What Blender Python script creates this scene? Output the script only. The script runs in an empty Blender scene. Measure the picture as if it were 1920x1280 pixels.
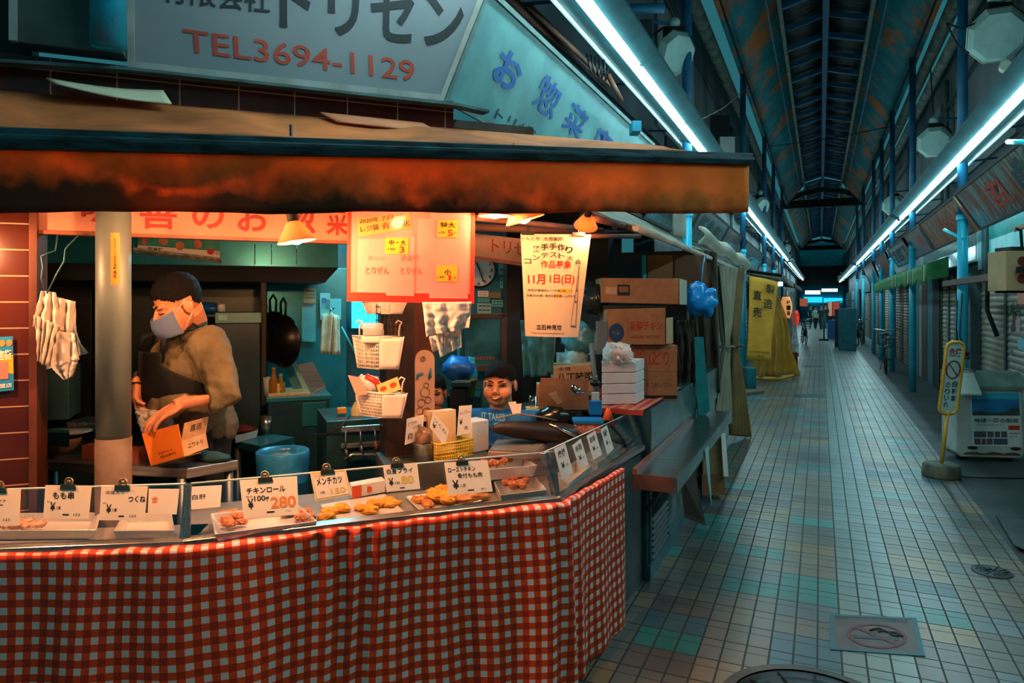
import bpy, bmesh, math, random
from mathutils import Vector, Matrix, noise
R = math.radians
V = Vector
rnd = random.Random(7)
scene = bpy.context.scene
col = scene.collection

# ---------------------------------------------------------------- camera, sky, exposure
FOC, CX, HY, EYE = 1300.0, 960.0, 566.0, 1.6        # focal length and horizon in px of the 1920x1280 frame, eye height
YAW = math.atan(578.0 / 1300.0)
HD = V((-math.sin(YAW), math.cos(YAW), 0)); RT = V((math.cos(YAW), math.sin(YAW), 0)); UP = V((0, 0, 1))
CAM = V((0, 0, EYE))
cd = bpy.data.cameras.new('camera'); cam = bpy.data.objects.new('camera', cd); col.objects.link(cam)
cd.sensor_width = 36; cd.lens = FOC / 1920 * 36; cd.shift_y = -74 / 1920; cd.clip_end = 300; cd.clip_start = .05
cam.location = CAM; cam.rotation_euler = (R(90), 0, YAW)
scene.camera = cam
scene.view_settings.view_transform = 'Standard'
try: scene.view_settings.look = 'None'
except Exception: pass
scene.view_settings.gamma = 1; scene.view_settings.exposure = 0.0
try: scene.view_settings.use_curve_mapping = False
except Exception: pass
w = bpy.data.worlds.new('sky'); scene.world = w; w.use_nodes = True
w.node_tree.nodes['Background'].inputs[0].default_value = (.012, .075, .09, 1)
w.node_tree.nodes['Background'].inputs[1].default_value = 1.7
def area(name, loc, rot, sx, sy, power, colr):
    l = bpy.data.lights.new(name, 'AREA'); l.shape = 'RECTANGLE'; l.size = sx; l.size_y = sy; l.energy = power; l.color = colr
    o = bpy.data.objects.new(name, l); col.objects.link(o); o.location = loc; o.rotation_euler = rot
    return o
def point(name, loc, power, colr, rad=.03):
    l = bpy.data.lights.new(name, 'POINT'); l.energy = power; l.color = colr; l.shadow_soft_size = rad
    o = bpy.data.objects.new(name, l); col.objects.link(o); o.location = loc
    return o
WARM = (1, .42, .17); TEAL = (.22, .86, 1.0); COOL = (.45, .92, 1.0)

# ---------------------------------------------------------------- pixel -> place
def ray(px, py): return HD + RT * ((px - CX) / FOC) + UP * ((HY - py) / FOC)
def at(px, py, d): return CAM + ray(px, py) * d                 # at depth d in front of the camera
def onz(px, py, z):
    r = ray(px, py); return CAM + r * ((z - EYE) / r.z)
def onx(px, py, x):
    r = ray(px, py); return CAM + r * (x / r.x)
def onpl(px, py, p0, n):
    r = ray(px, py); return CAM + r * ((p0 - CAM).dot(n) / r.dot(n))

# ---------------------------------------------------------------- materials
def hexc(h):
    h = h.lstrip('#'); v = [int(h[i:i + 2], 16) / 255 for i in (0, 2, 4)]
    return tuple((c / 12.92 if c <= .04045 else ((c + .055) / 1.055) ** 2.4) for c in v) + (1,)
MATS = {}
def mat(name, c1, c2=None, rough=.5, metal=0, scale=6, bump=0, bscale=80, trans=0, alpha=1, ior=1.45, emit=None, es=0, spec=.5, lo=.35, hi=.65, stretch=None, sub=0):
    if name in MATS: return MATS[name]
    m = bpy.data.materials.new(name); m.use_nodes = True; MATS[name] = m
    nt = m.node_tree; N = nt.nodes; L = nt.links; b = N['Principled BSDF']
    b.inputs['Roughness'].default_value = rough; b.inputs['Metallic'].default_value = metal
    b.inputs['Specular IOR Level'].default_value = spec; b.inputs['IOR'].default_value = ior
    b.inputs['Transmission Weight'].default_value = trans; b.inputs['Alpha'].default_value = alpha
    if sub: b.inputs['Subsurface Weight'].default_value = sub; b.inputs['Subsurface Radius'].default_value = (.02, .008, .004); b.inputs['Subsurface Scale'].default_value = .4
    C1 = hexc(c1); C2 = hexc(c2) if c2 else tuple(x * .82 for x in C1[:3]) + (1,)
    tc = N.new('ShaderNodeTexCoord'); mp = N.new('ShaderNodeMapping'); L.new(tc.outputs['Object'], mp.inputs[0])
    if stretch: mp.inputs['Scale'].default_value = stretch
    nz = N.new('ShaderNodeTexNoise'); nz.inputs['Scale'].default_value = scale; nz.inputs['Detail'].default_value = 5
    L.new(mp.outputs[0], nz.inputs['Vector'])
    rp = N.new('ShaderNodeValToRGB'); rp.color_ramp.elements[0].position = lo; rp.color_ramp.elements[1].position = hi
    rp.color_ramp.elements[0].color = C1; rp.color_ramp.elements[1].color = C2
    L.new(nz.outputs['Fac'], rp.inputs[0]); L.new(rp.outputs[0], b.inputs['Base Color'])
    if bump:
        n2 = N.new('ShaderNodeTexNoise'); n2.inputs['Scale'].default_value = bscale; n2.inputs['Detail'].default_value = 4
        L.new(mp.outputs[0], n2.inputs['Vector'])
        bp = N.new('ShaderNodeBump'); bp.inputs['Strength'].default_value = bump; bp.inputs['Distance'].default_value = .01
        L.new(n2.outputs['Fac'], bp.inputs['Height']); L.new(bp.outputs[0], b.inputs['Normal'])
    if emit:
        b.inputs['Emission Color'].default_value = hexc(emit); b.inputs['Emission Strength'].default_value = es
    return m

# ---------------------------------------------------------------- mesh builder
_tx = {}
def glyphs(s, bold=.0):
    k = (s, bold)
    if k not in _tx:
        c = bpy.data.curves.new('lettering', 'FONT'); c.body = s; c.size = 1; c.offset = bold; c.resolution_u = 3
        o = bpy.data.objects.new('lettering', c); col.objects.link(o)
        me = bpy.data.meshes.new_from_object(o)
        vs = [(v.co.x, v.co.y) for v in me.vertices]; fs = [tuple(p.vertices) for p in me.polygons]
        bpy.data.objects.remove(o); bpy.data.curves.remove(c); bpy.data.meshes.remove(me)
        x0 = min(v[0] for v in vs); x1 = max(v[0] for v in vs); y0 = min(v[1] for v in vs); y1 = max(v[1] for v in vs)
        _tx[k] = ([((x - x0) / max(x1 - x0, 1e-6), (y - y0) / max(y1 - y0, 1e-6)) for x, y in vs], fs)
    return _tx[k]

class MB:
    def __init__(s): s.v = []; s.f = []; s.mi = []; s.sm = []; s.m = 0; s.M = None
    def mat(s, i): s.m = i; return s
    def frame(s, M): s.M = M; return s
    def add(s, vs, fs, smooth=False):
        k = len(s.v)
        for p in vs: s.v.append(s.M @ V(p) if s.M is not None else V(p))
        for f in fs: s.f.append(tuple(k + i for i in f)); s.mi.append(s.m); s.sm.append(smooth)
        return s
    def box(s, c, d, rot=None):
        c = V(c); vs = []
        for x in (-.5, .5):
            for y in (-.5, .5):
                for z in (-.5, .5):
                    q = V((x * d[0], y * d[1], z * d[2])); vs.append(c + (rot @ q if rot is not None else q))
        return s.add(vs, [(0, 1, 3, 2), (4, 6, 7, 5), (0, 4, 5, 1), (2, 3, 7, 6), (0, 2, 6, 4), (1, 5, 7, 3)])
    def bb(s, lo, hi): return s.box([(a + b) / 2 for a, b in zip(lo, hi)], [b - a for a, b in zip(lo, hi)])
    def hexa(s, b, t):                                   # 4 bottom + 4 top points, same winding
        return s.add(list(b) + list(t), [(3, 2, 1, 0), (4, 5, 6, 7)] + [(i, (i + 1) % 4, (i + 1) % 4 + 4, i + 4) for i in range(4)])
    def prism(s, pts, off):                              # closed outline of 3D points pushed along off
        n = len(pts); off = V(off); P = [V(p) for p in pts]
        return s.add(P + [p + off for p in P], [tuple(range(n - 1, -1, -1)), tuple(range(n, 2 * n))] + [(i, (i + 1) % n, (i + 1) % n + n, i + n) for i in range(n)])
    def tube(s, pts, r, seg=8, closed=False, caps=True, flat=1.0):
        P = [V(p) for p in pts]; n = len(P); rr = r if isinstance(r, (list, tuple)) else [r] * n
        T = []
        for i in range(n):
            if closed: t = P[(i + 1) % n] - P[i - 1]
            else: t = P[min(i + 1, n - 1)] - P[max(i - 1, 0)]
            T.append(t.normalized() if t.length > 1e-9 else V((0, 0, 1)))
        a = V((0, 0, 1)) if abs(T[0].z) < .9 else V((1, 0, 0))
        u = (a - T[0] * a.dot(T[0])).normalized(); vs = []
        for i in range(n):
            u = (u - T[i] * u.dot(T[i])).normalized(); w_ = T[i].cross(u)
            for k in range(seg):
                an = 2 * math.pi * k / seg
                vs.append(P[i] + u * (math.cos(an) * rr[i]) + w_ * (math.sin(an) * rr[i] * flat))
        fs = []
        for i in range(n if closed else n - 1):
            j = (i + 1) % n
            for k in range(seg): fs.append((i * seg + k, i * seg + (k + 1) % seg, j * seg + (k + 1) % seg, j * seg + k))
        s.add(vs, fs, True)
        if caps and not closed:
            b = len(s.v) - len(vs)
            s.f.append(tuple(b + k for k in range(seg - 1, -1, -1))); s.mi.append(s.m); s.sm.append(False)
            s.f.append(tuple(b + (n - 1) * seg + k for k in range(seg))); s.mi.append(s.m); s.sm.append(False)
        return s
    def lathe(s, prof, seg=24, c=(0, 0, 0), M=None, smooth=True):   # prof of (radius, height)
        c = V(c); vs = []; fs = []; n = len(prof)
        for r, z in prof:
            for k in range(seg):
                a = 2 * math.pi * k / seg; q = V((r * math.cos(a), r * math.sin(a), z)); vs.append(c + (M @ q if M is not None else q))
        for i in range(n - 1):
            for k in range(seg): fs.append((i * seg + k, i * seg + (k + 1) % seg, (i + 1) * seg + (k + 1) % seg, (i + 1) * seg + k))
        return s.add(vs, fs, smooth)
    def grid(s, fn, nu, nv, smooth=True, wrap=False):
        vs = [fn(i / nu, j / nv) for j in range(nv + 1) for i in range(nu + 1)]; w_ = nu + 1
        return s.add(vs, [(j * w_ + i, j * w_ + i + 1, (j + 1) * w_ + i + 1, (j + 1) * w_ + i) for j in range(nv) for i in range(nu)], smooth)
    def ball(s, c, r, seg=14, rings=9, fn=None, rot=None):
        c = V(c); r = V(r) if not isinstance(r, (int, float)) else V((r, r, r)); vs = []; fs = []
        for j in range(rings + 1):
            th = math.pi * j / rings
            for i in range(seg):
                ph = 2 * math.pi * i / seg; q = V((math.sin(th) * math.cos(ph), math.sin(th) * math.sin(ph), math.cos(th)))
                k = fn(q) if fn else 1; q = V((q.x * r.x, q.y * r.y, q.z * r.z)) * k
                vs.append(c + (rot @ q if rot is not None else q))
        for j in range(rings):
            for i in range(seg): fs.append((j * seg + i, (j + 1) * seg + i, (j + 1) * seg + (i + 1) % seg, j * seg + (i + 1) % seg))
        return s.add(vs, fs, True)
    def text(s, t, o, u, v, bold=.012):                  # fills the parallelogram o, o+u, o+v (v is up)
        g, fs = glyphs(t, bold); o = V(o); u = V(u); v = V(v)
        return s.add([o + u * x + v * y for x, y in g], fs)
    def build(s, name, mats, parent=None, label=None, cat=None, group=None, kind=None, bevel=0, solid=0, subsurf=0, seg=2):
        me = bpy.data.meshes.new(name); Mi = WM[parent.name].inverted() if parent is not None else None
        o = bpy.data.objects.new(name, me); col.objects.link(o)
        if parent is None:
            lo = V([min(v[i] for v in s.v) for i in range(3)]); hi = V([max(v[i] for v in s.v) for i in range(3)])
            base = V(((lo.x + hi.x) / 2, (lo.y + hi.y) / 2, lo.z)); o.location = base; WM[o.name] = Matrix.Translation(base); Mi = WM[o.name].inverted()
        else: o.parent = parent; WM[o.name] = WM[parent.name]
        me.from_pydata([Mi @ v for v in s.v], [], s.f)
        for m in (mats if isinstance(mats, (list, tuple)) else [mats]): me.materials.append(m)
        me.polygons.foreach_set('material_index', s.mi); me.polygons.foreach_set('use_smooth', s.sm); me.update()
        if solid:
            d = o.modifiers.new('s', 'SOLIDIFY'); d.thickness = solid; d.offset = 0
        if bevel:
            d = o.modifiers.new('b', 'BEVEL'); d.width = bevel; d.segments = seg; d.limit_method = 'ANGLE'; d.angle_limit = R(40)
        if subsurf:
            d = o.modifiers.new('u', 'SUBSURF'); d.levels = subsurf; d.render_levels = subsurf
        if parent is None: tag(o, label, cat, group, kind)
        elif label: o['label'] = label
        elif kind: o['kind'] = kind
        return o
WM = {}
def tag(o, label=None, cat=None, group=None, kind=None):
    for k, x in (('label', label), ('category', cat), ('group', group), ('kind', kind)):
        if x: o[k] = x
    return o
def thing(name, label, cat, loc, rotz=0, group=None):
    o = bpy.data.objects.new(name, None); col.objects.link(o); o.location = loc; o.rotation_euler = (0, 0, rotz); o.empty_display_size = .1
    WM[o.name] = Matrix.Translation(V(loc)) @ Matrix.Rotation(rotz, 4, 'Z')
    return tag(o, label, cat, group)
def dup(root, loc, rotz, label=None, group=None):
    r = root.copy(); col.objects.link(r); r.location = loc; r.rotation_euler = (0, 0, rotz)
    if label: r['label'] = label
    if group: r['group'] = group
    for ch in list(root.children):
        c = ch.copy(); col.objects.link(c); c.parent = r
        for g in ch.children:
            d = g.copy(); col.objects.link(d); d.parent = c
    return r
def fr(o, xdir, up=(0, 0, 1)):                            # frame: local x along xdir, z along up, y = z cross x
    x = V(xdir).normalized(); z = V(up); z = (z - x * z.dot(x)).normalized(); y = z.cross(x)
    return Matrix.Translation(V(o)) @ Matrix((x, y, z)).transposed().to_4x4()
class Panel:                                              # a flat board given by its corners as seen from the front
    def __init__(s, tl, tr, br, bl):
        s.c = [V(p) for p in (tl, tr, br, bl)]
        n = (s.c[1] - s.c[3]).cross(s.c[0] - s.c[2]); n = n.normalized()
        s.n = n if n.dot(CAM - s.c[0]) > 0 else -n
    def p(s, u, v, o=0):
        a, b, c, d = s.c
        return a * (1 - u) * (1 - v) + b * u * (1 - v) + c * u * v + d * (1 - u) * v + s.n * o
    def slab(s, mb, t=.003, u0=0, v0=0, u1=1, v1=1, o=0):   # front face at o
        return mb.hexa([s.p(u0, v0, o - t), s.p(u1, v0, o - t), s.p(u1, v1, o - t), s.p(u0, v1, o - t)], [s.p(u0, v0, o), s.p(u1, v0, o), s.p(u1, v1, o), s.p(u0, v1, o)])
    def rect(s, mb, u0, v0, u1, v1, o=.0012):
        return s.slab(mb, .0008, u0, v0, u1, v1, o)
    def text(s, mb, t, u0, v0, u1, v1, o=.002, bold=.012, rot=0):
        g, fs = glyphs(t, bold); return mb.add([s.p(u0 + (u1 - u0) * x, v1 + (v0 - v1) * y, o) for x, y in g], fs)
    def qtext(s, mb, t, a, b, d, o=.002, bold=.012):      # parallelogram: a = bottom left, b = bottom right, d = top left in (u, v)
        g, fs = glyphs(t, bold)
        return mb.add([s.p(a[0] + (b[0] - a[0]) * x + (d[0] - a[0]) * y, a[1] + (b[1] - a[1]) * x + (d[1] - a[1]) * y, o) for x, y in g], fs)
    def frame(s, mb, w, t, o=0):                          # raised border of width w metres
        W = (s.c[1] - s.c[0]).length; Hh = (s.c[3] - s.c[0]).length; a = w / W; b = w / Hh
        for q in ((0, 0, 1, b), (0, 1 - b, 1, 1), (0, b, a, 1 - b), (1 - a, b, 1, 1 - b)): s.slab(mb, t, *q[:2], *q[2:], o)
        return mb
# ---------------------------------------------------------------- materials used all over
STEEL = mat('stainless_steel', '#a9adac', '#7d8584', rough=.28, metal=.9, scale=3, stretch=(1, 1, 14))
STEELD = mat('dull_steel', '#6f7878', '#565f60', rough=.42, metal=.8, scale=5)
CHROME = mat('chrome', '#c9cccb', rough=.15, metal=1)
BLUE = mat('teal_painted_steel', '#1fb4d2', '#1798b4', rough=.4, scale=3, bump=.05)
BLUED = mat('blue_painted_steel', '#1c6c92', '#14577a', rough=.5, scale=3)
BLACK = mat('black_plastic', '#101314', rough=.45)
DARK = mat('dark_matte', '#1a2020', '#0f1313', rough=.75, scale=4)  # plain dark matte colour shared by many parts
CONC = mat('grey_concrete', '#58605f', '#3f4747', rough=.85, scale=5, bump=.2)
WHITEP = mat('white_plastic', '#d8d6d0', rough=.4)
PAPER = mat('white_paper', '#e9e2d6', '#e0d8ca', rough=.8)
INK = mat('black_ink', '#141416', rough=.7)
REDINK = mat('red_ink', '#c3341f', rough=.7)
CARD = mat('brown_cardboard', '#a8714a', '#9a6540', rough=.85, scale=20)
CARDL = mat('light_cardboard', '#c49b70', '#b58a60', rough=.85, scale=20)
WOODD = mat('dark_stained_wood', '#3a2418', '#22150f', rough=.55, scale=4, stretch=(8, 8, .8), bump=.15)
GLASS = mat('clear_glass', '#eef6f5', '#eef6f5', rough=.02, trans=1, ior=1.02, spec=.5)
FILM = None
def film(name, c, a, rough=.2):
    m = mat(name, c, rough=rough); b = m.node_tree.nodes['Principled BSDF']; b.inputs['Alpha'].default_value = a; return m

# ---------------------------------------------------------------- floor
def floor_material():
    m = bpy.data.materials.new('arcade_floor_tiles'); m.use_nodes = True; nt = m.node_tree; N = nt.nodes; L = nt.links; b = N['Principled BSDF']
    def mth(op, a, bb=None, c=None):
        n = N.new('ShaderNodeMath'); n.operation = op
        for i, x in enumerate((a, bb, c)):
            if x is None: continue
            if isinstance(x, (int, float)): n.inputs[i].default_value = x
            else: L.new(x, n.inputs[i])
        return n.outputs[0]
    g = N.new('ShaderNodeNewGeometry'); sp = N.new('ShaderNodeSeparateXYZ'); L.new(g.outputs['Position'], sp.inputs[0])
    x = mth('MULTIPLY', mth('SUBTRACT', sp.outputs['X'], .088), 10); y = mth('MULTIPLY', sp.outputs['Y'], 5)
    ci = mth('FLOOR', x); gi = mth('FLOOR', mth('MULTIPLY', x, 1 / 3.0)); ri = mth('FLOOR', y)
    cv = N.new('ShaderNodeCombineXYZ'); L.new(gi, cv.inputs[0]); L.new(ri, cv.inputs[1])
    wn = N.new('ShaderNodeTexWhiteNoise'); wn.noise_dimensions = '2D'; L.new(cv.outputs[0], wn.inputs['Vector'])
    rp = N.new('ShaderNodeValToRGB'); rp.color_ramp.interpolation = 'CONSTANT'; e = rp.color_ramp.elements
    cs = [(0, '#66655d'), (.2, '#5c615d'), (.36, '#746b5a'), (.48, '#585450'), (.6, '#5a686d'), (.68, '#6c6a62'), (.78, '#80704f'), (.85, '#2f726c'), (.92, '#36807a'), (.96, '#3d5a66')]
    e[0].position, e[0].color = 0, hexc(cs[0][1]); e[1].position, e[1].color = cs[1][0], hexc(cs[1][1])
    for p, h in cs[2:]: k = e.new(p); k.color = hexc(h)
    L.new(wn.outputs['Value'], rp.inputs[0])
    strip = mth('COMPARE', gi, 0.0, .2)
    m1 = N.new('ShaderNodeMix'); m1.data_type = 'RGBA'; L.new(strip, m1.inputs[0]); L.new(rp.outputs[0], m1.inputs[6]); m1.inputs[7].default_value = hexc('#6f8583')
    # tile to tile variation and dirt
    c2 = N.new('ShaderNodeCombineXYZ'); L.new(ci, c2.inputs[0]); L.new(ri, c2.inputs[1])
    w2 = N.new('ShaderNodeTexWhiteNoise'); w2.noise_dimensions = '2D'; L.new(c2.outputs[0], w2.inputs['Vector'])
    nz = N.new('ShaderNodeTexNoise'); nz.inputs['Scale'].default_value = 1.1; nz.inputs['Detail'].default_value = 6; L.new(g.outputs['Position'], nz.inputs['Vector'])
    val = mth('MULTIPLY', mth('ADD', mth('MULTIPLY', w2.outputs['Value'], .22), .86), mth('ADD', mth('MULTIPLY', nz.outputs['Fac'], .7), .6))
    hs = N.new('ShaderNodeHueSaturation'); L.new(m1.outputs[2], hs.inputs['Color']); L.new(val, hs.inputs['Value'])
    fx = mth('FRACT', x); fy = mth('FRACT', y)
    jx = mth('GREATER_THAN', mth('ABSOLUTE', mth('SUBTRACT', fx, .5)), .455)
    jy = mth('GREATER_THAN', mth('ABSOLUTE', mth('SUBTRACT', fy, .5)), .476)
    j2 = mth('LESS_THAN', mth('ABSOLUTE', mth('SUBTRACT', fy, .64)), .014)
    jt = mth('MAXIMUM', jx, mth('MAXIMUM', jy, j2))
    m2 = N.new('ShaderNodeMix'); m2.data_type = 'RGBA'; L.new(jt, m2.inputs[0]); L.new(hs.outputs[0], m2.inputs[6]); m2.inputs[7].default_value = hexc('#1f2320')
    L.new(m2.outputs[2], b.inputs['Base Color'])
    rr = mth('ADD', mth('MULTIPLY', nz.outputs['Fac'], .25), mth('ADD', mth('MULTIPLY', jt, .3), .24)); L.new(rr, b.inputs['Roughness'])
    bp = N.new('ShaderNodeBump'); bp.inputs['Strength'].default_value = .5; bp.inputs['Distance'].default_value = .006
    L.new(mth('SUBTRACT', mth('MULTIPLY', nz.outputs['Fac'], .2), jt), bp.inputs['Height']); L.new(bp.outputs[0], b.inputs['Normal'])
    return m
FLOOR = floor_material()
MB().bb((-6.5, -2, -.08), (1.13, 90, 0)).build('floor', FLOOR, kind='structure')
ASPH = mat('worn_asphalt', '#3d494c', '#2b3436', rough=.6, scale=2.5, bump=.35, bscale=160)
MB().bb((1.13, -2, -.09), (4.5, 90, -.006)).build('pavement', ASPH, kind='structure')

# ---------------------------------------------------------------- upper walls and shop fronts of the arcade
WALLG = mat('stained_grey_wall', '#4c5a5e', '#2c3a3f', rough=.85, scale=1.2, bump=.15, stretch=(1, 1, .4))
MB().bb((2.05, -1, 0), (2.3, 76, 6.1)).build('wall_right', WALLG, kind='structure')
MB().bb((-2.05, 8.2, 0), (-1.8, 76, 6.1)).build('wall_left', WALLG, kind='structure')
MB().bb((-2.05, 2.75, 3.15), (-1.8, 8.2, 6.1)).build('wall_left_upper', WALLG, kind='structure')

# roof: two rusty corrugated slopes and a raised dark ridge of glass sheets
def rust_material():
    m = mat('rusted_teal_sheet', '#1f95a0', '#177a86', rough=.6, scale=2)
    nt = m.node_tree; N = nt.nodes; L = nt.links; b = N['Principled BSDF']; base = b.inputs['Base Color'].links[0].from_socket
    g = N.new('ShaderNodeNewGeometry'); mp = N.new('ShaderNodeMapping'); mp.inputs['Scale'].default_value = (.9, .55, .6); L.new(g.outputs['Position'], mp.inputs[0])
    n = N.new('ShaderNodeTexNoise'); n.inputs['Scale'].default_value = 1.1; n.inputs['Detail'].default_value = 9; n.inputs['Roughness'].default_value = .7; L.new(mp.outputs[0], n.inputs[0])
    r = N.new('ShaderNodeValToRGB'); r.color_ramp.elements[0].position = .5; r.color_ramp.elements[1].position = .58; L.new(n.outputs['Fac'], r.inputs[0])
    mx = N.new('ShaderNodeMix'); mx.data_type = 'RGBA'; L.new(r.outputs[0], mx.inputs[0]); L.new(base, mx.inputs[6]); mx.inputs[7].default_value = hexc('#d8742e')
    L.new(mx.outputs[2], b.inputs['Base Color']); return m
RUST = rust_material()
def slope(name, x0, z0, x1, z1, y0, y1, m):
    n = int((y1 - y0) / .035)
    mb = MB(); sgn = 1
    mb.grid(lambda u, v: V((x0 + (x1 - x0) * u, y0 + (y1 - y0) * v, z0 + (z1 - z0) * u + .012 * math.sin(v * n * math.pi / 2))), 1, n)
    return mb.build(name, m, kind='structure', solid=.008)
slope('ceiling_left', -1.42, 5.98, -.66, 6.9, 2, 34, RUST)
slope('ceiling_right', 1.62, 5.98, .85, 6.9, 2, 34, RUST)
slope('ceiling_left_far', -1.42, 5.98, -.66, 6.9, 35, 64, RUST)
slope('ceiling_right_far', 1.62, 5.98, .85, 6.9, 35, 64, RUST)
SKYL = mat('dark_roof_glass', '#16201f', '#0a1011', rough=.5, scale=3)  # glass sheets in a dark, slightly mottled colour
def ridge(name, y0, y1):
    mb = MB(); n = int((y1 - y0) / .05)
    for a, bz, c, dz in ((-.66, 7.0, .095, 7.22), (.095, 7.22, .85, 7.0)):
        mb.grid(lambda u, v: V((a + (c - a) * u, y0 + (y1 - y0) * v, bz + (dz - bz) * u + .01 * math.sin(v * n * math.pi / 2))), 1, n)
    return mb.build(name, SKYL, kind='structure', solid=.006)
ridge('ceiling_ridge', 2, 34); ridge('ceiling_ridge_far', 35, 64)
def beam(pts, r, m, name='roof_beam', flat=1, seg=6): return MB().tube(pts, r, seg, flat=flat).build(name, m, kind='structure')
EDGEP = mat('pale_gutter_paint', '#8f9a8f', '#5f6a64', rough=.6, scale=5)
for x, xo in ((-.66, -.02), (.85, .02)):
    MB().bb((x - .035, 2, 6.82), (x + .035, 64, 6.93)).build('roof_beam', EDGEP, kind='structure')
    MB().bb((x + xo * 9 - .02, 2, 6.66), (x + xo * 9 + .02, 64, 6.72)).build('roof_beam', BLUED, kind='structure')
MB().bb((.04, 2, 6.95), (.15, 64, 7.1)).build('roof_beam', BLUED, kind='structure')
yy = 4.2; k = 0
while yy < 63:
    t = .055 if k % 2 == 0 else .02
    mb = MB()
    for a, bz, c, dz in ((-.66, 6.86, .095, 7.06), (.095, 7.06, .85, 6.86)): mb.hexa([(a, yy - t, bz), (c, yy - t, dz), (c, yy + t, dz), (a, yy + t, bz)], [(a, yy - t, bz + .1), (c, yy - t, dz + .1), (c, yy + t, dz + .1), (a, yy + t, bz + .1)])
    mb.build('roof_beam', BLUED, kind='structure'); yy += 1.15; k += 1
for yb in (34.4, 62.5):                                    # dark truss across the arcade
    mb = MB().bb((-1.7, yb - .12, 5.9), (1.9, yb + .12, 6.25))
    mb.tube([(-1.6, yb, 6.2), (-.8, yb, 6.55), (.1, yb, 6.7), (1, yb, 6.55), (1.8, yb, 6.2)], .12, 6)
    mb.build('roof_beam', DARK, kind='structure')
GREYB = mat('grey_cladding', '#6b7375', '#565e60', rough=.7, scale=2, stretch=(1, 1, .3))
for i, (y0, y1, z0, z1) in enumerate(((4.2, 6.4, 4.0, 5.6), (8.2, 10.8, 3.7, 5.3), (13.5, 16, 3.6, 5.2), (19, 22, 3.6, 5.2), (25, 29, 3.6, 5.2))):
    MB().bb((-1.8, y0, z0), (-1.76, y1, z1)).build('wall_left_panel', GREYB, kind='structure')
    MB().bb((2.0, y0 + 1.2, z0 - .2), (2.05, y1 + 2.4, z1)).build('wall_right_panel', GREYB, kind='structure')
# gutters and pipes along the eaves
for x, z, r, nm in ((1.75, 5.86, .1, 'fat beige pipe running under the right eave'), (1.89, 5.63, .085, 'lower beige pipe along the right upper wall'), (-1.62, 5.78, .1, 'fat beige pipe running under the left eave')):
    MB().tube([(x, 3, z), (x, 62, z)], r, 10).build('eave_pipe', EDGEP, label=nm, cat='pipe')
for x, z, y0, y1, nm in ((1.94, 4.9, 4, 40, 'thin dark conduit along the right upper wall'), (-1.7, 5.3, 5, 40, 'thin dark conduit along the left upper wall'), (-1.3, 5.9, 3, 34, 'black cable strung under the left roof slope'), (1.5, 5.9, 3, 34, 'black cable strung under the right roof slope')):
    MB().tube([(x, y0 + (y1 - y0) * i / 8, z + .04 * math.sin(i * 2)) for i in range(9)], .018, 5).build('conduit', DARK, label=nm, cat='cable')
# far end of the arcade
FARW = mat('far_teal_wall', '#4fa4ac', '#3f8c96', rough=.7)
MB().bb((-6, 76, 0), (6, 76.3, 7.6)).build('wall_back', FARW, kind='structure')
end = MB().bb((-1.8, 63.2, 2.95), (2.05, 63.5, 4.6)).build('gate_sign', DARK, label='dark gate board hung across the far end of the arcade', cat='sign')
for x0, x1, z0, z1, h, e, nm in ((-1.15, .0, 2.25, 2.55, '#d9fbff', 3.0, 'white lit sign under the far gate board, yellow lower edge'), (.1, 1.3, 2.45, 2.7, '#bff4ff', 2.6, 'white lit sign at the far gate, the higher one')):
    r_ = thing('lit_sign', nm, 'sign', (x0, 62.9, z0)); MB().bb((x0, 62.8, z0), (x1, 62.9, z1)).build('face', mat('lit_face_' + h[1:], h, emit=h, es=e), r_); MB().bb((x0 - .03, 62.9, z0 - .03), (x1 + .03, 63.05, z1 + .03)).bb((x0 + .1, 62.95, z1 + .02), (x0 + .15, 63.25, 3.0)).build('casing', DARK, r_)
MB().bb((-1.5, 75.6, 1.55), (.2, 75.7, 2.1)).bb((.3, 75.6, 1.55), (2.0, 75.7, 2.0)).build('window_1', mat('far_blue_window', '#22b4d8', emit='#20b8e8', es=1.6), kind='structure')

# ---------------------------------------------------------------- columns
def column(x, px, label, zt=6.0, r=.055):
    p = onx(px, HY, x); t = thing('street_column', label, 'pole', (x, p.y, 0), 0, 'teal columns carrying the arcade roof')
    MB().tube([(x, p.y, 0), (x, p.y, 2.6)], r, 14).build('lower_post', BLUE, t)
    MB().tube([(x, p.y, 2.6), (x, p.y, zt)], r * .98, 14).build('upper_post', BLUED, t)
    MB().lathe([(r * 1.25, 0), (r * 1.25, .05), (r, .06)], 14, (x, p.y, 2.56)).build('joint_collar', BLUE, t)
    return p
ordR = ['right column behind the white cabinet, ringed by black cable', 'right column standing under the striped end of the green awning', 'right column just beyond the green awning, third from the camera', 'right column behind the parked bicycle handlebars', 'right column left of the bicycle, fifth from the camera', 'right column far off beside the second bicycle', 'right column farthest off, beyond the second bicycle']
for px, lb in zip((1805, 1711, 1673, 1653, 1638, 1619, 1607), ordR): column(1.52, px, lb)
ordL = ['left column behind the nearest octagonal lamp above the fluorescent tubes', 'left column beside the yellow banner and tied curtain', 'left column behind the second octagonal lamp, above the banner', 'left column next beyond, before the dark roof truss', 'left column farthest off before the dark roof truss']
for px, lb in zip((1288, 1393, 1433, 1450, 1466), ordL): column(-1.37, px, lb)
loop = MB()
for i in range(3): loop.tube([(1.52 + .066 * math.cos(a * .5236), onx(1805, HY, 1.52).y + .066 * math.sin(a * .5236), .95 + .03 * i + .008 * math.sin(a)) for a in range(12)], .008, 5, closed=True)
yA = onx(1805, HY, 1.52).y
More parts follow.
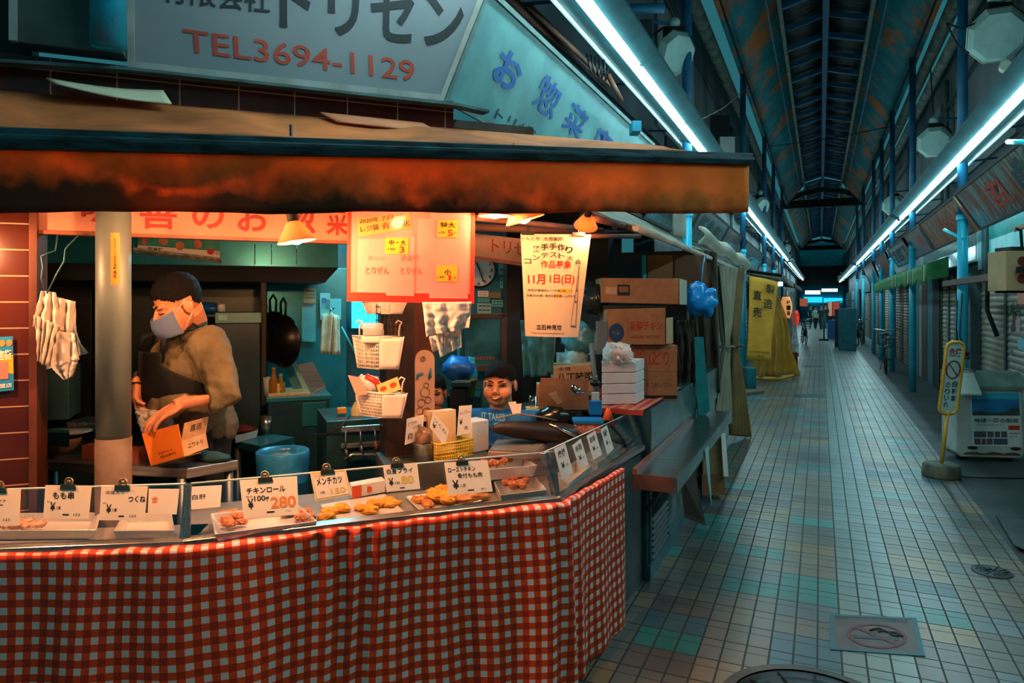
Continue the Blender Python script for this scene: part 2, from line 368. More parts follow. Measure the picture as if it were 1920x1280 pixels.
loop.tube([(1.46, yA - .03, 1.62), (1.45, yA - .05, 1.3), (1.47, yA - .06, 1.0)], .007, 5); loop.tube([(1.5, yA - .07, 1.7), (1.48, yA - .07, 1.2), (1.55, yA - .07, .98)], .007, 5)
loop.build('cable_loop', BLACK, label='black cable coiled round the nearest right column', cat='cable')

# ---------------------------------------------------------------- fluorescent tube runs
TUBE = mat('lit_fluorescent_tube', '#ffffff', emit='#bff0f7', es=48)
TROUGH = mat('tube_reflector', '#235a60', '#1a464c', rough=.5)
LIP = mat('reflector_lip', '#d8f0f0', rough=.3)
ORD = 'nearest second third fourth fifth sixth seventh eighth ninth tenth eleventh twelfth thirteenth fourteenth fifteenth sixteenth seventeenth eighteenth nineteenth twentieth'.split(); ORD += ['twenty ' + o for o in ('first second third fourth fifth sixth seventh eighth ninth'.split())] + ['thirtieth', 'thirty first', 'thirty second']
def tube_run(x, z, ys, L, side):
    for i, y in enumerate(ys):
        t = thing('fluorescent_fitting', ('left' if x < 0 else 'right') + ' run of fluorescent tubes, ' + ORD[i] + ' fitting from the camera', 'light', (x, y, z), 0, 'fluorescent fittings along the ' + ('left' if x < 0 else 'right') + ' side')
        MB().tube([(x, y + .03, z), (x, y + L - .03, z)], .032, 10).build('tube', TUBE, t)
        mb = MB(); a = .16
        for sx in (-1, 1): q = .35 if sx == side else .6; a_ = a * (1.3 if sx == side else 1); mb.hexa([(x + sx * .036, y, z + .036 * q), (x + sx * .036, y + L, z + .036 * q), (x + sx * a_, y + L, z + a_ * q), (x + sx * a_, y, z + a_ * q)], [(x + sx * .004, y, z + .045), (x + sx * .004, y + L, z + .045), (x + sx * a_, y + L, z + a_ * q + .02), (x + sx * a_, y, z + a_ * q + .02)])
        mb.build('reflector', TROUGH, t)
        MB().bb((x + side * a * 1.3 - .002, y, z + .045), (x + side * a * 1.3 + .012, y + L, z + .1)).build('reflector_lip', LIP, t)
        MB().tube([(x, y + L / 2, z + .04), (x, y + L / 2, z + .16), (-1.79 if x < 0 else 2.04, y + L / 2, z + .22)], .012, 6).build('wall_bracket', BLUED, t)
        for e in (y + .02, y + L - .02): MB().box((x, e, z + .02), (.05, .025, .06)).build('lamp_holder', STEELD, t)
LT = 1.85
tube_run(-1.25, 3.34, [1.42 + i * LT for i in range(16)] + [33 + i * LT for i in range(14)], LT, -1)
tube_run(1.4, 3.18, [2.02 + i * LT for i in range(7)] + [15.4 + i * LT for i in range(9)] + [34 + i * LT for i in range(14)], LT, 1)
# ---------------------------------------------------------------- the corner stall: chamfer frame
A_CH = math.atan(.394)
CHX = RT * math.cos(A_CH) + HD * math.sin(A_CH); CHN = -RT * math.sin(A_CH) + HD * math.cos(A_CH)     # along the stall front, and inwards
P0 = at(75, 437, 2.7)
def ch(px, py, off=0.0): return onpl(px, py, P0 - CHN * off, CHN)        # on the front plane moved off metres towards the street
def chz(px, z, off=0.0):
    p = ch(px, HY, off); return V((p.x, p.y, z))
def ptext(mb, s, p0, n, bl, br, tl, bold=.012, o=.004):
    q = P_ = V(p0) + n * (o if n.dot(CAM - V(p0)) > 0 else -o)
    a, b, d = (onpl(x[0], x[1], q, n) for x in (bl, br, tl)); return mb.text(s, a, b - a, d - a, bold)
def fabric(name, c1, c2, tr=.35, rough=.8, scale=4, dirt=None, sheen=0):
    m = mat(name, c1, c2, rough=rough, scale=scale, bump=.1, bscale=300); nt = m.node_tree; N = nt.nodes; L = nt.links; b = N['Principled BSDF']
    src = b.inputs['Base Color'].links[0].from_socket
    if dirt:                                                # mould spreading up from the lower hem
        tc = N.new('ShaderNodeTexCoord'); sp = N.new('ShaderNodeSeparateXYZ'); L.new(tc.outputs['Object'], sp.inputs[0])
        nz = N.new('ShaderNodeTexNoise'); nz.inputs['Scale'].default_value = 16; nz.inputs['Detail'].default_value = 8; L.new(tc.outputs['Object'], nz.inputs[0])
        n2 = N.new('ShaderNodeTexNoise'); n2.inputs['Scale'].default_value = 2.2; n2.inputs['Detail'].default_value = 4; L.new(tc.outputs['Object'], n2.inputs[0])
        a = N.new('ShaderNodeMath'); a.operation = 'MULTIPLY_ADD'; L.new(nz.outputs['Fac'], a.inputs[0]); a.inputs[1].default_value = -.12; L.new(sp.outputs['Z'], a.inputs[2])
        a2 = N.new('ShaderNodeMath'); a2.operation = 'MULTIPLY_ADD'; L.new(n2.outputs['Fac'], a2.inputs[0]); a2.inputs[1].default_value = -.12; L.new(a.outputs[0], a2.inputs[2])
        r = N.new('ShaderNodeMapRange'); r.inputs['From Min'].default_value = dirt[0]; r.inputs['From Max'].default_value = dirt[1]; r.inputs['To Min'].default_value = .92; r.inputs['To Max'].default_value = 0; L.new(a2.outputs[0], r.inputs['Value'])
        mx = N.new('ShaderNodeMix'); mx.data_type = 'RGBA'; L.new(r.outputs[0], mx.inputs[0]); L.new(src, mx.inputs[6]); mx.inputs[7].default_value = hexc('#1a1d14'); src = mx.outputs[2]; L.new(src, b.inputs['Base Color'])
    t = N.new('ShaderNodeBsdfTranslucent'); L.new(src, t.inputs[0]); ms = N.new('ShaderNodeMixShader'); ms.inputs[0].default_value = tr
    out = [n for n in N if n.type == 'OUTPUT_MATERIAL'][0]; L.new(b.outputs[0], ms.inputs[1]); L.new(t.outputs[0], ms.inputs[2]); L.new(ms.outputs[0], out.inputs[0]); return m

# brown glazed tile walls of the stall
def tile_material(name, tw, th, c1, c2, grout, ax=(0, 2)):
    m = mat(name, c1, c2, rough=.22, scale=3); nt = m.node_tree; N = nt.nodes; L = nt.links; b = N['Principled BSDF']; base = b.inputs['Base Color'].links[0].from_socket
    tc = N.new('ShaderNodeTexCoord'); mp = N.new('ShaderNodeMapping'); mp.inputs['Rotation'].default_value = (R(90), 0, 0) if ax else (0, 0, 0)
    g = N.new('ShaderNodeNewGeometry'); sp = N.new('ShaderNodeSeparateXYZ'); L.new(g.outputs['Position'], sp.inputs[0])
    dt = N.new('ShaderNodeVectorMath'); dt.operation = 'DOT_PRODUCT'; dt.inputs[1].default_value = CHX; L.new(g.outputs['Position'], dt.inputs[0])
    mask = None
    for sock, per, w_ in ((dt.outputs['Value'], tw, .005), (sp.outputs['Z'], th, .005)):
        d = N.new('ShaderNodeMath'); d.operation = 'PINGPONG'; L.new(sock, d.inputs[0]); d.inputs[1].default_value = per / 2
        l = N.new('ShaderNodeMath'); l.operation = 'LESS_THAN'; L.new(d.outputs[0], l.inputs[0]); l.inputs[1].default_value = w_ / 2
        if mask is None: mask = l.outputs[0]
        else:
            x = N.new('ShaderNodeMath'); x.operation = 'MAXIMUM'; L.new(mask, x.inputs[0]); L.new(l.outputs[0], x.inputs[1]); mask = x.outputs[0]
    mx = N.new('ShaderNodeMix'); mx.data_type = 'RGBA'; L.new(mask, mx.inputs[0]); L.new(base, mx.inputs[6]); mx.inputs[7].default_value = hexc(grout); L.new(mx.outputs[2], b.inputs['Base Color'])
    bp = N.new('ShaderNodeBump'); bp.invert = True; bp.inputs['Strength'].default_value = .6; bp.inputs['Distance'].default_value = .004; L.new(mask, bp.inputs['Height']); L.new(bp.outputs[0], b.inputs['Normal'])
    return m
BTILE = tile_material('brown_glazed_tile', .227, .1, '#4c2116', '#38160e', '#b08c74')
def wallslab(name, px0, px1, z0, z1, off, t, m):
    a, b = chz(px0, z0, off), chz(px1, z0, off); a2, b2 = a + CHN * t, b + CHN * t; u = UP * (z1 - z0)
    return MB().hexa([a, b, b2, a2], [a + u, b + u, b2 + u, a2 + u]).build(name, m, kind='structure')
wallslab('wall_tiled_pier', -260, 54, 0, 2.4, .02, .14, BTILE)
wallslab('wall_tiled_lintel', -260, 850, 2.36, 2.55, .02, .12, BTILE)
a, b = chz(54, 0, .03), chz(69, 0, .03)
MB().hexa([a, b, b + CHN * .16, a + CHN * .16], [a + UP * 2.4, b + UP * 2.4, b + CHN * .16 + UP * 2.4, a + CHN * .16 + UP * 2.4]).build('trim_1', mat('brown_aluminium_trim', '#6a3a26', '#4a2618', rough=.4), kind='structure')

# ---------------------------------------------------------------- orange awning over the stall front
pa = at(0, 237, 2.0)
def aw(px, py, o=0): return onpl(px, py, pa - CHN * o, CHN)
ORANGE = fabric('orange_awning_fabric', '#ffa038', '#ee8224', tr=.42, scale=3, dirt=(-.085, .055))
ORTOP = fabric('faded_orange_canopy', '#f59050', '#a85a2c', tr=.3, scale=2.2)
RAIL = mat('weathered_green_rail', '#2c5358', '#16292a', rough=.6, scale=9, lo=.4, hi=.62, stretch=(1, 1, 6))
rl, rr_ = aw(0, 237), aw(1412, 287); du = (rr_ - rl)
aws = thing('awning', 'long orange fabric awning with mouldy hem across the corner stall', 'awning', aw(700, 400))
vt0, vt1, vb0, vb1 = aw(0, 279, -.02), aw(1404, 309, -.02), aw(0, 398, -.02), aw(1404, 399, -.02)
e0 = -.22
def val(u, v):
    u = e0 + (1 - e0) * u; t = vt0.lerp(vt1, u); b_ = vb0.lerp(vb1, u)
    p = t.lerp(b_, v); w_ = .012 * v * math.sin(u * 37) + .008 * v * math.sin(u * 83 + 1)
    return p - CHN * w_ - UP * (.004 * v * math.sin(u * 21 + 2))
MB().grid(val, 120, 8).build('valance', ORANGE, aws, solid=.003)
r0, r1, r2, r3 = aw(0, 237), aw(1412, 287), aw(1412, 309), aw(0, 281)
ex = (r1 - r0) * e0
mb = MB(); mb.hexa([r3 + ex, r2, r2 + CHN * .05, r3 + ex + CHN * .05], [r0 + ex, r1, r1 + CHN * .05, r0 + ex + CHN * .05])
mb.hexa([r3 + ex - CHN * .012 + UP * .03, r2 - CHN * .012 + UP * .02, r2, r3 + ex], [r3 + ex - CHN * .012 + UP * .045, r2 - CHN * .012 + UP * .032, r2 + UP * .032, r3 + ex + UP * .045])
mb.build('front_rail', RAIL, aws, bevel=.004)
k0, k1 = ch(-100, 163, .06), ch(1245, 274, .06)
k0 = k0 - CHX * .2
def can(u, v):
    f = (r0 + ex).lerp(r1, u) + CHN * .01; k = k0.lerp(k1, u); p = f.lerp(k, v)
    return p + UP * (.018 * math.sin(v * math.pi) * (math.sin(u * 23) + .6 * math.sin(u * 51 + v * 3)) - .02 * math.sin(v * math.pi))
MB().grid(can, 90, 10).build('canopy', ORTOP, aws, solid=.003)
for u in (.02, .35, .68, .985):
    f = (r0 + ex).lerp(r1, u) + CHN * .03 - UP * .035; k = k0.lerp(k1, u) - UP * .16
    MB().tube([f, k], .014, 8).build('support_arm', mat('rusty_brown_steel', '#5a3320', '#3d2114', rough=.7), aws)
# sheets of board lying on the awning
BOARDW = mat('pale_board', '#d9cfae', '#cdc29e', rough=.7); BOARDO = mat('orange_board', '#d9825a', '#c97048', rough=.7)
def loose(q, curve, m, label):                           # back left, back right, front right, front left
    a, b, c, d = ch(*q[0], .09), ch(*q[1], .09), ch(*q[2], .2), ch(*q[3], .2)
    MB().grid(lambda u, v: a.lerp(b, u).lerp(d.lerp(c, u), v) - UP * (curve * math.sin(u * math.pi)), 16, 4).build('loose_board', m, label=label, cat='board', solid=.006)
loose([(86, 146), (306, 170), (322, 195), (104, 156)], .012, BOARDW, 'white curved board lying on the left of the awning top')
loose([(600, 211), (792, 231), (826, 250), (632, 228)], .0, BOARDO, 'orange board lying on the awning top under the telephone sign')

# ---------------------------------------------------------------- signs above the awning
FACEG = mat('grey_white_sign_face', '#83878a', '#727a7e', rough=.5, scale=1.5)
FACET = mat('pale_teal_sign_face', '#55a6a4', '#3a8488', rough=.4, scale=3)
FRAME = mat('grey_sign_frame', '#b4b2aa', '#94928a', rough=.5, metal=.3)
BLUEINK = mat('blue_ink', '#0f56a8', '#1566ac', rough=.6); SIGNRED = mat('faded_red_lettering', '#b8452e', '#a83a26', rough=.6); SIGNBLK = mat('black_lettering', '#232628', rough=.6)
B_ = ch(830, 190, .02); BLs = ch(240, 128, .02); T_ = B_ + V((.19, .1, .55)); TLs = BLs + UP * .55 - CHN * .065
tel = thing('shop_sign', 'large grey sign with red telephone number above the awning', 'sign', ch(540, 160, 0))
pan = Panel(TLs, T_, B_, BLs)
mb = MB(); pan.slab(mb, .015).build('face', FACEG, tel)
mb = MB(); pan.frame(mb, .028, .03, .012).build('frame', FRAME, tel)
n = pan.n
def sg(s, m, bl, br, tl, bold):
    mb = MB(); ptext(mb, s, BLs, n, bl, br, tl, bold); mb.build('lettering', m, tel)
sg('TEL3694-1129', SIGNRED, (346, 97), (778, 153), (343, 53), .006)
sg('有限会社', SIGNBLK, (300, 4), (506, 26), (300, -46), .014)
sg('トリゼン', SIGNBLK, (524, 52), (868, 96), (524, -72), .022)
blu = thing('shop_sign', 'pale teal side sign with large blue characters along the lane', 'sign', (B_.x, B_.y + .6, B_.z))
eT = onx(1226, 273, T_.x); eT.z = T_.z; eB = V((B_.x, eT.y, B_.z))
pb = Panel(T_, eT, eB, B_)
mb = MB(); pb.slab(mb, .015).build('face', FACET, blu); mb = MB(); pb.frame(mb, .025, .03, .012).build('frame', mat('teal_sign_frame', '#6f8f8a', '#4d6e6c', rough=.5), blu)
nb = pb.n
def bg(s, m, bl, u, v, bold):
    mb = MB(); ptext(mb, s, B_, nb, bl, (bl[0] + u[0], bl[1] + u[1]), (bl[0] + v[0], bl[1] + v[1]), bold); mb.build('lettering', m, blu)
bg('お', BLUEINK, (920, 146), (42, 34), (27, -62), .03); bg('惣', BLUEINK, (996, 196), (38, 32), (27, -62), .012); bg('菜', BLUEINK, (1051, 238), (34, 28), (24, -52), .018)
bg('店', BLUEINK, (1104, 276), (30, 25), (20, -46), .03)
bg('トリゼン', SIGNBLK, (926, 222), (84, 44), (8, -20), .008)
# ledge under the big sign, box cabinet and teal duct at the left
mb = MB(); a, b, c, d = ch(-120, 118, .02), ch(240, 139, .02), ch(850, 204, .02), ch(905, 216, .02)
for p, q in ((a, b), (b, c), (c, d)): mb.hexa([p - CHN * .1 - UP * .012, q - CHN * .1 - UP * .012, q, p - UP * 0], [p - CHN * .1, q - CHN * .1, q + UP * .02, p + UP * .02])
mb.build('sign_ledge', mat('weathered_ledge', '#4f6a6c', '#2c3a3b', rough=.6, scale=7), label='weathered metal ledge under the telephone sign', cat='ledge')
wallslab('wall_sign_back', -260, 60, 2.5, 3.4, .0, .1, mat('dark_green_wall', '#27302c', '#1b2320', rough=.8))
cb = thing('metal_cabinet', 'dark grey metal cabinet left of the telephone sign', 'cabinet', chz(95, 2.57, .05))
a, b = chz(24, 2.57, .1), chz(232, 2.57, .1)
MB().hexa([a, b, b + CHN * .1, a + CHN * .1], [a + UP * .8, b + UP * .8, b + CHN * .1 + UP * .8, a + CHN * .1 + UP * .8]).build('body', mat('grey_green_cabinet', '#4b5450', '#39413e', rough=.55), cb, bevel=.006)
a, b = chz(16, 2.57, .115), chz(31, 2.57, .115)
MB().hexa([a, b, b + CHN * .03, a + CHN * .03], [a + UP * .8, b + UP * .8, b + CHN * .03 + UP * .8, a + CHN * .03 + UP * .8]).build('edge_strip', FRAME, cb)
dt = thing('duct_pipe', 'glossy teal duct pipe standing beside the telephone sign', 'pipe', chz(203, 2.56, .16))
p = chz(203, 2.57, .17)
MB().lathe([(.0, 0), (.062, 0), (.062, .2), (.066, .21), (.062, .22), (.062, .8)], 20, p).build('pipe', mat('glossy_teal_paint', '#1490a6', '#0f7488', rough=.2, scale=10, bump=.3, bscale=40), dt)
MB().lathe([(.062, .205), (.072, .205), (.072, .225), (.062, .225)], 20, p).build('strap', DARK, dt)
for i, (x, zz) in enumerate(((-.02, .24), (.03, .235))): MB().tube([p + V((x, 0, zz)) - CHN * .07, p + V((x - .02, 0, zz + .06)) - CHN * .075, p + V((x + .01, 0, zz + .1)) - CHN * .07], .005, 5).build('tie_wire', CHROME, dt)

# ---------------------------------------------------------------- fascia board with red characters, pillar, lamps
SALMON = mat('cream_fascia_board', '#c4866c', '#b6785e', rough=.6)
fs = thing('fascia_sign', 'cream fascia board with dark red characters behind the awning hem', 'sign', ch(365, 445))
pf = Panel(ch(72, 340), ch(652, 372), ch(652, 452), ch(72, 433)); mb = MB(); pf.slab(mb, .04).build('board', SALMON, fs)
a, b = ch(72, 438, .012), ch(652, 457, .012)
MB().hexa([a, b, b + CHN * .05, a + CHN * .05], [a + UP * .014, b + UP * .014, b + CHN * .05 + UP * .014, a + CHN * .05 + UP * .014]).build('lower_trim', mat('brown_fascia_trim', '#8f5338', '#77432c', rough=.5), fs)
for s, x0, x1, yb, yt in (('味', 152, 205, 416, 360), ('善', 262, 332, 428, 362), ('の', 360, 420, 428, 374), ('お', 445, 505, 433, 376), ('惣', 528, 592, 438, 378), ('菜', 612, 652, 440, 382)):
    mb = MB(); ptext(mb, s, P0, CHN, (x0, yb), (x1, yb + (x1 - x0) * .031), (x0, yt), .02); mb.build('lettering', mat('dark_red_lettering', '#9c2c1e', '#8c2418', rough=.6), fs)
pl = thing('steel_pillar', 'grey steel pillar with an orange sticker behind the display case', 'pillar', chz(213, 0, .14))
p = chz(213, 0, .14)
PILL = mat('grey_galvanised_pipe', '#6f7d78', '#5c6965', rough=.45, metal=.2, scale=4, bump=.08); PILL2 = mat('worn_grey_pipe', '#7a6a5a', '#4a3428', rough=.7, scale=5)
MB().tube([p + UP * 1.08, p + UP * 2.24], .061, 24).build('upper_pipe', PILL, pl); MB().tube([p, p + UP * 1.08], .0635, 24).build('lower_sleeve', PILL2, pl)
def wrap(mb, c, r, a0, a1, z0, z1, n=8): return mb.grid(lambda u, v: V((c.x + r * math.cos(a0 + (a1 - a0) * u), c.y + r * math.sin(a0 + (a1 - a0) * u), z0 + (z1 - z0) * v)), n, 1)
ac = math.atan2((CAM - p).y, (CAM - p).x) + .12
zs = lambda y, d: EYE + (HY - y) * d / FOC
dp = (p - CAM).dot(HD) - .06
ob = wrap(MB(), p, .0625, ac - .28, ac + .22, zs(533, dp), zs(436, dp)).build('orange_sticker', mat('orange_sticker', '#f08a1c', '#e67f14', rough=.5), pl)
def ctext(mb, s, c, r, a0, a1, z0, z1, bold=.012):
    g, f_ = glyphs(s, bold); return mb.add([V((c.x + r * math.cos(a0 + (a1 - a0) * x), c.y + r * math.sin(a0 + (a1 - a0) * x), z0 + (z1 - z0) * y)) for x, y in g], f_)
for i, chh in enumerate('防犯カメラ設置'):
    ctext(MB(), chh, p, .0635, ac - .1, ac + .02, zs(452 + i * 6.4, dp), zs(446.5 + i * 6.4, dp), .02).build('sticker_lettering', REDINK, ob)
for i, chh in enumerate('警戒地区'):
    ctext(MB(), chh, p, .0635, ac - .13, ac + .05, zs(498 + i * 7.6, dp), zs(491.5 + i * 7.6, dp), .03).build('sticker_lettering', INK, ob)

SHADE = fabric('frosted_lamp_shade', '#f0a070', '#e89262', tr=.5); BULB = mat('lit_bulb', '#ffffff', emit='#ffd2a0', es=45)
def heat_lamp(px, py, d, r, label, power, tilt=(0, 0), cord=.2):
    c = at(px, py, d); t = thing('heat_lamp', label, 'lamp', c, 0, 'lamps under the awning')
    M_ = Matrix.Rotation(tilt[0], 3, 'X') @ Matrix.Rotation(tilt[1], 3, 'Y')
    MB().lathe([(r, 0), (r * .97, .004), (r * .42, r * .95), (r * .36, r * 1.05), (r * .3, r * 1.05)], 28, c, M_).build('shade', SHADE, t, solid=.003)
    MB().ball(c + M_ @ V((0, 0, .3 * r)), (r * .42, r * .42, r * .45), 16, 10).build('bulb', BULB, t)
    MB().lathe([(0, r * 1.0), (r * .3, r * 1.0), (r * .32, r * 1.5), (r * .2, r * 1.6), (0, r * 1.6)], 16, c, M_).build('socket', DARK, t)
    top = c + M_ @ V((0, 0, r * 1.6)); MB().tube([top, top + UP * .05 + CHN * .01, top + UP * cord + CHN * .03], .006, 6).build('cord', BLACK, t)
    point('lamp_light', c - UP * .015, power, WARM, r * .35)
heat_lamp(557, 453, 2.5, .068, 'cone shaded lamp lit in front of the fascia board', 46, (R(6), R(-8)), cord=.32)
heat_lamp(928, 405, 2.85, .07, 'lit lamp right of the red poster, mostly behind the awning hem', 20)
heat_lamp(985, 413, 2.95, .085, 'lit lamp with flat shade above the white festival poster', 9, (R(10), R(-14)))
heat_lamp(1098, 424, 3.25, .055, 'brightest bare lamp, rightmost under the awning', 20, (R(35), R(20)))
# unseen lamps past the left edge and behind the hem, lighting cards and poster
heat_lamp(-160, 440, 2.3, .068, 'cone shaded lamp beyond the left end of the display case', 50)
heat_lamp(330, 372, 2.28, .068, 'cone shaded lamp behind the awning hem above the skewer cards', 44, cord=.09)
heat_lamp(760, 380, 2.56, .068, 'cone shaded lamp behind the awning hem before the red poster', 5, cord=.11)
# inside of the stall
wallslab('wall_stall_back', -60, 1010, 0, 2.5, -2.15, .1, mat('dull_kitchen_steel', '#3f6468', '#25464a', rough=.35, metal=.4, scale=2.5))
wallslab('ceiling_stall', -260, 1000, 2.46, 2.5, -.1, 2.2, mat('dark_stall_ceiling', '#3d3a34', '#2a2824', rough=.9))  # ceiling in a dark, slightly mottled colour
a, b = chz(-40, 0, -.12), chz(-40, 0, -2.1)
MB().hexa([a, a + CHX * -.1, b + CHX * -.1, b], [a + UP * 2.46, a + CHX * -.1 + UP * 2.46, b + CHX * -.1 + UP * 2.46, b + UP * 2.46]).build('wall_stall_left', mat('dark_kitchen_panel', '#2d3534', '#1e2625', rough=.4, metal=.3), kind='structure')
kl = thing('fluorescent_fitting', 'fluorescent lamp on the kitchen ceiling behind the red poster', 'light', chz(700, 2.4, -1.5))
a, b = chz(640, 2.4, -1.5), chz(760, 2.4, -1.5)
MB().tube([a, b], .02, 8).build('tube', mat('lit_kitchen_tube', '#ffffff', emit='#7fe9ff', es=60), kl); MB().tube([a + UP * .04, b + UP * .04], .03, 6).build('casing', WHITEP, kl)
area('kitchen_light', chz(560, 2.38, -1.3), (0, 0, YAW), 1.2, .3, 40, TEAL)
area('kitchen_light', chz(850, 2.38, -1.2), (0, 0, YAW), .8, .3, 34, TEAL)
# ---------------------------------------------------------------- display counter
def glass_material(name, tint=(1, 1, 1, 1), fac=.07, rough=.02):
    m = bpy.data.materials.new(name); m.use_nodes = True; N = m.node_tree.nodes; L = m.node_tree.links; N.remove(N['Principled BSDF'])
    t = N.new('ShaderNodeBsdfTransparent'); t.inputs[0].default_value = tint; g = N.new('ShaderNodeBsdfGlossy'); g.inputs['Roughness'].default_value = rough
    lw = N.new('ShaderNodeLayerWeight'); lw.inputs['Blend'].default_value = .25; ml = N.new('ShaderNodeMath'); ml.operation = 'MULTIPLY_ADD'; L.new(lw.outputs['Facing'], ml.inputs[0]); ml.inputs[1].default_value = .35; ml.inputs[2].default_value = fac
    x = N.new('ShaderNodeMixShader'); L.new(ml.outputs[0], x.inputs[0]); L.new(t.outputs[0], x.inputs[1]); L.new(g.outputs[0], x.inputs[2])
    out = [n for n in N if n.type == 'OUTPUT_MATERIAL'][0]; L.new(x.outputs[0], out.inputs[0]); return m
PANE = glass_material('display_glass')
CT = .765
C0, C1, C2, C3 = onz(-300, 1058, CT), onz(343, 1031, CT), onz(1055, 946, CT), onz(1168, 881, CT)
C4 = onz(1212, 843, CT); C5 = onx(1372, 775, C4.x); C5.z = CT
def inw(a, b):
    d = (b - a).normalized(); return V((-d.y, d.x, 0))
N1, N2, N3 = inw(C0, C1), inw(C1, C2), inw(C2, C4)
cn = thing('counter', 'stainless steel counter carrying the glass display cases', 'counter', V((C2.x - .6, C2.y, 0)))
def seg_body(mb, a, b, n, dep, z0, z1): return mb.hexa([V((p.x, p.y, z0)) for p in (a + n * .03, b + n * .03, b + n * dep, a + n * dep)], [V((p.x, p.y, z1)) for p in (a + n * .03, b + n * .03, b + n * dep, a + n * dep)])
mb = MB(); seg_body(mb, C0, C1, N1, .26, .0, CT - .012); seg_body(mb, C1, C2, N2, .42, 0, CT - .012); seg_body(mb, C2, C4, N3, .22, 0, CT - .012)
mb.build('body', STEELD, cn)
mb = MB(); seg_body(mb, C0, C1, N1, .28, CT - .012, CT); seg_body(mb, C1, C2, N2, .55, CT - .012, CT); seg_body(mb, C2, C4, N3, .32, CT - .012, CT)
mb.build('worktop', mat('bright_worktop', '#b4b2ac', '#98968f', rough=.3, metal=.45, scale=4), cn)
# gingham cloth hung round the counter
def gingham(name, per, red='#ee4a10', dark='#b42c08', white='#e2ded6'):
    m = bpy.data.materials.new(name); m.use_nodes = True; N = m.node_tree.nodes; L = m.node_tree.links; b = N['Principled BSDF']; b.inputs['Roughness'].default_value = .55
    uv = N.new('ShaderNodeUVMap'); sp = N.new('ShaderNodeSeparateXYZ'); L.new(uv.outputs[0], sp.inputs[0]); s = []
    for ax in 'XY':
        a = N.new('ShaderNodeMath'); a.operation = 'MULTIPLY'; L.new(sp.outputs[ax], a.inputs[0]); a.inputs[1].default_value = 1 / per
        f = N.new('ShaderNodeMath'); f.operation = 'FRACT'; L.new(a.outputs[0], f.inputs[0])
        l = N.new('ShaderNodeMath'); l.operation = 'LESS_THAN'; L.new(f.outputs[0], l.inputs[0]); l.inputs[1].default_value = .52; s.append(l.outputs[0])
    ad = N.new('ShaderNodeMath'); ad.operation = 'ADD'; L.new(s[0], ad.inputs[0]); L.new(s[1], ad.inputs[1])
    h = N.new('ShaderNodeMath'); h.operation = 'MULTIPLY'; L.new(ad.outputs[0], h.inputs[0]); h.inputs[1].default_value = .5
    r = N.new('ShaderNodeValToRGB'); r.color_ramp.interpolation = 'CONSTANT'; e = r.color_ramp.elements; e[0].position = 0; e[0].color = hexc(white); e[1].position = .3; e[1].color = hexc(red); k = e.new(.8); k.color = hexc(dark)
    L.new(h.outputs[0], r.inputs[0]); L.new(r.outputs[0], b.inputs['Base Color'])
    nz = N.new('ShaderNodeTexNoise'); nz.inputs['Scale'].default_value = 500; bp = N.new('ShaderNodeBump'); bp.inputs['Strength'].default_value = .1; bp.inputs['Distance'].default_value = .002; L.new(nz.outputs['Fac'], bp.inputs['Height']); L.new(bp.outputs[0], b.inputs['Normal'])
    return m
GING = gingham('red_gingham', .049)
def uvgrid(name, fn, uvf, nu, nv, m, **kw):
    o = MB().grid(fn, nu, nv).build(name, m, **kw); ul = o.data.uv_layers.new(name='UVMap'); w_ = nu + 1
    for l in o.data.loops:
        j, i = divmod(l.vertex_index, w_); ul.data[l.index].uv = uvf(i / nu, j / nv)
    return o
path = [C0, C1, C2, C3]; lens = [0]
for a, b in zip(path, path[1:]): lens.append(lens[-1] + (b - a).length)
def along(s):
    for i in range(3):
        if s <= lens[i + 1] or i == 2:
            t = (s - lens[i]) / (lens[i + 1] - lens[i]); p = path[i].lerp(path[i + 1], t); n = (N1, N2, N3)[i]
            for j, nn in ((1, (N1, N2)), (2, (N2, N3))):      # round the corners
                d = s - lens[j]
                if abs(d) < .06: k = (d / .06 + 1) / 2; n = nn[0].lerp(nn[1], k).normalized()
            return p, n
LT_ = lens[3]
def fold(s, h):                                             # h = 0 at the hem, 1 at the floor
    f = .008 * math.sin(s * 11 + .7) + .006 * math.sin(s * 27 + 1.3 * math.sin(s * 3)) + .009 * math.sin(s * 5.1 + 2)
    k = math.exp(-((s - lens[1] - .55) / .12) ** 2) * .016 * math.sin((s - lens[1] - .55) * 70 + h * 3) * (1.15 - h)
    k2 = math.exp(-((s - lens[2] - .02) / .1) ** 2) * .02 * math.sin((s - lens[2]) * 60) * (.4 + h * .6)
    return (f * (.25 + 1.5 * h) + k + k2 + .02 * h)
def clothf(u, v):
    s = LT_ * u; p, n = along(s)
    if v < .12: t = v / .12; z = CT + .012 + .0025 * math.sin(s * 31 + 2 * math.sin(s * 7)); return V((p.x, p.y, z - .004 * t)) + n * (.008 * (1 - t) - .010 * t)
    h = (v - .12) / .88; z = CT + .004 - (CT - .012) * h
    sag = .012 * math.sin(s * 4.2 + 1) * h
    return V((p.x, p.y, max(z + sag * .3, .006))) - n * (.012 + max(fold(s, h), -.008))
uvgrid('gingham_cloth', clothf, lambda u, v: (LT_ * u + .01 * math.sin(v * 4 + u * 20), .76 * (v - .12) / .88 + .01 * math.sin(u * 14)), 420, 60, GING, label='red and white gingham cloth hung round the front of the counter', cat='tablecloth')

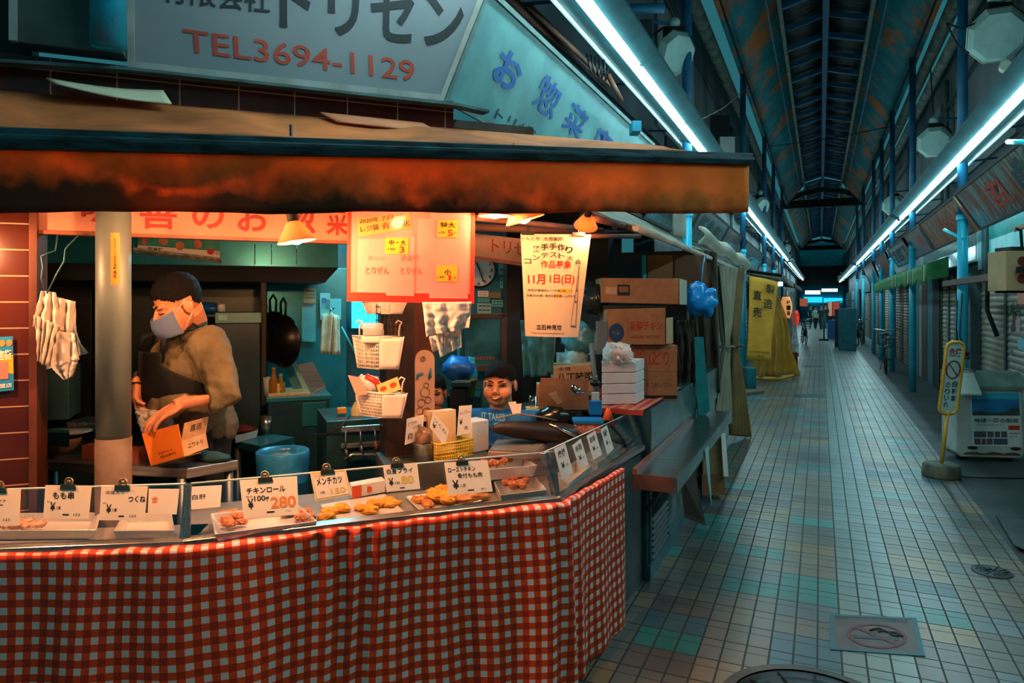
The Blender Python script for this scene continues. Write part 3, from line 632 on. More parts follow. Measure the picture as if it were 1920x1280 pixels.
# glass display cases
def case(a, b, n, label, ends=(1, 1), lean=.06, zb=.80, zt=.966, end_in=.0):
    t = thing('display_case', label, 'display case', (a + b) / 2); d = (b - a).normalized()
    a_, b_ = a + n * .02, b + n * .02
    M_ = lambda p, z, o: V((p.x, p.y, z)) + n * o
    mb = MB(); mb.hexa([M_(a_, CT + .001, -.012), M_(b_, CT + .001, -.012), M_(b_, CT + .001, .03), M_(a_, CT + .001, .03)], [M_(a_, zb - .008, -.012), M_(b_, zb - .008, -.012), M_(b_, zb, .02), M_(a_, zb, .02)])
    mb.build('base_rail', STEEL, t, bevel=.003)
    mb = MB(); o = .006; mb.hexa([M_(a_ + d * .02, zb, o), M_(b_ - d * .02, zb, o), M_(b_ - d * .02, zb, o + .004), M_(a_ + d * .02, zb, o + .004)], [M_(a_ + d * .02, zt, o + lean), M_(b_ - d * .02, zt, o + lean), M_(b_ - d * .02, zt, o + lean + .004), M_(a_ + d * .02, zt, o + lean + .004)])
    mb.build('front_glass', PANE, t)
    mb = MB(); mb.tube([M_(a_ + d * .02, zt, o + lean + .002), M_(b_ - d * .02, zt, o + lean + .002)], .0035, 6); mb.build('glass_edge', mat('pale_glass_edge', '#cfe0da', rough=.15), t)
    for e, p, s in ((ends[0], a_, 1), (ends[1], b_, -1)):
        if not e: continue
        q = p + d * (.010 * s)
        MB().hexa([M_(q - d * .011, CT, -.006), M_(q + d * .011, CT, -.006), M_(q + d * .011, CT, .02), M_(q - d * .011, CT, .02)], [M_(q - d * .011, zt + .003, lean - .004), M_(q + d * .011, zt + .003, lean - .004), M_(q + d * .011, zt + .003, lean + .016), M_(q - d * .011, zt + .003, lean + .016)]).build('end_post', STEEL, t, bevel=.002)
        if s < 0 and n is N2: MB().add([M_(q - d * .02, zb, .03), M_(q - d * .02, zt, lean + .02), M_(q - d * .02, zt, .26), M_(q - d * .02, CT + .004, .36), M_(q - d * .02, CT + .004, .03)], [(0, 1, 2, 3, 4)]).build('side_glass', PANE, t, solid=.004)
    return t
case(C0, C1, N1, 'glass display case at the left end of the counter, holding skewer trays', (0, 1))
case(C1, C2, N2, 'middle glass display case on the corner, holding croquettes and fried chicken')
case(C2, C4, N3, 'right glass display case along the lane with four hanging cards', (1, 1), .07)

TRAYM = mat('bright_steel_tray', '#dcd8d0', '#c4c0b8', rough=.3, metal=.35, scale=4)
# trays and food
def tray(quad, z, hgt, label, wall=.006, m=None):              # quad = four pixels of the rim, near-left first going round
    P = [onz(x, y, z + hgt) for x, y in quad]; c = sum(P, V()) / 4; t = MB(); k = len(P)
    inn = [p.lerp(c, .05) for p in P]; bot = [V((c.x + (p.x - c.x) * .9, c.y + (p.y - c.y) * .9, z)) for p in P]; bi = [V((c.x + (p.x - c.x) * .85, c.y + (p.y - c.y) * .85, z + .004)) for p in P]
    vs = P + inn + bot + bi; f = []
    for i in range(4):
        j = (i + 1) % 4; f += [(i, j, 4 + j, 4 + i), (j, i, 8 + i, 8 + j), (4 + i, 4 + j, 12 + j, 12 + i)]
    f += [(12, 13, 14, 15), (11, 10, 9, 8)]
    return t.add(vs, f).build('food_tray', m or TRAYM, label=label, cat='tray', bevel=.003), c
tray([(-90, 996), (182, 993), (190, 960), (-60, 962)], CT + .001, .036, 'steel tray at the far left of the display cases')
tray([(212, 995), (328, 994), (322, 960), (232, 962)], CT + .001, .036, 'steel tray in the left case under the meatball skewer card')
tray([(402, 1001), (596, 976), (560, 945), (394, 962)], CT + .001, .042, 'steel tray of chicken rolls behind the big chicken roll card')
tray([(620, 985), (762, 961), (722, 925), (600, 945)], CT + .001, .012, 'shallow steel tray of golden croquettes')
tray([(786, 957), (905, 938), (872, 915), (758, 930)], CT + .001, .012, 'shallow tray of roast chicken behind the leg meat card')
tray([(938, 928), (1026, 918), (1005, 893), (925, 901)], CT + .001, .05, 'deep steel tray of fried nuggets beside the corner post')
tray([(845, 886), (1008, 872), (985, 858), (850, 868)], CT + .06, .05, 'rear steel tray of fried nuggets, second row')
tray([(1065, 908), (1110, 872), (1080, 862), (1040, 890)], CT + .001, .05, 'steel tray in the lane side case, nearest the corner post')
tray([(1120, 868), (1165, 835), (1135, 822), (1092, 856)], CT + .001, .05, 'steel tray in the lane side case, farther from the corner post')
for i, (x, y, lb) in enumerate(((775, 862, 'flat'), )): pass
GOLD = mat('golden_breadcrumb', '#e8a93a', '#c97f22', rough=.8, scale=30, bump=.6, bscale=130); BROWN = mat('brown_fried_chicken', '#c8742e', '#7c3c16', rough=.6, scale=80, bump=.6, bscale=90)
ROAST = mat('roast_chicken_skin', '#c98a3c', '#8f4a1c', rough=.4, scale=18, bump=.4); NEGI = mat('skewer_meat', '#e2b992', '#a8673c', rough=.5, scale=40)
def food(name, label, cat, group, pts, r, m, sq=(1, .7, .5), z=CT + .014, lump=.34, seed=1):
    first = None; rr = random.Random(seed)
    for x, y, *zz in pts:
        p = onz(x, y, (zz[0] if zz else z)); a = rr.random() * 6.28
        if first is None:
            mb = MB(); mb.ball((p.x, p.y, p.z), (r * sq[0], r * sq[1], r * sq[2]), 26, 18, lambda q: 1 + lump * noise.noise(q * 2.1 + V((seed, 3, 1))) + lump * .55 * noise.noise(q * 5 + V((seed, 0, 5))) + lump * .25 * noise.noise(q * 12))
            first = mb.build(name, m, label=label, cat=cat, group=group)
        else:
            o = first.copy(); col.objects.link(o); o.location = (p.x, p.y, p.z - r * sq[2]); o.rotation_euler = (0, 0, a); s = .85 + .3 * rr.random(); o.scale = (s, s, s)
food('chicken_roll', 'orange brown chunk of chicken in the tray behind the chicken roll card', 'fried food', 'chicken pieces in the chicken roll tray', [(425, 974), (445, 968), (436, 962), (452, 978), (560, 968), (572, 962), (580, 970), (468, 960), (540, 960), (556, 956), (415, 966), (490, 958), (515, 955), (575, 978), (430, 982)], .026, mat('orange_fried_bits', '#e08a34', '#a04c18', rough=.6, scale=90, bump=.8), z=CT + .025, seed=3)
food('croquette', 'golden breadcrumbed croquette on the shallow tray in the corner case', 'croquette', 'croquettes on the shallow tray', [(618, 958), (612, 972), (642, 954), (676, 952), (692, 957), (704, 946), (737, 945), (727, 940)], .036, GOLD, (1, .75, .42), seed=5)
food('fried_fillet', 'golden fried fillet heaped behind the roast chicken card', 'fried food', 'fried fillets in the heap', [(815, 922), (830, 915), (845, 920), (826, 930), (850, 930), (812, 932), (838, 938)], .04, GOLD, (1, .7, .4), z=CT + .03, seed=8)
food('roast_chicken_leg', 'browned roast chicken piece along the front of its tray', 'roast chicken', 'roast chicken pieces', [(792, 938), (803, 946), (840, 942), (862, 939), (885, 934), (898, 932)], .042, ROAST, (1.2, .6, .45), seed=9)
food('fried_nugget', 'brown fried nugget in the deep tray beside the corner post', 'fried food', 'nuggets in the deep tray', [(950, 905), (962, 900), (974, 906), (985, 901), (958, 894), (970, 891), (990, 893), (980, 911), (964, 911), (945, 898)], .022, BROWN, (1, .8, .7), z=CT + .05, seed=11)
food('fried_nugget', 'brown fried nugget in the rear tray of the second row', 'fried food', 'nuggets in the rear tray', [(905, 866), (915, 862), (925, 866), (935, 862), (945, 866), (920, 870), (932, 870), (955, 862)], .022, BROWN, (1, .8, .7), z=CT + .105, seed=12)
food('skewer_meat', 'pale glazed meat on skewers in the far left tray', 'skewer', 'meat in the far left tray', [(24, 985), (36, 984), (48, 985), (60, 983), (72, 984), (30, 978), (52, 977), (8, 985)], .02, NEGI, (1.2, .7, .6), z=CT + .03, seed=13)
# carton and striped paper in the corner case
mb = MB(); a, b, c, d = onz(660, 934, CT + .015), onz(722, 922, CT + .015), onz(716, 906, CT + .03), onz(656, 914, CT + .03)
f_ = [a, b, b + UP * .05, a + UP * .05]; mb.prism(f_, N2 * .07)
ct = mb.build('food_carton', [mat('white_carton', '#e8dcc8', rough=.6)], label='white carton with an orange dot inside the corner display case', cat='carton')
mb = MB(); cc = (a + b) / 2 + UP * .025 - N2 * .0015; mb.tube([cc, cc - N2 * .001], [.014, .014], 18)
tg = mb.build('printed_dot', mat('orange_print', '#e0521c', rough=.6), ct)
mb = MB().hexa([a + UP * .0 - N2 * .002, a.lerp(b, .28) - N2 * .002, a.lerp(b, .28) - N2 * .001, a - N2 * .001], [a + UP * .05 - N2 * .002, a.lerp(b, .28) + UP * .05 - N2 * .002, a.lerp(b, .28) + UP * .05 - N2 * .001, a + UP * .05 - N2 * .001]).build('printed_panel', mat('orange_print', ''), ct)
GINGS = gingham('small_red_gingham', .03, '#d8402a', '#b52a18', '#e8dcd0')
pq = [onz(640, 952, CT + .014), onz(760, 934, CT + .014), onz(738, 915, CT + .014), onz(625, 932, CT + .014)]
# ---------------------------------------------------------------- price cards
YEN = '¥'
YCARD = mat('cream_price_card', '#f0e3cf', '#e8d8c0', rough=.7); OINK = mat('orange_ink', '#e58a3c', rough=.7); YINK = mat('yellow_ink', '#e6c25a', rough=.7)
CLIPM = mat('brass_grey_clip', '#9a8a70', '#80705a', rough=.3, metal=.8)
def card(quad, p0, n, texts, label, cliplabel=None, clip=.5, name='price_card', m=None, off=.012, border=None, up=.006):
    q = V(p0) - n * off; c = [onpl(x, y, q, n) for x, y in quad]; P = Panel(*c)
    mb = MB(); P.slab(mb, .0012)
    for s, u0, v0, u1, v1, k, bold in texts: mb.mat(k); P.text(mb, s, u0, v0, u1, v1, .0008, bold)
    if border is not None:
        mb.mat(border)
        for r_ in ((.03, .04, .97, .07), (.03, .93, .97, .96), (.03, .07, .05, .93), (.95, .07, .97, .93)): P.rect(mb, *r_, o=.0007)
    o = mb.build(name, [m or YCARD, INK, OINK, YINK, REDINK], label=label, cat='price card')
    if cliplabel:
        w_ = .026; u = (P.c[1] - P.c[0]).normalized(); vv = (P.c[0] - P.c[3]).normalized(); a = P.p(clip, 0, 0)
        mb = MB(); mb.prism([a - u * w_ - vv * .014 + P.n * .003, a + u * w_ - vv * .014 + P.n * .003, a + u * w_ * .9 + vv * .003 + P.n * .009, a - u * w_ * .9 + vv * .003 + P.n * .009], -P.n * .012)
        t = thing('bulldog_clip', cliplabel, 'clip', a); mb.build('jaw', CLIPM, t, bevel=.001)
        mb = MB(); rr = .0125; cc = a + vv * (.012); mb.tube([cc + u * (rr * math.cos(x * .5236)) + vv * (rr * math.sin(x * .5236)) for x in range(12)], .0034, 7, closed=True)
        mb.build('ring_handle', CLIPM, t)
        MB().tube([cc - u * .006, cc + u * .006], .006, 8).build('spring', CLIPM, t)
    return o
lean2 = math.atan(.06 / .166)
def gp(a, b, n, lean=.06): g = (n - UP * 0).copy(); nn = (n * .166 - UP * lean).normalized(); return (V((a.x, a.y, .80)) + n * .026, nn)
g1, g2, g3 = gp(C0, C1, N1), gp(C1, C2, N2), gp(C2, C4, N3, .07)
sm = [('税込', .06, .48, .16, .52, 1, .0)]
card([(-62, 914), (39, 917), (36, 985), (-64, 982)], *g1, [('ねぎ', .38, .30, .73, .46, 1, .02), (YEN, .1, .5, .2, .75, 1, .02), ('123', .7, .82, .82, .88, 1, 0)], 'white price card at the far left, cut by the picture edge', 'brass clip on the price card at the far left edge', .6)
card([(85, 909), (172, 910), (166, 973), (81, 971)], *g1, [('もも串', .18, .2, .64, .42, 1, .02), (YEN, .14, .52, .25, .78, 1, .02), ('1本', .28, .62, .38, .74, 1, .01), ('ー', .42, .86, .56, .9, 1, .0), ('123', .66, .84, .8, .91, 1, 0)] + sm, 'white price card for thigh skewers, second from the left', 'brass clip on the thigh skewer price card', .5)
card([(190, 911), (277, 911), (271, 975), (186, 975)], *g1, [('豆腐入り', .1, .14, .5, .24, 1, .0), ('つくね', .6, .28, .98, .48, 1, .02), (YEN, .14, .54, .25, .8, 1, .02), ('1本', .28, .64, .38, .76, 1, .01), ('ー', .42, .86, .54, .9, 1, .0), ('123', .66, .84, .8, .91, 1, 0)] + sm, 'white price card for meatball skewers left of the case joint', 'brass clip on the meatball skewer price card', .46)
card([(279, 916), (336, 916), (331, 964), (277, 964)], *g1, [('食', .1, .3, .34, .56, 2, .02)], 'bright blank card standing inside the left case by the joint', m=PAPER, off=-.08)
card([(357, 912), (416, 909), (413, 950), (359, 955)], *g2, [('白肝', .04, .36, .5, .58, 1, .01)], 'bright card with two small characters inside the corner case', m=PAPER, off=-.08)
card([(449, 900), (557, 892), (560, 964), (457, 972)], *g2, [('チキンロール', .1, .22, .78, .38, 1, .022), ('税込', .08, .42, .2, .47, 1, 0), (YEN, .1, .5, .2, .78, 1, .02), ('100g', .22, .44, .48, .62, 1, .02), ('280', .5, .5, .96, .8, 2, .03), ('ー', .42, .86, .56, .9, 1, 0), ('グラム', .76, .86, .86, .92, 1, 0)], 'largest price card, chicken roll, with orange 280', 'brass clip on the chicken roll price card', .44)
card([(581, 884), (648, 879), (659, 927), (592, 939)], *g2, [('自家製', .1, .12, .4, .22, 2, .0), ('メンチカツ', .12, .24, .84, .5, 1, .02), ('150', .46, .66, .86, .86, 3, .02), ('1枚', .16, .7, .3, .8, 1, 0)], 'tilted price card with yellow border, minced cutlet', 'brass clip on the yellow bordered price card', .48, border=3)
card([(718, 872), (782, 867), (788, 916), (725, 922)], *g2, [('白身フライ', .08, .16, .84, .36, 1, .016), (YEN, .1, .5, .24, .8, 1, .02), ('1枚', .28, .64, .42, .76, 1, 0), ('80', .46, .46, .84, .76, 3, .03), ('ー', .4, .88, .54, .92, 1, 0)], 'price card with yellow 80, white fish fry', 'brass clip on the white fish price card', .4)
card([(833, 867), (914, 862), (924, 921), (841, 928)], *g2, [('ローストチキン', .06, .16, .68, .32, 1, .018), ('骨付もも肉', .26, .36, .82, .52, 1, .016), (YEN, .12, .56, .26, .84, 1, .02), ('1本', .3, .68, .42, .8, 1, 0), ('ー', .44, .88, .58, .92, 1, 0), ('税込', .74, .86, .86, .92, 1, 0)], 'price card for roast chicken leg meat, rightmost on the corner case', 'brass clip on the roast chicken price card', .4)
for i, (q, tx, lb) in enumerate((([(1039, 841), (1060, 831), (1075, 886), (1054, 900)], '唐揚', 'nearest the corner post'), ([(1073, 835), (1089, 822), (1104, 870), (1088, 880)], '手羽', 'second from the corner post'), ([(1100, 817), (1116, 807), (1129, 852), (1113, 862)], '砂肝', 'third from the corner post'), ([(1126, 805), (1138, 797), (1151, 841), (1139, 852)], '肝', 'farthest from the corner post'))):
    card(q, *g3, [(tx, .15, .12, .8, .36, 1, .02), (YEN, .2, .5, .5, .7, 1, .02), ('1本', .55, .6, .8, .7, 1, 0)], 'grey white card hung on the lane side glass, ' + lb, m=mat('shaded_white_card', '#cfd0c8', rough=.7), off=.01)  # white cards, their shade put into a greyer card colour

# ---------------------------------------------------------------- things standing behind the corner case
SH = .885
def hz(px, py, z=SH): return onz(px, py, z)
shelf = thing('rear_shelf', 'steel shelf box behind the corner display case', 'shelf', hz(810, 868))
a, b = V((hz(722, 874).x, hz(722, 874).y, CT)), V((hz(930, 858).x, hz(930, 858).y, CT)); dd = (b - a).normalized(); n_ = V((-dd.y, dd.x, 0))
MB().hexa([a, b, b + n_ * .3, a + n_ * .3], [p + UP * (SH - CT) for p in (a, b, b + n_ * .3, a + n_ * .3)]).build('body', STEELD, shelf, bevel=.004)
p = hz(793, 862); 
MB().lathe([(0, 0), (.045, 0), (.047, .075), (.05, .078), (.046, .078), (.043, .006), (0, .006)], 26, p).build('steel_cup', STEEL, label='round steel cup at the foot of the wooden post', cat='cup')
MB().ball(p + UP * .1 - CHX * .0, (.04, .035, .05), 12, 8, lambda q: 1 + .3 * noise.noise(q * 2.5)).build('plastic_bag', mat('crumpled_film', '#b08a70', '#6a4a3a', rough=.25, scale=20), label='crumpled brown patterned bag stuffed in the steel cup', cat='bag')
# yellow lattice basket
bk = thing('lattice_basket', 'small yellow lattice basket holding spare price cards', 'basket', hz(852, 862)); YEL = mat('yellow_plastic', '#d8b52a', '#c7a41e', rough=.45)
a, b = hz(822, 865), hz(887, 853); dd = (b - a).normalized(); n_ = V((-dd.y, dd.x, 0)); Wd = (b - a).length; Hh = .075
mb = MB()
for q, d, L_ in ((a, dd, Wd), (a + n_ * .11, dd, Wd), (a, n_, .11), (b, n_, .11)):
    for k in range(int(L_ / .013) + 1): mb.tube([q + d * (.013 * k), q + d * (.013 * k) + UP * Hh], .0022, 5)
    for z in (.003, .018, .033, .048, .06, Hh): mb.tube([q + UP * z, q + d * L_ + UP * z], .0025 if z < Hh else .005, 5)
mb.bb((0, 0, 0), (.001, .001, .001)) if False else None
mb.build('lattice', YEL, bk); MB().hexa([a, b, b + n_ * .11, a + n_ * .11], [p + UP * .004 for p in (a, b, b + n_ * .11, a + n_ * .11)]).build('base', YEL, bk)
wb = MB().hexa([hz(884, 850), hz(917, 844), hz(917, 844) + n_ * .1, hz(884, 850) + n_ * .1], [p + UP * .15 for p in (hz(884, 850), hz(917, 844), hz(917, 844) + n_ * .1, hz(884, 850) + n_ * .1)])
t = thing('storage_box', 'white plastic box with a dark slot behind the roast chicken card', 'box', hz(900, 848)); wb.build('body', WHITEP, t, bevel=.006)
a = hz(885, 849); MB().hexa([a - n_ * .002 + UP * .03, a + dd * .008 - n_ * .002 + UP * .03, a + dd * .008 + UP * .03, a + UP * .03], [a - n_ * .002 + UP * .09, a + dd * .008 - n_ * .002 + UP * .09, a + dd * .008 + UP * .09, a + UP * .09]).build('slot', DARK, t)
wb = MB(); q = [hz(818, 860) + n_ * .03 + UP * .01, hz(862, 853) + n_ * .03 + UP * .01]; wb.hexa([q[0], q[1], q[1] + n_ * .05, q[0] + n_ * .05], [p + UP * .2 for p in (q[0], q[1], q[1] + n_ * .05, q[0] + n_ * .05)])
wb.build('paper_packet', mat('buff_paper', '#e8c89a', '#d8b482', rough=.8), label='tall buff paper packet standing in the yellow basket', cat='packet')
bp_ = (hz(845, 862) + n_ * .0, n_)
card([(763, 785), (795, 777), (792, 823), (759, 834)], hz(790, 862), n_, [('とりかわ', .1, .15, .6, .3, 1, 0), ('から揚げ', .4, .34, .9, .48, 1, 0), (YEN + '70', .12, .6, .4, .85, 1, .01)], 'white handwritten card left of the yellow basket', off=-.01)
card([(812, 772), (842, 806), (834, 838), (806, 800)], *bp_, [('つくね', .1, .2, .9, .4, 1, 0), (YEN, .1, .5, .3, .8, 1, .01)], 'white handwritten card tilted steeply in the yellow basket', off=-.012)
card([(861, 761), (885, 759), (881, 812), (857, 816)], *bp_, [('レバー', .1, .15, .9, .3, 1, 0), (YEN, .1, .45, .35, .65, 1, .01), ('本', .5, .7, .8, .85, 1, 0)], 'white handwritten card upright at the right of the yellow basket', off=-.02)

# wooden post and what hangs on it
wp = thing('wooden_post', 'dark wooden post between the kitchen and the corner case', 'post', chz(770, 0, -.0))
a, b = chz(724, 0), chz(778, 0)
MB().hexa([a, b, b + CHN * .16, a + CHN * .16], [p + UP * 2.4 for p in (a, b, b + CHN * .16, a + CHN * .16)]).build('shaft', WOODD, wp, bevel=.004)
a2 = chz(818, 0)
MB().hexa([b + CHN * .03, a2 + CHN * .03, a2 + CHN * .06, b + CHN * .03 + CHN * .03], [p + UP * 2.4 for p in (b + CHN * .03, a2 + CHN * .03, a2 + CHN * .06, b + CHN * .06)]).build('side_plank', mat('red_brown_plank', '#5a3020', '#3f2016', rough=.5, stretch=(6, 6, .7)), wp)
hb = thing('rounded_board', 'long pale board with rounded top and doodles hung on the post', 'board', ch(796, 780, -.01))
w0, w1 = ch(778, 790, .0), ch(815, 790, .0); W_ = (w1 - w0).length; zt_ = ch(796, 656).z; zb_ = ch(796, 790).z
pts = [w0 * 1, w1 * 1]; pts[0].z = zb_; pts[1].z = zb_
for i in range(13):
    an = math.pi * i / 12; c_ = (w0 + w1) / 2; q = c_ + CHX * (W_ / 2 * math.cos(an)); q.z = zt_ - W_ / 2 + W_ / 2 * math.sin(an); pts.append(q)
MB().prism([p - CHN * .0 for p in pts], CHN * .02).build('board', mat('pale_lacquered_board', '#dcae8e', '#cf9e7e', rough=.4), hb)
mb = MB(); mb2 = MB(); oo = -CHN * .002
def cir(mb, px, py, r, t): 
    c_ = ch(px, py) + oo; mb.tube([c_ + CHX * (r * math.cos(x * .4189)) + UP * (r * math.sin(x * .4189)) for x in range(15)], t, 4, closed=True)
for px, py, r in ((793, 673, .012), (793, 673, .006), (797, 735, .022), (790, 755, .018), (803, 750, .014), (787, 770, .016), (800, 772, .02), (799, 722, .012)): cir(mb, px, py, r, .0012)
mb2.tube([ch(782, 710) + oo, ch(783, 702) + oo, ch(793, 700) + oo], .006, 6); mb3 = MB().tube([ch(806, 707) + oo, ch(808, 690) + oo], [.009, .005], 6); mb3.build('doodle', mat('blue_doodle_ink', '#3c8fb0', rough=.8), hb)
mb.build('doodle', mat('grey_pencil', '#6a5a50', rough=.8), hb); mb2.build('doodle', mat('blue_doodle_ink', '#3c8fb0', rough=.8), hb)
# white hanging baskets
LATT = mat('white_basket_plastic', '#e6d8cc', '#dccabc', rough=.4)
def hang_basket(fr_, fl_, bk_, d, hpx, label):
    # corner pixels of the rim (front right, front left of the end face, back of the long side), depth d, height in px
    A, B, C = at(*fr_, d), at(*fl_, d), at(*bk_, d + .1); C.z = B.z; A.z = B.z
    D = A + (C - B); h = hpx * d / FOC; t = thing('hanging_basket', label, 'basket', (A + C) / 2 - UP * h)
    cen = (A + C) / 2; bot = [V((cen.x + (p.x - cen.x) * .8, cen.y + (p.y - cen.y) * .84, p.z - h)) for p in (A, B, C, D)]; top = [A, B, C, D]
    mb = MB(); lp = lambda i, u, v: (top[i].lerp(top[(i + 1) % 4], u)).lerp(bot[i].lerp(bot[(i + 1) % 4], u), v)
    for i in (0, 2): mb.grid(lambda u, v: lp(i, u, v), 6, 6)
    mb.add(bot, [(0, 1, 2, 3)]); mb.build('shell', LATT, t, solid=.003)
    mb = MB()
    for i in (1, 3):
        for k in range(15): mb.tube([lp(i, k / 14, 0), lp(i, k / 14, 1)], .0024, 4)
        for k in range(9): mb.tube([lp(i, 0, k / 8), lp(i, 1, k / 8)], .0024, 4)
    mb.build('lattice_side', LATT, t)
    mb = MB(); mb.tube(top, .005, 6, closed=True); mb.build('rim', LATT, t)
    for k, q in ((.5, A.lerp(B, .2)), (.5, C.lerp(D, .3))):
        mb = MB(); mb.tube([q, q + UP * .03, q + UP * .05 + RT * .004, q + UP * .065 + RT * .012, q + UP * .072 - RT * .004, q + UP * .06 - RT * .014], .004, 6); mb.build('hook', LATT, t)
    return t, top
t1, tp1 = hang_basket((757, 622), (712, 632), (661, 634), 3.0, 60, 'upper white hanging basket on the post, full of clear packs')
t2, tp2 = hang_basket((763, 724), (717, 738), (666, 735), 3.0, 46, 'lower white hanging basket on the post, with papers and red handle')
hang_basket((762, 562), (735, 566), (680, 560), 3.1, 22, 'topmost white hanging basket, half hidden behind the red poster')
c = (tp1[0] + tp1[2]) / 2
CLEAR = film('clear_pack_film', '#f0e6dc', .6)
for i, (ox, oz) in enumerate(((0, -.01), (.002, .02), (-.006, .045))):
    MB().box(c + V((ox, 0, oz)) - RT * .02, (.09, .11, .03), Matrix.Rotation(.5 + i * .1, 3, 'Z')).build('foam_pack', CLEAR if i else PAPER, label=('lowest', 'middle', 'topmost')[i] + ' clear food pack stacked in the upper white basket', cat='pack', bevel=.008)
c = (tp2[0] + tp2[2]) / 2
def slip(quad, d, m, label, name='paper_slip', tt=(), mats=None, d2=None, cat='paper'):
    P = Panel(*[at(x, y, d + (d2[i] if d2 else 0)) for i, (x, y) in enumerate(quad)]); mb = MB(); P.slab(mb, .0015)
    for s, u0, v0, u1, v1, k, bold in tt: mb.mat(k); (P.text(mb, s, u0, v0, u1, v1, .0012, bold) if s else P.rect(mb, u0, v0, u1, v1, .0012))
    return mb.build(name, [m] + list(mats or [INK, REDINK]), label=label, cat=cat)
slip([(652, 703), (674, 707), (690, 738), (668, 742)], 3.03, mat('pinkish_envelope', '#d8a08c', rough=.7), 'pinkish envelope leaning left in the lower white basket')
slip([(706, 722), (745, 706), (752, 730), (712, 742)], 3.02, mat('yellow_label', '#f0d080', rough=.7), 'yellow slip with two orange blobs in the lower white basket', tt=(('●', .08, .3, .4, .7, 1, 0), ('●', .55, .28, .88, .68, 1, 0)), mats=[mat('orange_print', ''), INK])
MB().tube([at(686, 704, 3.06), at(706, 716, 3.06), at(712, 735, 3.06)], [.013, .014, .008], 10).build('tool_handle', mat('red_handle', '#c43a22', rough=.35), label='red tool handle sticking out of the lower white basket', cat='tool')
MB().ball(at(692, 722, 3.1), (.06, .05, .045), 14, 9, lambda q: 1 + .2 * noise.noise(q * 3)).build('plastic_bag', film('white_film', '#e8e4e0', .8), label='crumpled white bag stuffed in the lower white basket', cat='bag')
# wire rack behind the upper basket
mb = MB()
for k in range(7): mb.tube([at(706 + k * 8, 570, 3.14), at(706 + k * 8, 625, 3.14)], .0022, 4)
for y in (575, 588, 600, 612): mb.tube([at(704, y, 3.14), at(760, y, 3.14)], .0022, 4)
mb.build('wire_rack', BLACK, label='black wire rack behind the upper white basket', cat='rack')
# bundle of plastic bags hung under the red poster
def drape(quad, d, m, label, name='carrier_bag', amp=.012, seed=1, nu=18, nv=18, cat='bag', solid=.0015, rag=.0, sub=None):
    c = [at(x, y, d) for x, y in quad]
    def f(u, v):
        p = (c[0].lerp(c[1], u)).lerp(c[3].lerp(c[2], u), v); k = noise.noise(V((u * 5 + seed * 7, v * 1.7, seed))); k2 = noise.noise(V((u * 12, v * 8 + seed * 3, seed * 2)))
        return p - HD * (amp * (math.sin(u * 17 + seed + k * 3) * (.3 + .7 * v) + k2 * .8)) + UP * (rag * k2 * v)
    return MB().grid(f, nu, nv).build(name, m, label=label, cat=cat, solid=solid)
BAGW = film('white_bag_film', '#f0e6de', .93, .35); BAGC = film('clear_bag_film', '#dfe6e4', .45, .15)
drape([(792, 566), (884, 566), (880, 614), (800, 632)], 2.72, BAGW, 'white carrier bags in a flat bundle under the red poster', seed=2)
drape([(797, 600), (870, 596), (858, 640), (812, 660)], 2.76, BAGW, 'white carrier bag hanging below the flat bundle, shorter', seed=3, amp=.018)
drape([(806, 580), (862, 575), (866, 650), (824, 670)], 2.75, BAGC, 'clear bag hanging lowest in the bag bundle by the doodle board', seed=4, amp=.02)
# red edged price poster for carrier bags
PINK = film('pink_film_sheet', '#f0a090', .96, .12); REDP = mat('red_poster_card', '#e0341e', '#d42c18', rough=.5); YTAG = mat('yellow_tag', '#f0b830', '#e8aa24', rough=.7); OTAG = mat('orange_tag', '#f09a50', '#ea8c40', rough=.7)
PINKP = mat('pink_paper', '#dc8478', '#d07a6e', rough=.35); LP = mat('pale_pink_paper', '#e29a90', rough=.4)
Pq = Panel(*[at(x, y, 2.78 + .0004 * (x - 650)) for x, y in ((652, 392), (891, 392), (889, 569), (650, 565))])
mb = MB(); Pq.slab(mb, .004)
mb.mat(1); Pq.rect(mb, .03, .03, .965, .9, .001); mb.mat(2)
for r_ in ((.3, .3, .52, .93), (.54, .1, .64, .9), (.64, .02, .95, .95), (.08, .32, .3, .9)): Pq.rect(mb, *r_, o=.002 + .0006 * r_[0])
mb.mat(3); Pq.qtext(mb, '', (0, 0), (0, 0), (0, 0)) if False else None
mb.mat(4); Pq.slab(mb, .001, .08, .08, .48, .28, .0045) if False else None
A0, A1, A2, A3 = (.07, .1), (.48, .04), (.5, .21), (.08, .3)
mb.add([Pq.p(*A0, .0045), Pq.p(*A1, .0045), Pq.p(*A2, .0045), Pq.p(*A3, .0045)], [(0, 1, 2, 3)])
mb.mat(3)
for r_ in ((.7, .12, .86, .3), (.29, .31, .47, .48), (.69, .6, .86, .77)): Pq.rect(mb, *r_, o=.0055)
mb.mat(5)
Pq.qtext(mb, '2020年', (.09, .16), (.24, .135), (.088, .105), .006, .01); Pq.qtext(mb, 'より', (.36, .115), (.43, .1), (.36, .06), .006, .008); Pq.qtext(mb, 'レジ袋', (.1, .255), (.24, .225), (.098, .19), .006, .01); Pq.qtext(mb, '化', (.42, .19), (.48, .18), (.42, .12), .006, .01)
mb.mat(6); Pq.qtext(mb, '7月', (.26, .135), (.35, .12), (.258, .075), .006, .012); Pq.qtext(mb, '有料', (.26, .225), (.4, .19), (.258, .15), .006, .014)
mb.mat(5); Pq.text(mb, '特大', .72, .14, .84, .2, .007, .02); Pq.text(mb, '中・大', .32, .33, .45, .39, .007, .02); Pq.text(mb, '小', .755, .64, .81, .7, .007, .02)
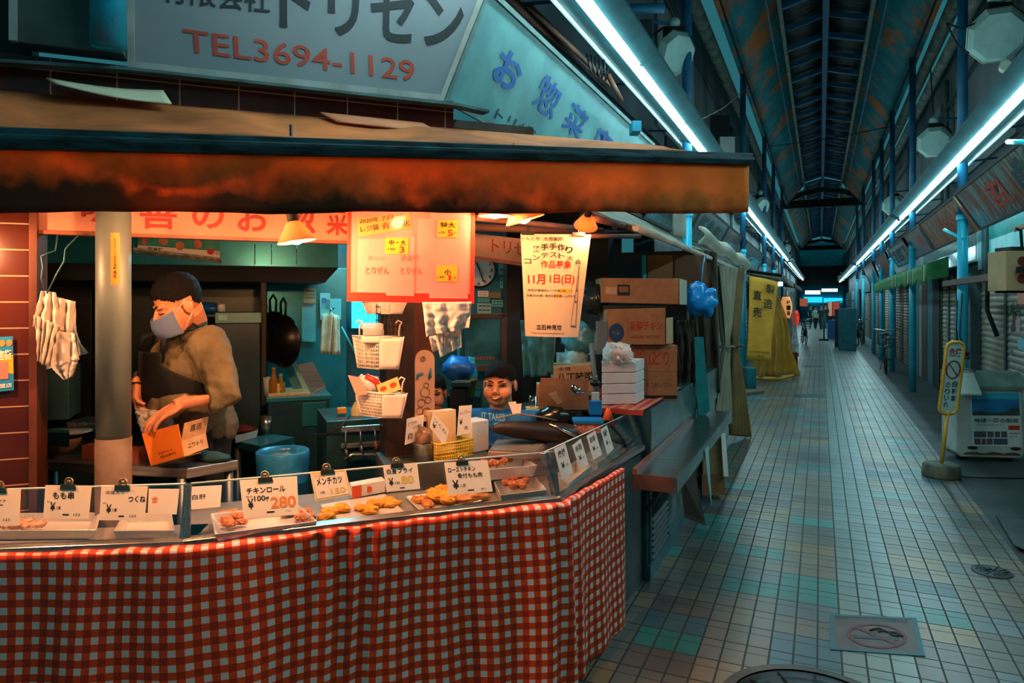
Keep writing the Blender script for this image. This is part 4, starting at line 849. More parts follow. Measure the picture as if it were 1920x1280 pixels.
mb.mat(6); Pq.text(mb, '5', .78, .22, .82, .29, .007, .02); Pq.text(mb, '3', .4, .4, .44, .47, .007, .02); Pq.text(mb, '1', .79, .7, .81, .76, .007, .02)
mb.mat(5); Pq.text(mb, '1枚', .71, .235, .76, .265, .007, 0); Pq.text(mb, '円', .83, .24, .85, .27, .007, 0); Pq.text(mb, '1枚', .31, .415, .37, .445, .007, 0); Pq.text(mb, '1枚', .7, .71, .76, .74, .007, 0); Pq.text(mb, '円', .83, .72, .85, .75, .007, 0)
mb.mat(7); Pq.text(mb, 'とりぜん', .14, .62, .32, .7, .0045, .018); Pq.text(mb, 'とりぜん', .41, .62, .58, .7, .0045, .018); Pq.text(mb, 'おいしい', .16, .5, .3, .55, .0045, .0); Pq.text(mb, '鶏専門', .41, .49, .55, .56, .0045, .0)
o = mb.build('bag_price_poster', [REDP, PINKP, LP, YTAG, OTAG, INK, REDINK, mat('faint_red_print', '#d8705c', rough=.6)], label='large red edged poster under clear film with yellow price tags', cat='poster')
MB().grid(lambda u, v: Pq.p(u, v, .01 + .003 * math.sin(u * 9) * math.sin(v * 7)), 16, 12).build('clear_film', glass_material('poster_film', fac=.02, rough=.12), WM and o)
# ---------------------------------------------------------------- kitchen behind the front
def kbox(px0, px1, py0, py1, off, dep, name, m, label=None, cat=None, parent=None, bevel=.004, kind=None):
    a, b = ch(px0, py1, off), ch(px1, py1, off); b.z = a.z; h = ch(px0, py0, off).z - a.z
    return MB().hexa([a, b, b + CHN * dep, a + CHN * dep], [p + UP * h for p in (a, b, b + CHN * dep, a + CHN * dep)]).build(name, m, parent, label, cat, bevel=bevel, kind=kind)
KDARK = mat('dark_oven_steel', '#28332f', '#161e1d', rough=.35, metal=.5, scale=2); KTEAL = mat('teal_kitchen_steel', '#2f8e98', '#1a6670', rough=.28, metal=.55, scale=3); KGREEN = mat('pale_kitchen_tile', '#3f7f80', '#2c6264', rough=.5)
hd = thing('cooker_hood', 'long stainless cooker hood over the kitchen', 'cooker hood', ch(440, 500, -1.05))
a, b = ch(60, 470, -1.0), ch(634, 506, -1.0); zb = ch(500, 500, -1.0).z; a.z = b.z = zb; zt = zb + .34
MB().hexa([a, b, b + CHN * .9, a + CHN * .9], [p + UP * (zt - zb) for p in (a, b, b + CHN * .9, a + CHN * .9)]).build('canopy', KTEAL, hd, bevel=.004)
c = b - CHX * .07
MB().hexa([a + CHN * .05 - UP * .085, c + CHN * .05 - UP * .085, c + CHN * .85 - UP * .085, a + CHN * .85 - UP * .085], [a + CHN * .0, b + CHN * .0, b + CHN * .88, a + CHN * .88]).build('lower_skirt', DARK, hd)
for x in (478, 509, 556):
    p, q = ch(x, 458, -.995), ch(x, 496, -.995); MB().tube([p, q], .003, 4).build('seam_strip', CHROME, hd)
hp = Panel(ch(258, 440, -.985), ch(412, 447, -.985), ch(412, 487, -.985), ch(258, 472, -.985)); mb = MB(); hp.slab(mb, .002); mb.mat(1); hp.rect(mb, .0, .0, 1, .6, .001)
mb.mat(2)
for u, v, r_ in ((.08, .3, .07), (.3, .25, .1), (.5, .45, .1), (.72, .3, .09)): hp.text(mb, '●', u - r_ * .5, v - .2, u + r_ * .6, v + .25, .002)
mb.mat(3); hp.text(mb, '●', .84, .5, .93, .8, .002); mb.mat(4); hp.text(mb, '国産鶏', .12, .66, .3, .9, .002, .02); hp.text(mb, '元気印', .94, .6, .99, .8, .002)
mb.build('food_poster', [PAPER, mat('green_print', '#1f7a6a', '#2e9a80', rough=.5, scale=20), mat('red_food_print', '#b0583a', '#c98a5a', rough=.5, scale=30), REDINK, INK], label='green food poster stuck on the cooker hood', cat='poster')
MB().hexa(*[[ch(x, y, -.99 + o) for x, y, o in ((250, 474, 0), (415, 493, 0), (415, 487, .03), (250, 468, .03))], [ch(x, y, -.99 + o) + UP * .012 for x, y, o in ((250, 474, 0), (415, 493, 0), (415, 487, .03), (250, 468, .03))]]).build('hood_lip', mat('peeling_paint_strip', '#a8aea0', '#6a6a5a', rough=.8, scale=30), hd)
kbox(60, 172, 533, 800, -1.75, .3, 'steel_oven', KDARK, 'dark upright steel oven left of the pillar', 'oven'); kbox(176, 372, 533, 800, -1.72, .3, 'steel_oven', KDARK, 'dark upright steel oven behind the cook', 'oven'); kbox(376, 488, 533, 800, -1.75, .3, 'steel_oven', KDARK, 'dark upright steel oven right of the cook', 'oven')
kbox(60, 130, 690, 790, -1.3, .3, 'steel_cupboard', mat('pale_teal_panel', '#5a8a8c', '#47777a', rough=.5), 'pale teal cupboard at the left behind the hanging bags', 'cupboard')
fr_ = thing('fridge', 'dark square appliance with pale top band right of the cook', 'appliance', ch(447, 860, -.95)); kbox(404, 488, 606, 930, -1.02, .4, 'body', mat('dark_teal_appliance', '#1d3a3e', '#122a2e', rough=.3), parent=fr_); kbox(403, 490, 586, 606, -1.01, .42, 'top_band', mat('pale_teal_band', '#5f9a98', '#4c8684', rough=.4), parent=fr_)
P = Panel(ch(410, 590, -1.0), ch(426, 591, -1.0), ch(426, 601, -1.0), ch(410, 600, -1.0)); mb = MB(); P.slab(mb, .001); mb.build('label_sticker', mat('aqua_sticker', '#7fc8c0', rough=.5), fr_)
p = ch(388, 578, -1.2); MB().ball(p, (.09, .06, .035), 16, 10, lambda q: 1 + .25 * noise.noise(q * 3)).build('cloth_bundle', mat('blue_plastic_sheet', '#1f6ac0', '#184f98', rough=.35, scale=12), label='blue plastic bundle lying on top of the dark appliance', cat='bag')
p = ch(415, 584, -1.1); MB().lathe([(0, 0), (.022, 0), (.022, .035), (.018, .045), (0, .045)], 14, p - UP * .0).build('jar', GLASS if False else mat('pale_jar', '#b9c4b6', rough=.2), label='small pale jar on top of the dark appliance', cat='jar')
kbox(489, 500, 520, 760, -1.1, .06, 'wall_kitchen_post', mat('dark_kitchen_post', '#2a2620', '#1a1a18', rough=.6), kind='structure')
kbox(500, 650, 500, 860, -1.95, .05, 'wall_kitchen_panel', KTEAL, kind='structure')
# woks
def wok(px, py, off, r, label, turn):
    c = ch(px, py, off); t = thing('wok', label, 'wok', c - UP * r); ax = (-CHN * math.cos(turn) + CHX * math.sin(turn)).normalized()
    M_ = fr(c, ax.cross(UP), ax).to_3x3(); IRON = mat('black_iron', '#14181a', '#0b0e10', rough=.3, metal=.6, scale=8)
    MB().lathe([(0, r * .42), (r * .4, r * .36), (r * .75, r * .18), (r, 0), (r * 1.02, -.004), (r * .97, 0), (r * .72, r * .14), (r * .36, r * .31), (0, r * .36)], 36, c, M_).build('bowl', IRON, t)
    mb = MB(); w_ = M_ @ V((1, 0, 0)); mb.tube([c + UP * r * .95 - w_ * .02, c + UP * (r + .07) - w_ * .025, c + UP * (r + .1), c + UP * (r + .07) + w_ * .025, c + UP * r * .95 + w_ * .02], .007, 7); mb.build('handle', IRON, t)
wok(531, 640, -1.0, .15, 'black iron wok hung nearest on the kitchen post', -1.0); wok(512, 632, -1.15, .15, 'black iron wok hung behind the nearest wok', -.8)
def flat(px0, py0, px1, py1, off, m, name, label, cat, tt=(), mats=()):
    P = Panel(ch(px0, py0, off), ch(px1, py0 + (px1 - px0) * .02, off), ch(px1, py1 + (px1 - px0) * .02, off), ch(px0, py1, off)); mb = MB(); P.slab(mb, .002)
    for s, u0, v0, u1, v1, k in tt: mb.mat(k); P.text(mb, s, u0, v0, u1, v1, .001) if s else P.rect(mb, u0, v0, u1, v1, .001)
    return mb.build(name, [m] + list(mats or [INK]), label=label, cat=cat)
flat(569, 540, 592, 568, -1.9, mat('tan_notice', '#a08c66', rough=.8), 'notice', 'tan notice on the kitchen wall, upper of two', 'notice', [('注意事項', .1, .1, .9, .25, 1), ('ーーーー', .1, .4, .9, .45, 1), ('ーーーー', .1, .6, .9, .65, 1)])
flat(600, 549, 619, 580, -1.9, mat('pale_notice', '#8fb8b4', rough=.8), 'notice', 'pale notice on the kitchen wall, right of the tan one', 'notice', [('', .15, .3, .6, .6, 1)], [mat('blue_print', '#2a6a9a', rough=.6)])
flat(566, 570, 592, 640, -1.92, mat('aqua_sheet', '#3fa0a4', '#2e8488', rough=.3), 'wall_sheet', 'aqua sheet on the kitchen wall below the tan notice', 'sheet')
flat(659, 560, 708, 615, -2.0, mat('lit_aqua_window', '#2fc0d8', emit='#28c4e6', es=1.3), 'window_2', None, None).update_tag()
bpy.data.objects['window_2']['kind'] = 'structure'
TOW = mat('pale_patterned_towel', '#c9cdb4', '#a4a88c', rough=.9, scale=18)
tw = thing('towel', 'pale patterned towel hung on a hook in the kitchen', 'towel', ch(618, 664, -1.5))
for q, s in (([(603, 588), (624, 586), (618, 664), (600, 662)], 1), ([(622, 588), (636, 592), (638, 664), (622, 664)], 5)):
    c = [ch(x, y, -1.5) for x, y in q]; MB().grid(lambda u, v: c[0].lerp(c[1], u).lerp(c[3].lerp(c[2], u), v) - CHN * .02 * math.sin(u * 7 + s), 10, 10).build('hanging_fold', TOW, tw, solid=.01)
MB().tube([ch(618, 588, -1.5), ch(620, 580, -1.5), ch(626, 578, -1.52)], .006, 6).build('hook', CHROME, tw)
# stove block, boards, bottles
st = thing('stove_block', 'dark teal cooking unit with a wooden board on top', 'stove', V((ch(560, 800, -.95).x, ch(560, 800, -.95).y, 0)))
KB = mat('dark_teal_unit', '#1f4a50', '#123338', rough=.35, metal=.3)
def kfloor(px0, px1, py0, off, dep, name, m, parent=None, label=None, cat=None, z0=0):
    a, b = ch(px0, py0, off), ch(px1, py0, off); b.z = a.z; h = a.z - z0; a.z = b.z = z0
    return MB().hexa([a, b, b + CHN * dep, a + CHN * dep], [p + UP * h for p in (a, b, b + CHN * dep, a + CHN * dep)]).build(name, m, parent, label, cat, bevel=.004)
kfloor(502, 618, 752, -.95, .45, 'body', KB, st); kbox(566, 612, 755, 800, -.94, .1, 'control_box', KTEAL, parent=st); kbox(499, 622, 746, 755, -.94, .5, 'top_plate', KTEAL, parent=st)
def onch(px, py, off): return ch(px, py, off)
a, b = ch(503, 746, -1.0), ch(582, 746, -1.0); b.z = a.z
MB().hexa([a, b, b + CHN * .28, a + CHN * .28], [p + UP * .02 for p in (a, b, b + CHN * .28, a + CHN * .28)]).build('cutting_board', mat('worn_wood_board', '#c9a468', '#a8834c', rough=.7, stretch=(2, 12, 2)), label='worn wooden cutting board on the cooking unit', cat='cutting board', bevel=.003)
for i, (q, m, lb) in enumerate((([(530, 684), (545, 682), (572, 740), (556, 742)], KGREEN, 'teal tray leaning leftmost in the row behind the bottles'), ([(546, 680), (556, 678), (585, 738), (573, 740)], mat('pale_teal_board', '#8fc0bc', '#78aaa6', rough=.4), 'pale board leaning in the middle of the tray row'), ([(557, 684), (586, 678), (612, 726), (586, 740)], STEEL, 'shiny steel tray leaning rightmost in the tray row'))):
    P = Panel(*[ch(x, y, -1.2 + .05 * i) for x, y in q]); mb = MB(); P.slab(mb, .012); 
    if i == 2: mb.frame(None); P.frame(mb, .012, .015, .01)
    mb.build('leaning_tray', m, label=lb, cat='tray')
AMB = mat('amber_oil', '#b07a18', '#8a5a0c', rough=.12, trans=.35); 
for px, lb, zz in ((513, 'amber oil bottle, left of the pair on the cooking unit', .0), (526, 'amber oil bottle with pale label, right of the pair', -.04)):
    p = ch(px, 742, -1.08); t = thing('oil_bottle', lb, 'bottle', p); MB().lathe([(0, 0), (.026, 0), (.027, .01), (.027, .09 + zz * .3), (.011, .125 + zz), (.011, .15 + zz), (0, .15 + zz)], 20, p).build('glass', AMB, t); MB().lathe([(0, .0), (.0125, 0), (.0125, .018), (0, .018)], 14, p + UP * (.15 + zz)).build('cap', mat('gold_cap', '#c8a840', rough=.3, metal=.7), t)
    if px == 526: wrap(MB(), p, .0275, R(200), R(300), p.z + .02, p.z + .075).build('label_wrap', mat('cream_label', '#d8c890', rough=.6), t)
p = ch(501, 742, -1.1); MB().lathe([(0, 0), (.016, 0), (.024, .11), (.022, .11), (.015, .004), (0, .004)], 18, p).build('paper_cup', mat('pale_blue_cup', '#9cc0c4', rough=.6), label='tall pale cup beside the oil bottles', cat='cup')
# front work table and second table
def table(corners, z, th, label, legs, m, lm=STEELD):
    P = [onz(x, y, z) for x, y in corners]; t = thing('work_table', label, 'table', V((sum(p.x for p in P) / 4, sum(p.y for p in P) / 4, 0)))
    MB().hexa([p - UP * th for p in P], P).build('table_top', m, t, bevel=.003); c = sum(P, V()) / 4
    for p in P:
        q = p.lerp(c, .08); MB().tube([(q.x, q.y, 0), (q.x, q.y, z - th)], .018, 10).build('leg', lm, t)
    return P
TZ = .92
T1 = table([(30, 862), (351, 878), (447, 862), (90, 850)], TZ, .042, 'stainless work table in front of the cook, behind the pillar', 4, STEEL)
T2 = table([(441, 826), (488, 836), (552, 819), (506, 812)], .86, .04, 'small teal steel table right of the cook', 4, KTEAL)
p = onz(499, 812, .86); MB().lathe([(0, 0), (.032, 0), (.032, .1), (.028, .1), (.028, .005), (0, .005)], 22, p).build('steel_can', STEEL, label='plain steel can on the small teal table', cat='can')
tray([(440, 818), (484, 806), (474, 792), (438, 800)], .861, .04, 'steel tray of red meat on the small teal table'); MB().ball(onz(455, 803, .895), (.07, .05, .02), 12, 8, lambda q: 1 + .3 * noise.noise(q * 3)).build('raw_meat', mat('dark_red_meat', '#7a2a20', '#5a1c16', rough=.4), label='dark red meat heaped in the steel tray on the small table', cat='meat')
# waste bin with blue liner under the table
bn = thing('waste_bin', 'round bin with a blue plastic liner beside the small teal table', 'bin', V((onz(530, 890, .4).x, onz(530, 890, .4).y, 0)))
p = ch(530, 845, -.25); pz = p.z; p = V((p.x, p.y, 0)); LINER = mat('blue_bin_liner', '#2a86c0', '#1c6aa4', rough=.25, scale=10, bump=.4, bscale=30)
MB().lathe([(0, 0), (.105, 0), (.115, pz - .12)], 26, p).build('body', KB, bn); MB().lathe([(.117, pz - .14), (.12, pz - .04), (.122, pz), (.116, pz + .004), (.108, pz - .02), (.1, pz - .1)], 26, p).build('liner', LINER, bn)
MB().ball(p + UP * (pz - .05), (.08, .08, .04), 12, 8, lambda q: 1 + .3 * noise.noise(q * 3)).build('rubbish', mat('pale_rubbish', '#8aa0a8', '#5a6a70', rough=.6), bn)
# grill unit, gas pipes, bottle of detergent, tools
kfloor(612, 722, 790, -.35, .45, 'grill_unit', KB, None, 'dark grill unit left of the wooden post', 'grill')
kbox(640, 716, 800, 812, -.33, .05, 'burner_rail', STEEL, 'steel burner rail on the front of the grill unit', 'rail'); kbox(640, 716, 832, 842, -.33, .05, 'burner_rail', STEEL, 'lower steel rail on the front of the grill unit', 'rail')
mb = MB(); mb.tube([ch(645, 862, -.3), ch(660, 852, -.3), ch(700, 852, -.3), ch(716, 860, -.3)], .01, 8); mb.build('bent_bar', STEEL, label='bent steel bar along the bottom of the grill unit', cat='bar')
for x, lb, h in ((648, 'hanging tongs at the left of the grill rail', 846), (676, 'hanging black ladle on the grill rail', 838), (703, 'hanging brown handled turner on the grill rail', 830)):
    t = thing('utensil', lb, 'utensil', ch(x, h, -.3)); MB().tube([ch(x, 806, -.3), ch(x, h, -.3)], .004, 6).build('shaft', STEEL, t); MB().tube([ch(x, h - 4, -.3), ch(x + 3, h + 14, -.3)], [.009, .014], 8, flat=.5).build('blade', mat('wood_handle', '#7a4a28', rough=.6) if x == 703 else STEELD, t)
p = ch(671, 798, -.5); t = thing('spray_bottle', 'yellow and white plastic bottle hung left of the wooden post', 'bottle', p); MB().lathe([(0, 0), (.034, 0), (.036, .02), (.036, .03)], 20, p).build('base_band', mat('aqua_liquid', '#3fb0b8', rough=.3), t); MB().lathe([(.036, .03), (.036, .09), (.02, .12), (.012, .13), (0, .13)], 20, p).build('bottle', mat('yellow_white_bottle', '#d8d090', '#c8c890', rough=.35), t); MB().lathe([(0, .13), (.014, .13), (.012, .165), (0, .165)], 12, p).build('nozzle', WHITEP, t)
kbox(633, 650, 765, 776, -.5, .04, 'small_box', mat('yellow_red_box', '#e0a030', '#d88020', rough=.5), 'small yellow box on the grill unit', 'box')
kbox(600, 640, 560, 600, -1.9, .01, 'notice', mat('aqua_notice', '#5ab0b4', rough=.6), 'aqua notice low on the kitchen wall beside the towel', 'notice')
MB().tube([ch(585, 815, -.4), ch(610, 815, -.35), ch(640, 800, -.3), ch(655, 780, -.4)], .005, 6).build('gas_hose', DARK, label='thin dark hose curving to the grill unit', cat='hose')
MB().tube([ch(640, 612, -1.2), ch(668, 665, -1.15)], .006, 6).build('broom_stick', BLUE, label='teal stick leaning on the kitchen wall by the towel', cat='stick')
# things on the front work table
FOIL = mat('crumpled_foil', '#c4c6c4', '#8a9090', rough=.22, metal=.9, scale=30, bump=.8, bscale=60)
def foil(px0, px1, py, dz, dep, h, label):
    a, b = onz(px0, py, TZ), onz(px1, py, TZ); d = (b - a).normalized(); n = V((-d.y, d.x, 0)); a = a + UP * dz; b = b + UP * dz
    MB().hexa([a, b, b + n * dep, a + n * dep], [p + UP * h for p in (a - d * .01 - n * .01, b + d * .01 - n * .01, b + n * (dep + .01) + d * .01, a + n * (dep + .01) - d * .01)]).build('foil_tray', FOIL, label=label, cat='foil tray', bevel=.006)
foil(128, 190, 838, .07, .14, .05, 'shiny foil tray standing beside the pillar on the work table'); 
MB().hexa([onz(80, 836, TZ + .06), onz(130, 838, TZ + .06), onz(130, 832, TZ + .06) , onz(80, 830, TZ + .06)], [p + UP * .06 for p in (onz(80, 836, TZ + .06), onz(130, 838, TZ + .06), onz(130, 832, TZ + .06), onz(80, 830, TZ + .06))]).build('dark_tray', KB, label='dark tray left of the foil tray on the work table', cat='tray')
p = onz(122, 848, TZ); t = thing('plate', 'large cream oval plate on the glass bowl', 'plate', p + UP * .075)
M_ = Matrix.Diagonal((1.0, .75, 1)); MB().lathe([(0, 0), (.06, 0), (.115, .018), (.117, .021), (.06, .008), (0, .006)], 36, p + UP * .075 + HD * .02, M_).build('dish', mat('cream_plate', '#d8d2b4', rough=.25), t)
p2 = onz(112, 850, TZ); MB().lathe([(0, .001), (.05, .001), (.085, .05), (.088, .072), (.085, .072), (.08, .05), (.046, .006), (0, .006)], 30, p2).build('glass_bowl', mat('brown_glass', '#a0785c', '#5a3a2a', rough=.1, trans=.4), label='brownish glass bowl under the cream plate', cat='bowl')
mb = MB(); mb.box(onz(172, 858, TZ) + UP * .03, (.05, .06, .06), Matrix.Rotation(YAW, 3, 'Z')); mb.build('sauce_box', mat('brown_sauce_box', '#8a4428', rough=.6), label='small brown box left of the pillar on the work table', cat='box')
mb = MB(); mb.box(onz(256, 863, TZ) + UP * .028, (.05, .06, .056), Matrix.Rotation(YAW, 3, 'Z')); mb.build('sauce_box', mat('brown_sauce_box', ''), label='small brown box right of the pillar on the work table', cat='box')
# open orange carton
oc = thing('open_carton', 'open orange carton tipped on the work table before the cook', 'carton', onz(310, 874, TZ))
OR = mat('orange_carton_face', '#f08024', '#e87818', rough=.7)
A, B, C, D = at(266, 813, 2.84), at(333, 795, 2.80), at(345, 856, 2.78), at(283, 874, 2.82)
nn = (B - A).cross(D - A).normalized(); nn = nn if nn.dot(HD) > 0 else -nn
P = Panel(A, B, C, D); mb = MB(); P.slab(mb, .004); mb.mat(1); P.text(mb, '名古屋コーチン', .3, .66, .8, .74, .001); P.text(mb, '鶏肉専門', .34, .78, .8, .86, .001); mb.build('front_face', [OR, mat('dark_orange_print', '#9a4c10', rough=.7)], oc)
E_, F_, G_ = at(391, 839, 2.95), at(386, 812, 2.97), at(341, 826, 2.82)
P = Panel(G_, F_, E_, C); mb = MB(); P.slab(mb, .004); mb.mat(1); P.text(mb, 'ニワトリ', .2, .3, .8, .6, .001); mb.build('side_face', [CARDL, INK], oc)
P = Panel(at(347, 793, 2.84), at(391, 781, 2.98), F_, G_); mb = MB(); P.slab(mb, .004); mb.mat(1); P.text(mb, '直送', .25, .2, .75, .6, .001, 0); mb.build('open_flap', [CARDL, INK], oc)
MB().prism([A, D, D + nn * .1, A + nn * .1], (B - A).normalized() * .003).build('left_face', CARD, oc); MB().prism([D, C, C + nn * .1, D + nn * .1], UP * .003).build('bottom_face', CARD, oc)
drape([(252, 764), (325, 772), (322, 815), (262, 815)], 2.93, film('clear_wrap', '#e8e0d4', .35, .1), 'clear wrap bunched out of the open orange carton', amp=.02, seed=6, name='plastic_wrap', cat='wrap')
dcl = MB().ball(onz(396, 862, TZ) + UP * .014, (.1, .05, .022), 18, 10, lambda q: 1 + .22 * noise.noise(q * 3 + V((4, 0, 0)))).build('dish_cloth', mat('dark_teal_cloth', '#1c4a54', '#12343c', rough=.85), label='folded dark teal cloth on the corner of the work table', cat='cloth')
# gloves and bags hung at the tiled pier
GLV = fabric('white_glove_bag', '#f4e6da', '#e8d4c6', tr=.25)
gb = thing('glove_bundle', 'bundle of white gloves and bags hung from wires beside the tiled pier', 'gloves', ch(110, 712, .08))
def bag(fn_pts, off, m, nm, seed, amp=.014):
    c = [ch(x, y, off) for x, y in fn_pts]
    MB().grid(lambda u, v: c[0].lerp(c[1], u).lerp(c[3].lerp(c[2], u), v) - CHN * (amp * math.sin(u * 15 + seed + 2 * v) * (.4 + v) + amp * noise.noise(V((u * 6, v * 6, seed)))), 14, 14).build(nm, m, gb, solid=.002)
bag([(78, 545), (104, 548), (120, 622), (62, 612)], .06, GLV, 'glove', 1); bag([(64, 590), (90, 600), (84, 680), (70, 675)], .08, GLV, 'glove', 3, .02); bag([(88, 600), (112, 610), (98, 686), (78, 682)], .1, GLV, 'glove', 4, .02)
bag([(100, 555), (141, 565), (142, 655), (90, 622)], .05, GLV, 'bag', 2); bag([(92, 618), (140, 625), (149, 674), (88, 692)], .09, BAGW, 'bag', 5); bag([(88, 680), (148, 672), (134, 706), (122, 712)], .09, BAGW, 'bag', 7); bag([(140, 600), (146, 640), (166, 662), (144, 668)], .05, BAGC, 'bag', 8)
mb = MB(); WIRE = mat('teal_wire', '#3a6a74', rough=.4, metal=.5)
mb.tube([ch(108, 440, .07), ch(104, 470, .07), ch(88, 475, .07), ch(77, 480, .07), ch(80, 500, .07), ch(77, 520, .07), ch(84, 545, .07)], .003, 6); mb.build('wire_hook', WIRE, gb)
mb = MB(); mb.tube([ch(148, 440, .07), ch(128, 460, .07), ch(122, 468, .07), ch(120, 490, .07), ch(108, 510, .07), ch(88, 550, .07)], .003, 6); mb.build('wire_hook', WIRE, gb)
# leaflet on the tiled pier
P = Panel(ch(-40, 634, .035), ch(24, 630, .035), ch(26, 731, .035), ch(-38, 738, .035)); mb = MB(); P.slab(mb, .002); mb.mat(1); mb.add([P.p(0, .2, .001), P.p(1, .35, .001), P.p(1, .7, .001), P.p(0, .55, .001)], [(0, 1, 2, 3)]); mb.mat(2); P.text(mb, '●●', .6, .06, .98, .18, .002); mb.mat(3); P.text(mb, '商店街', .35, .24, .95, .44, .003, .03); mb.mat(4); P.rect(mb, .5, .46, .85, .78, .002); mb.mat(5); P.text(mb, '加盟店', .4, .86, .95, .94, .003, .01)
mb.build('leaflet', [mat('blue_leaflet', '#1f8ac8', '#1878b4', rough=.5), mat('yellow_leaflet_band', '#f0b828', rough=.5), OINK, PAPER, PINKP, PAPER], label='blue and yellow leaflet on the tiled pier at the left edge', cat='leaflet')

# ---------------------------------------------------------------- people
SKIN = mat('warm_skin', '#c98a64', '#bf7c56', rough=.5, scale=20, sub=.15); HAIR = mat('black_hair', '#100e0d', '#080707', rough=.75, scale=60, bump=1, bscale=220, spec=.2)
def soft(mb, name, m, parent, vox, it=4, **kw):
    o = mb.build(name, m, parent, **kw); r = o.modifiers.new('r', 'REMESH'); r.mode = 'VOXEL'; r.voxel_size = vox; r.use_smooth_shade = True
    s = o.modifiers.new('s', 'SMOOTH'); s.factor = .6; s.iterations = it; return o
def head_shapes(mb, M, k=1.0, cheek=1.0):
    mb.frame(M @ Matrix.Scale(k, 4))
    mb.ball((0, -.015, .035), (.074, .092, .082), 24, 16); mb.ball((0, .022, -.025), (.065, .068, .082), 24, 16); mb.ball((0, .04, -.075), (.05 * cheek, .045, .04), 18, 12)
    for s in (-1, 1):
        mb.ball((s * .036, .052, -.04), (.03 * cheek, .034 * cheek, .034 * cheek), 14, 9); mb.ball((s * .03, .074, .022), (.03, .014, .009), 12, 8); mb.ball((s * .077, -.012, -.012), (.009, .02, .034), 12, 9)
        mb.ball((s * .011, .096, -.037), (.009, .010, .008), 10, 7)
    mb.tube([(0, .08, .012), (0, .098, -.014), (0, .107, -.033)], [.009, .011, .0125], 10)
    mb.ball((0, .088, -.061), (.023, .011, .0065), 12, 8); mb.ball((0, .086, -.073), (.02, .011, .007), 12, 8)
    mb.frame(None)
def hair_cap(M, k, m, parent, front=.9, base=.012, grow=1.075, spike=.03, seed=2):
    N_, K_ = 80, 44; vs = {}; mb = MB(); mb.frame(M @ Matrix.Scale(k, 4)); pts = []; fs = []
    def p(i, j):
        th = math.pi * j / K_; ph = 2 * math.pi * i / N_; q = V((math.sin(th) * math.cos(ph), math.sin(th) * math.sin(ph), math.cos(th)))
        g = 1.035 + (grow - 1.035) * min(1, max(0, (q.z - .0) * 1.5)) + spike * .45 * max(0, q.z + .1) * noise.noise(V((q.x * 16, q.y * 16, q.z * 7)) + V((seed, 0, 0))); return V((q.x * .074 * g, -.015 + q.y * .092 * g, .035 + q.z * .082 * g))
    idx = {}
    for j in range(K_ + 1):
        for i in range(N_): idx[i, j] = len(pts); pts.append(p(i, j))
    for j in range(K_):
        for i in range(N_):
            c = (p(i, j) + p(i + 1, j + 1)) / 2
            if c.z > front * c.y + base + .012 * noise.noise(c * 50) and not (abs(c.x) > .05 and -.045 < c.y < .02 and c.z < .02): fs.append((idx[i, j], idx[i, j + 1], idx[(i + 1) % N_, j + 1], idx[(i + 1) % N_, j]))
    mb.add(pts, fs, True); mb.frame(None); return mb.build('hair', m, parent, solid=.003)
def hand(mb, wrist, along_, palm, side, curl=.5, k=1.0):           # palm = direction the palm faces, side = +1 thumb on local +x
    y = V(along_).normalized(); z = -V(palm); z = (z - y * z.dot(y)).normalized(); x = y.cross(z); F = lambda a, b, c: V(wrist) + (x * a + y * b + z * c) * k
    mb.ball(F(0, .045, 0), (.043 * k, .052 * k, .017 * k), 16, 10, rot=Matrix((x, y, z)).transposed()); mb.tube([F(0, -.03, 0), F(0, .02, 0)], [.026 * k, .03 * k], 12, flat=.75)
    for fx, L_, cu in ((-.032, .058, 1.15), (-.011, .074, 1.0), (.011, .08, .95), (.032, .07, .85)):
        fx *= side; a = 0; q = (fx, .086, 0); pts = [F(fx * .8, .06, 0), F(*q)]
        for s in (.45, .32, .23): a += curl * cu * .75; q = (q[0] * 1.03, q[1] + L_ * s * math.cos(a), q[2] - L_ * s * math.sin(a)); pts.append(F(*q))
        mb.tube(pts, [.0095 * k, .0095 * k, .009 * k, .0082 * k, .007 * k], 9)
    s = side; mb.tube([F(s * .022, .015, 0), F(s * .046, .04, -.012), F(s * .056, .066, -.026), F(s * .054, .088, -.04)], [.014 * k, .012 * k, .010 * k, .008 * k], 9)
# the cook
ck = thing('person', 'person in an olive jumper, dark apron and blue face mask packing at the work table', 'person', V((at(372, 800, 3.2).x, at(372, 800, 3.2).y, 0)))
Fd = (-RT * .62 - HD * .78).normalized(); Lf = V((-Fd.y, Fd.x, 0))                       # facing, and the cook's left
Fd_cook = Fd
hips = at(374, 835, 3.27); hips.z = .98; chest = at(352, 690, 3.17); neck = at(352, 612, 3.1); neck.z -= .0
hc = at(333, 571, 3.02)
Fh = (-RT * .74 - HD * .67).normalized(); hf = (Fh * .9 - UP * .43).normalized(); hl = Lf; hu = hl.cross(-hf) if hl.cross(-hf).z > 0 else hf.cross(hl) * -1
hx = hf.cross(UP).normalized(); hu = hx.cross(hf).normalized(); HM = Matrix.Translation(hc) @ Matrix((hx, hf, hu)).transposed().to_4x4()
lsh, rsh = chest + UP * .115 + Lf * .185, chest + UP * .115 - Lf * .185
lel = at(424, 745, 2.98); lwr = at(340, 757, 2.9); rel = at(282, 705, 3.2); rwr = at(257, 722, 3.06)
mb = MB(); head_shapes(mb, HM, 1.06)
mb.tube([hc - hf * .035 - hu * .03, neck + UP * .03 - Fd * .02, chest + UP * .1], [.058, .064, .085], 14); mb.ball(chest, (.15, .11, .17), 18, 12); mb.tube([chest, hips], [.12, .12], 16)
mb.tube([lsh, lel, lwr], [.05, .042, .029], 14); mb.tube([rsh, rel, rwr], [.05, .042, .029], 14)
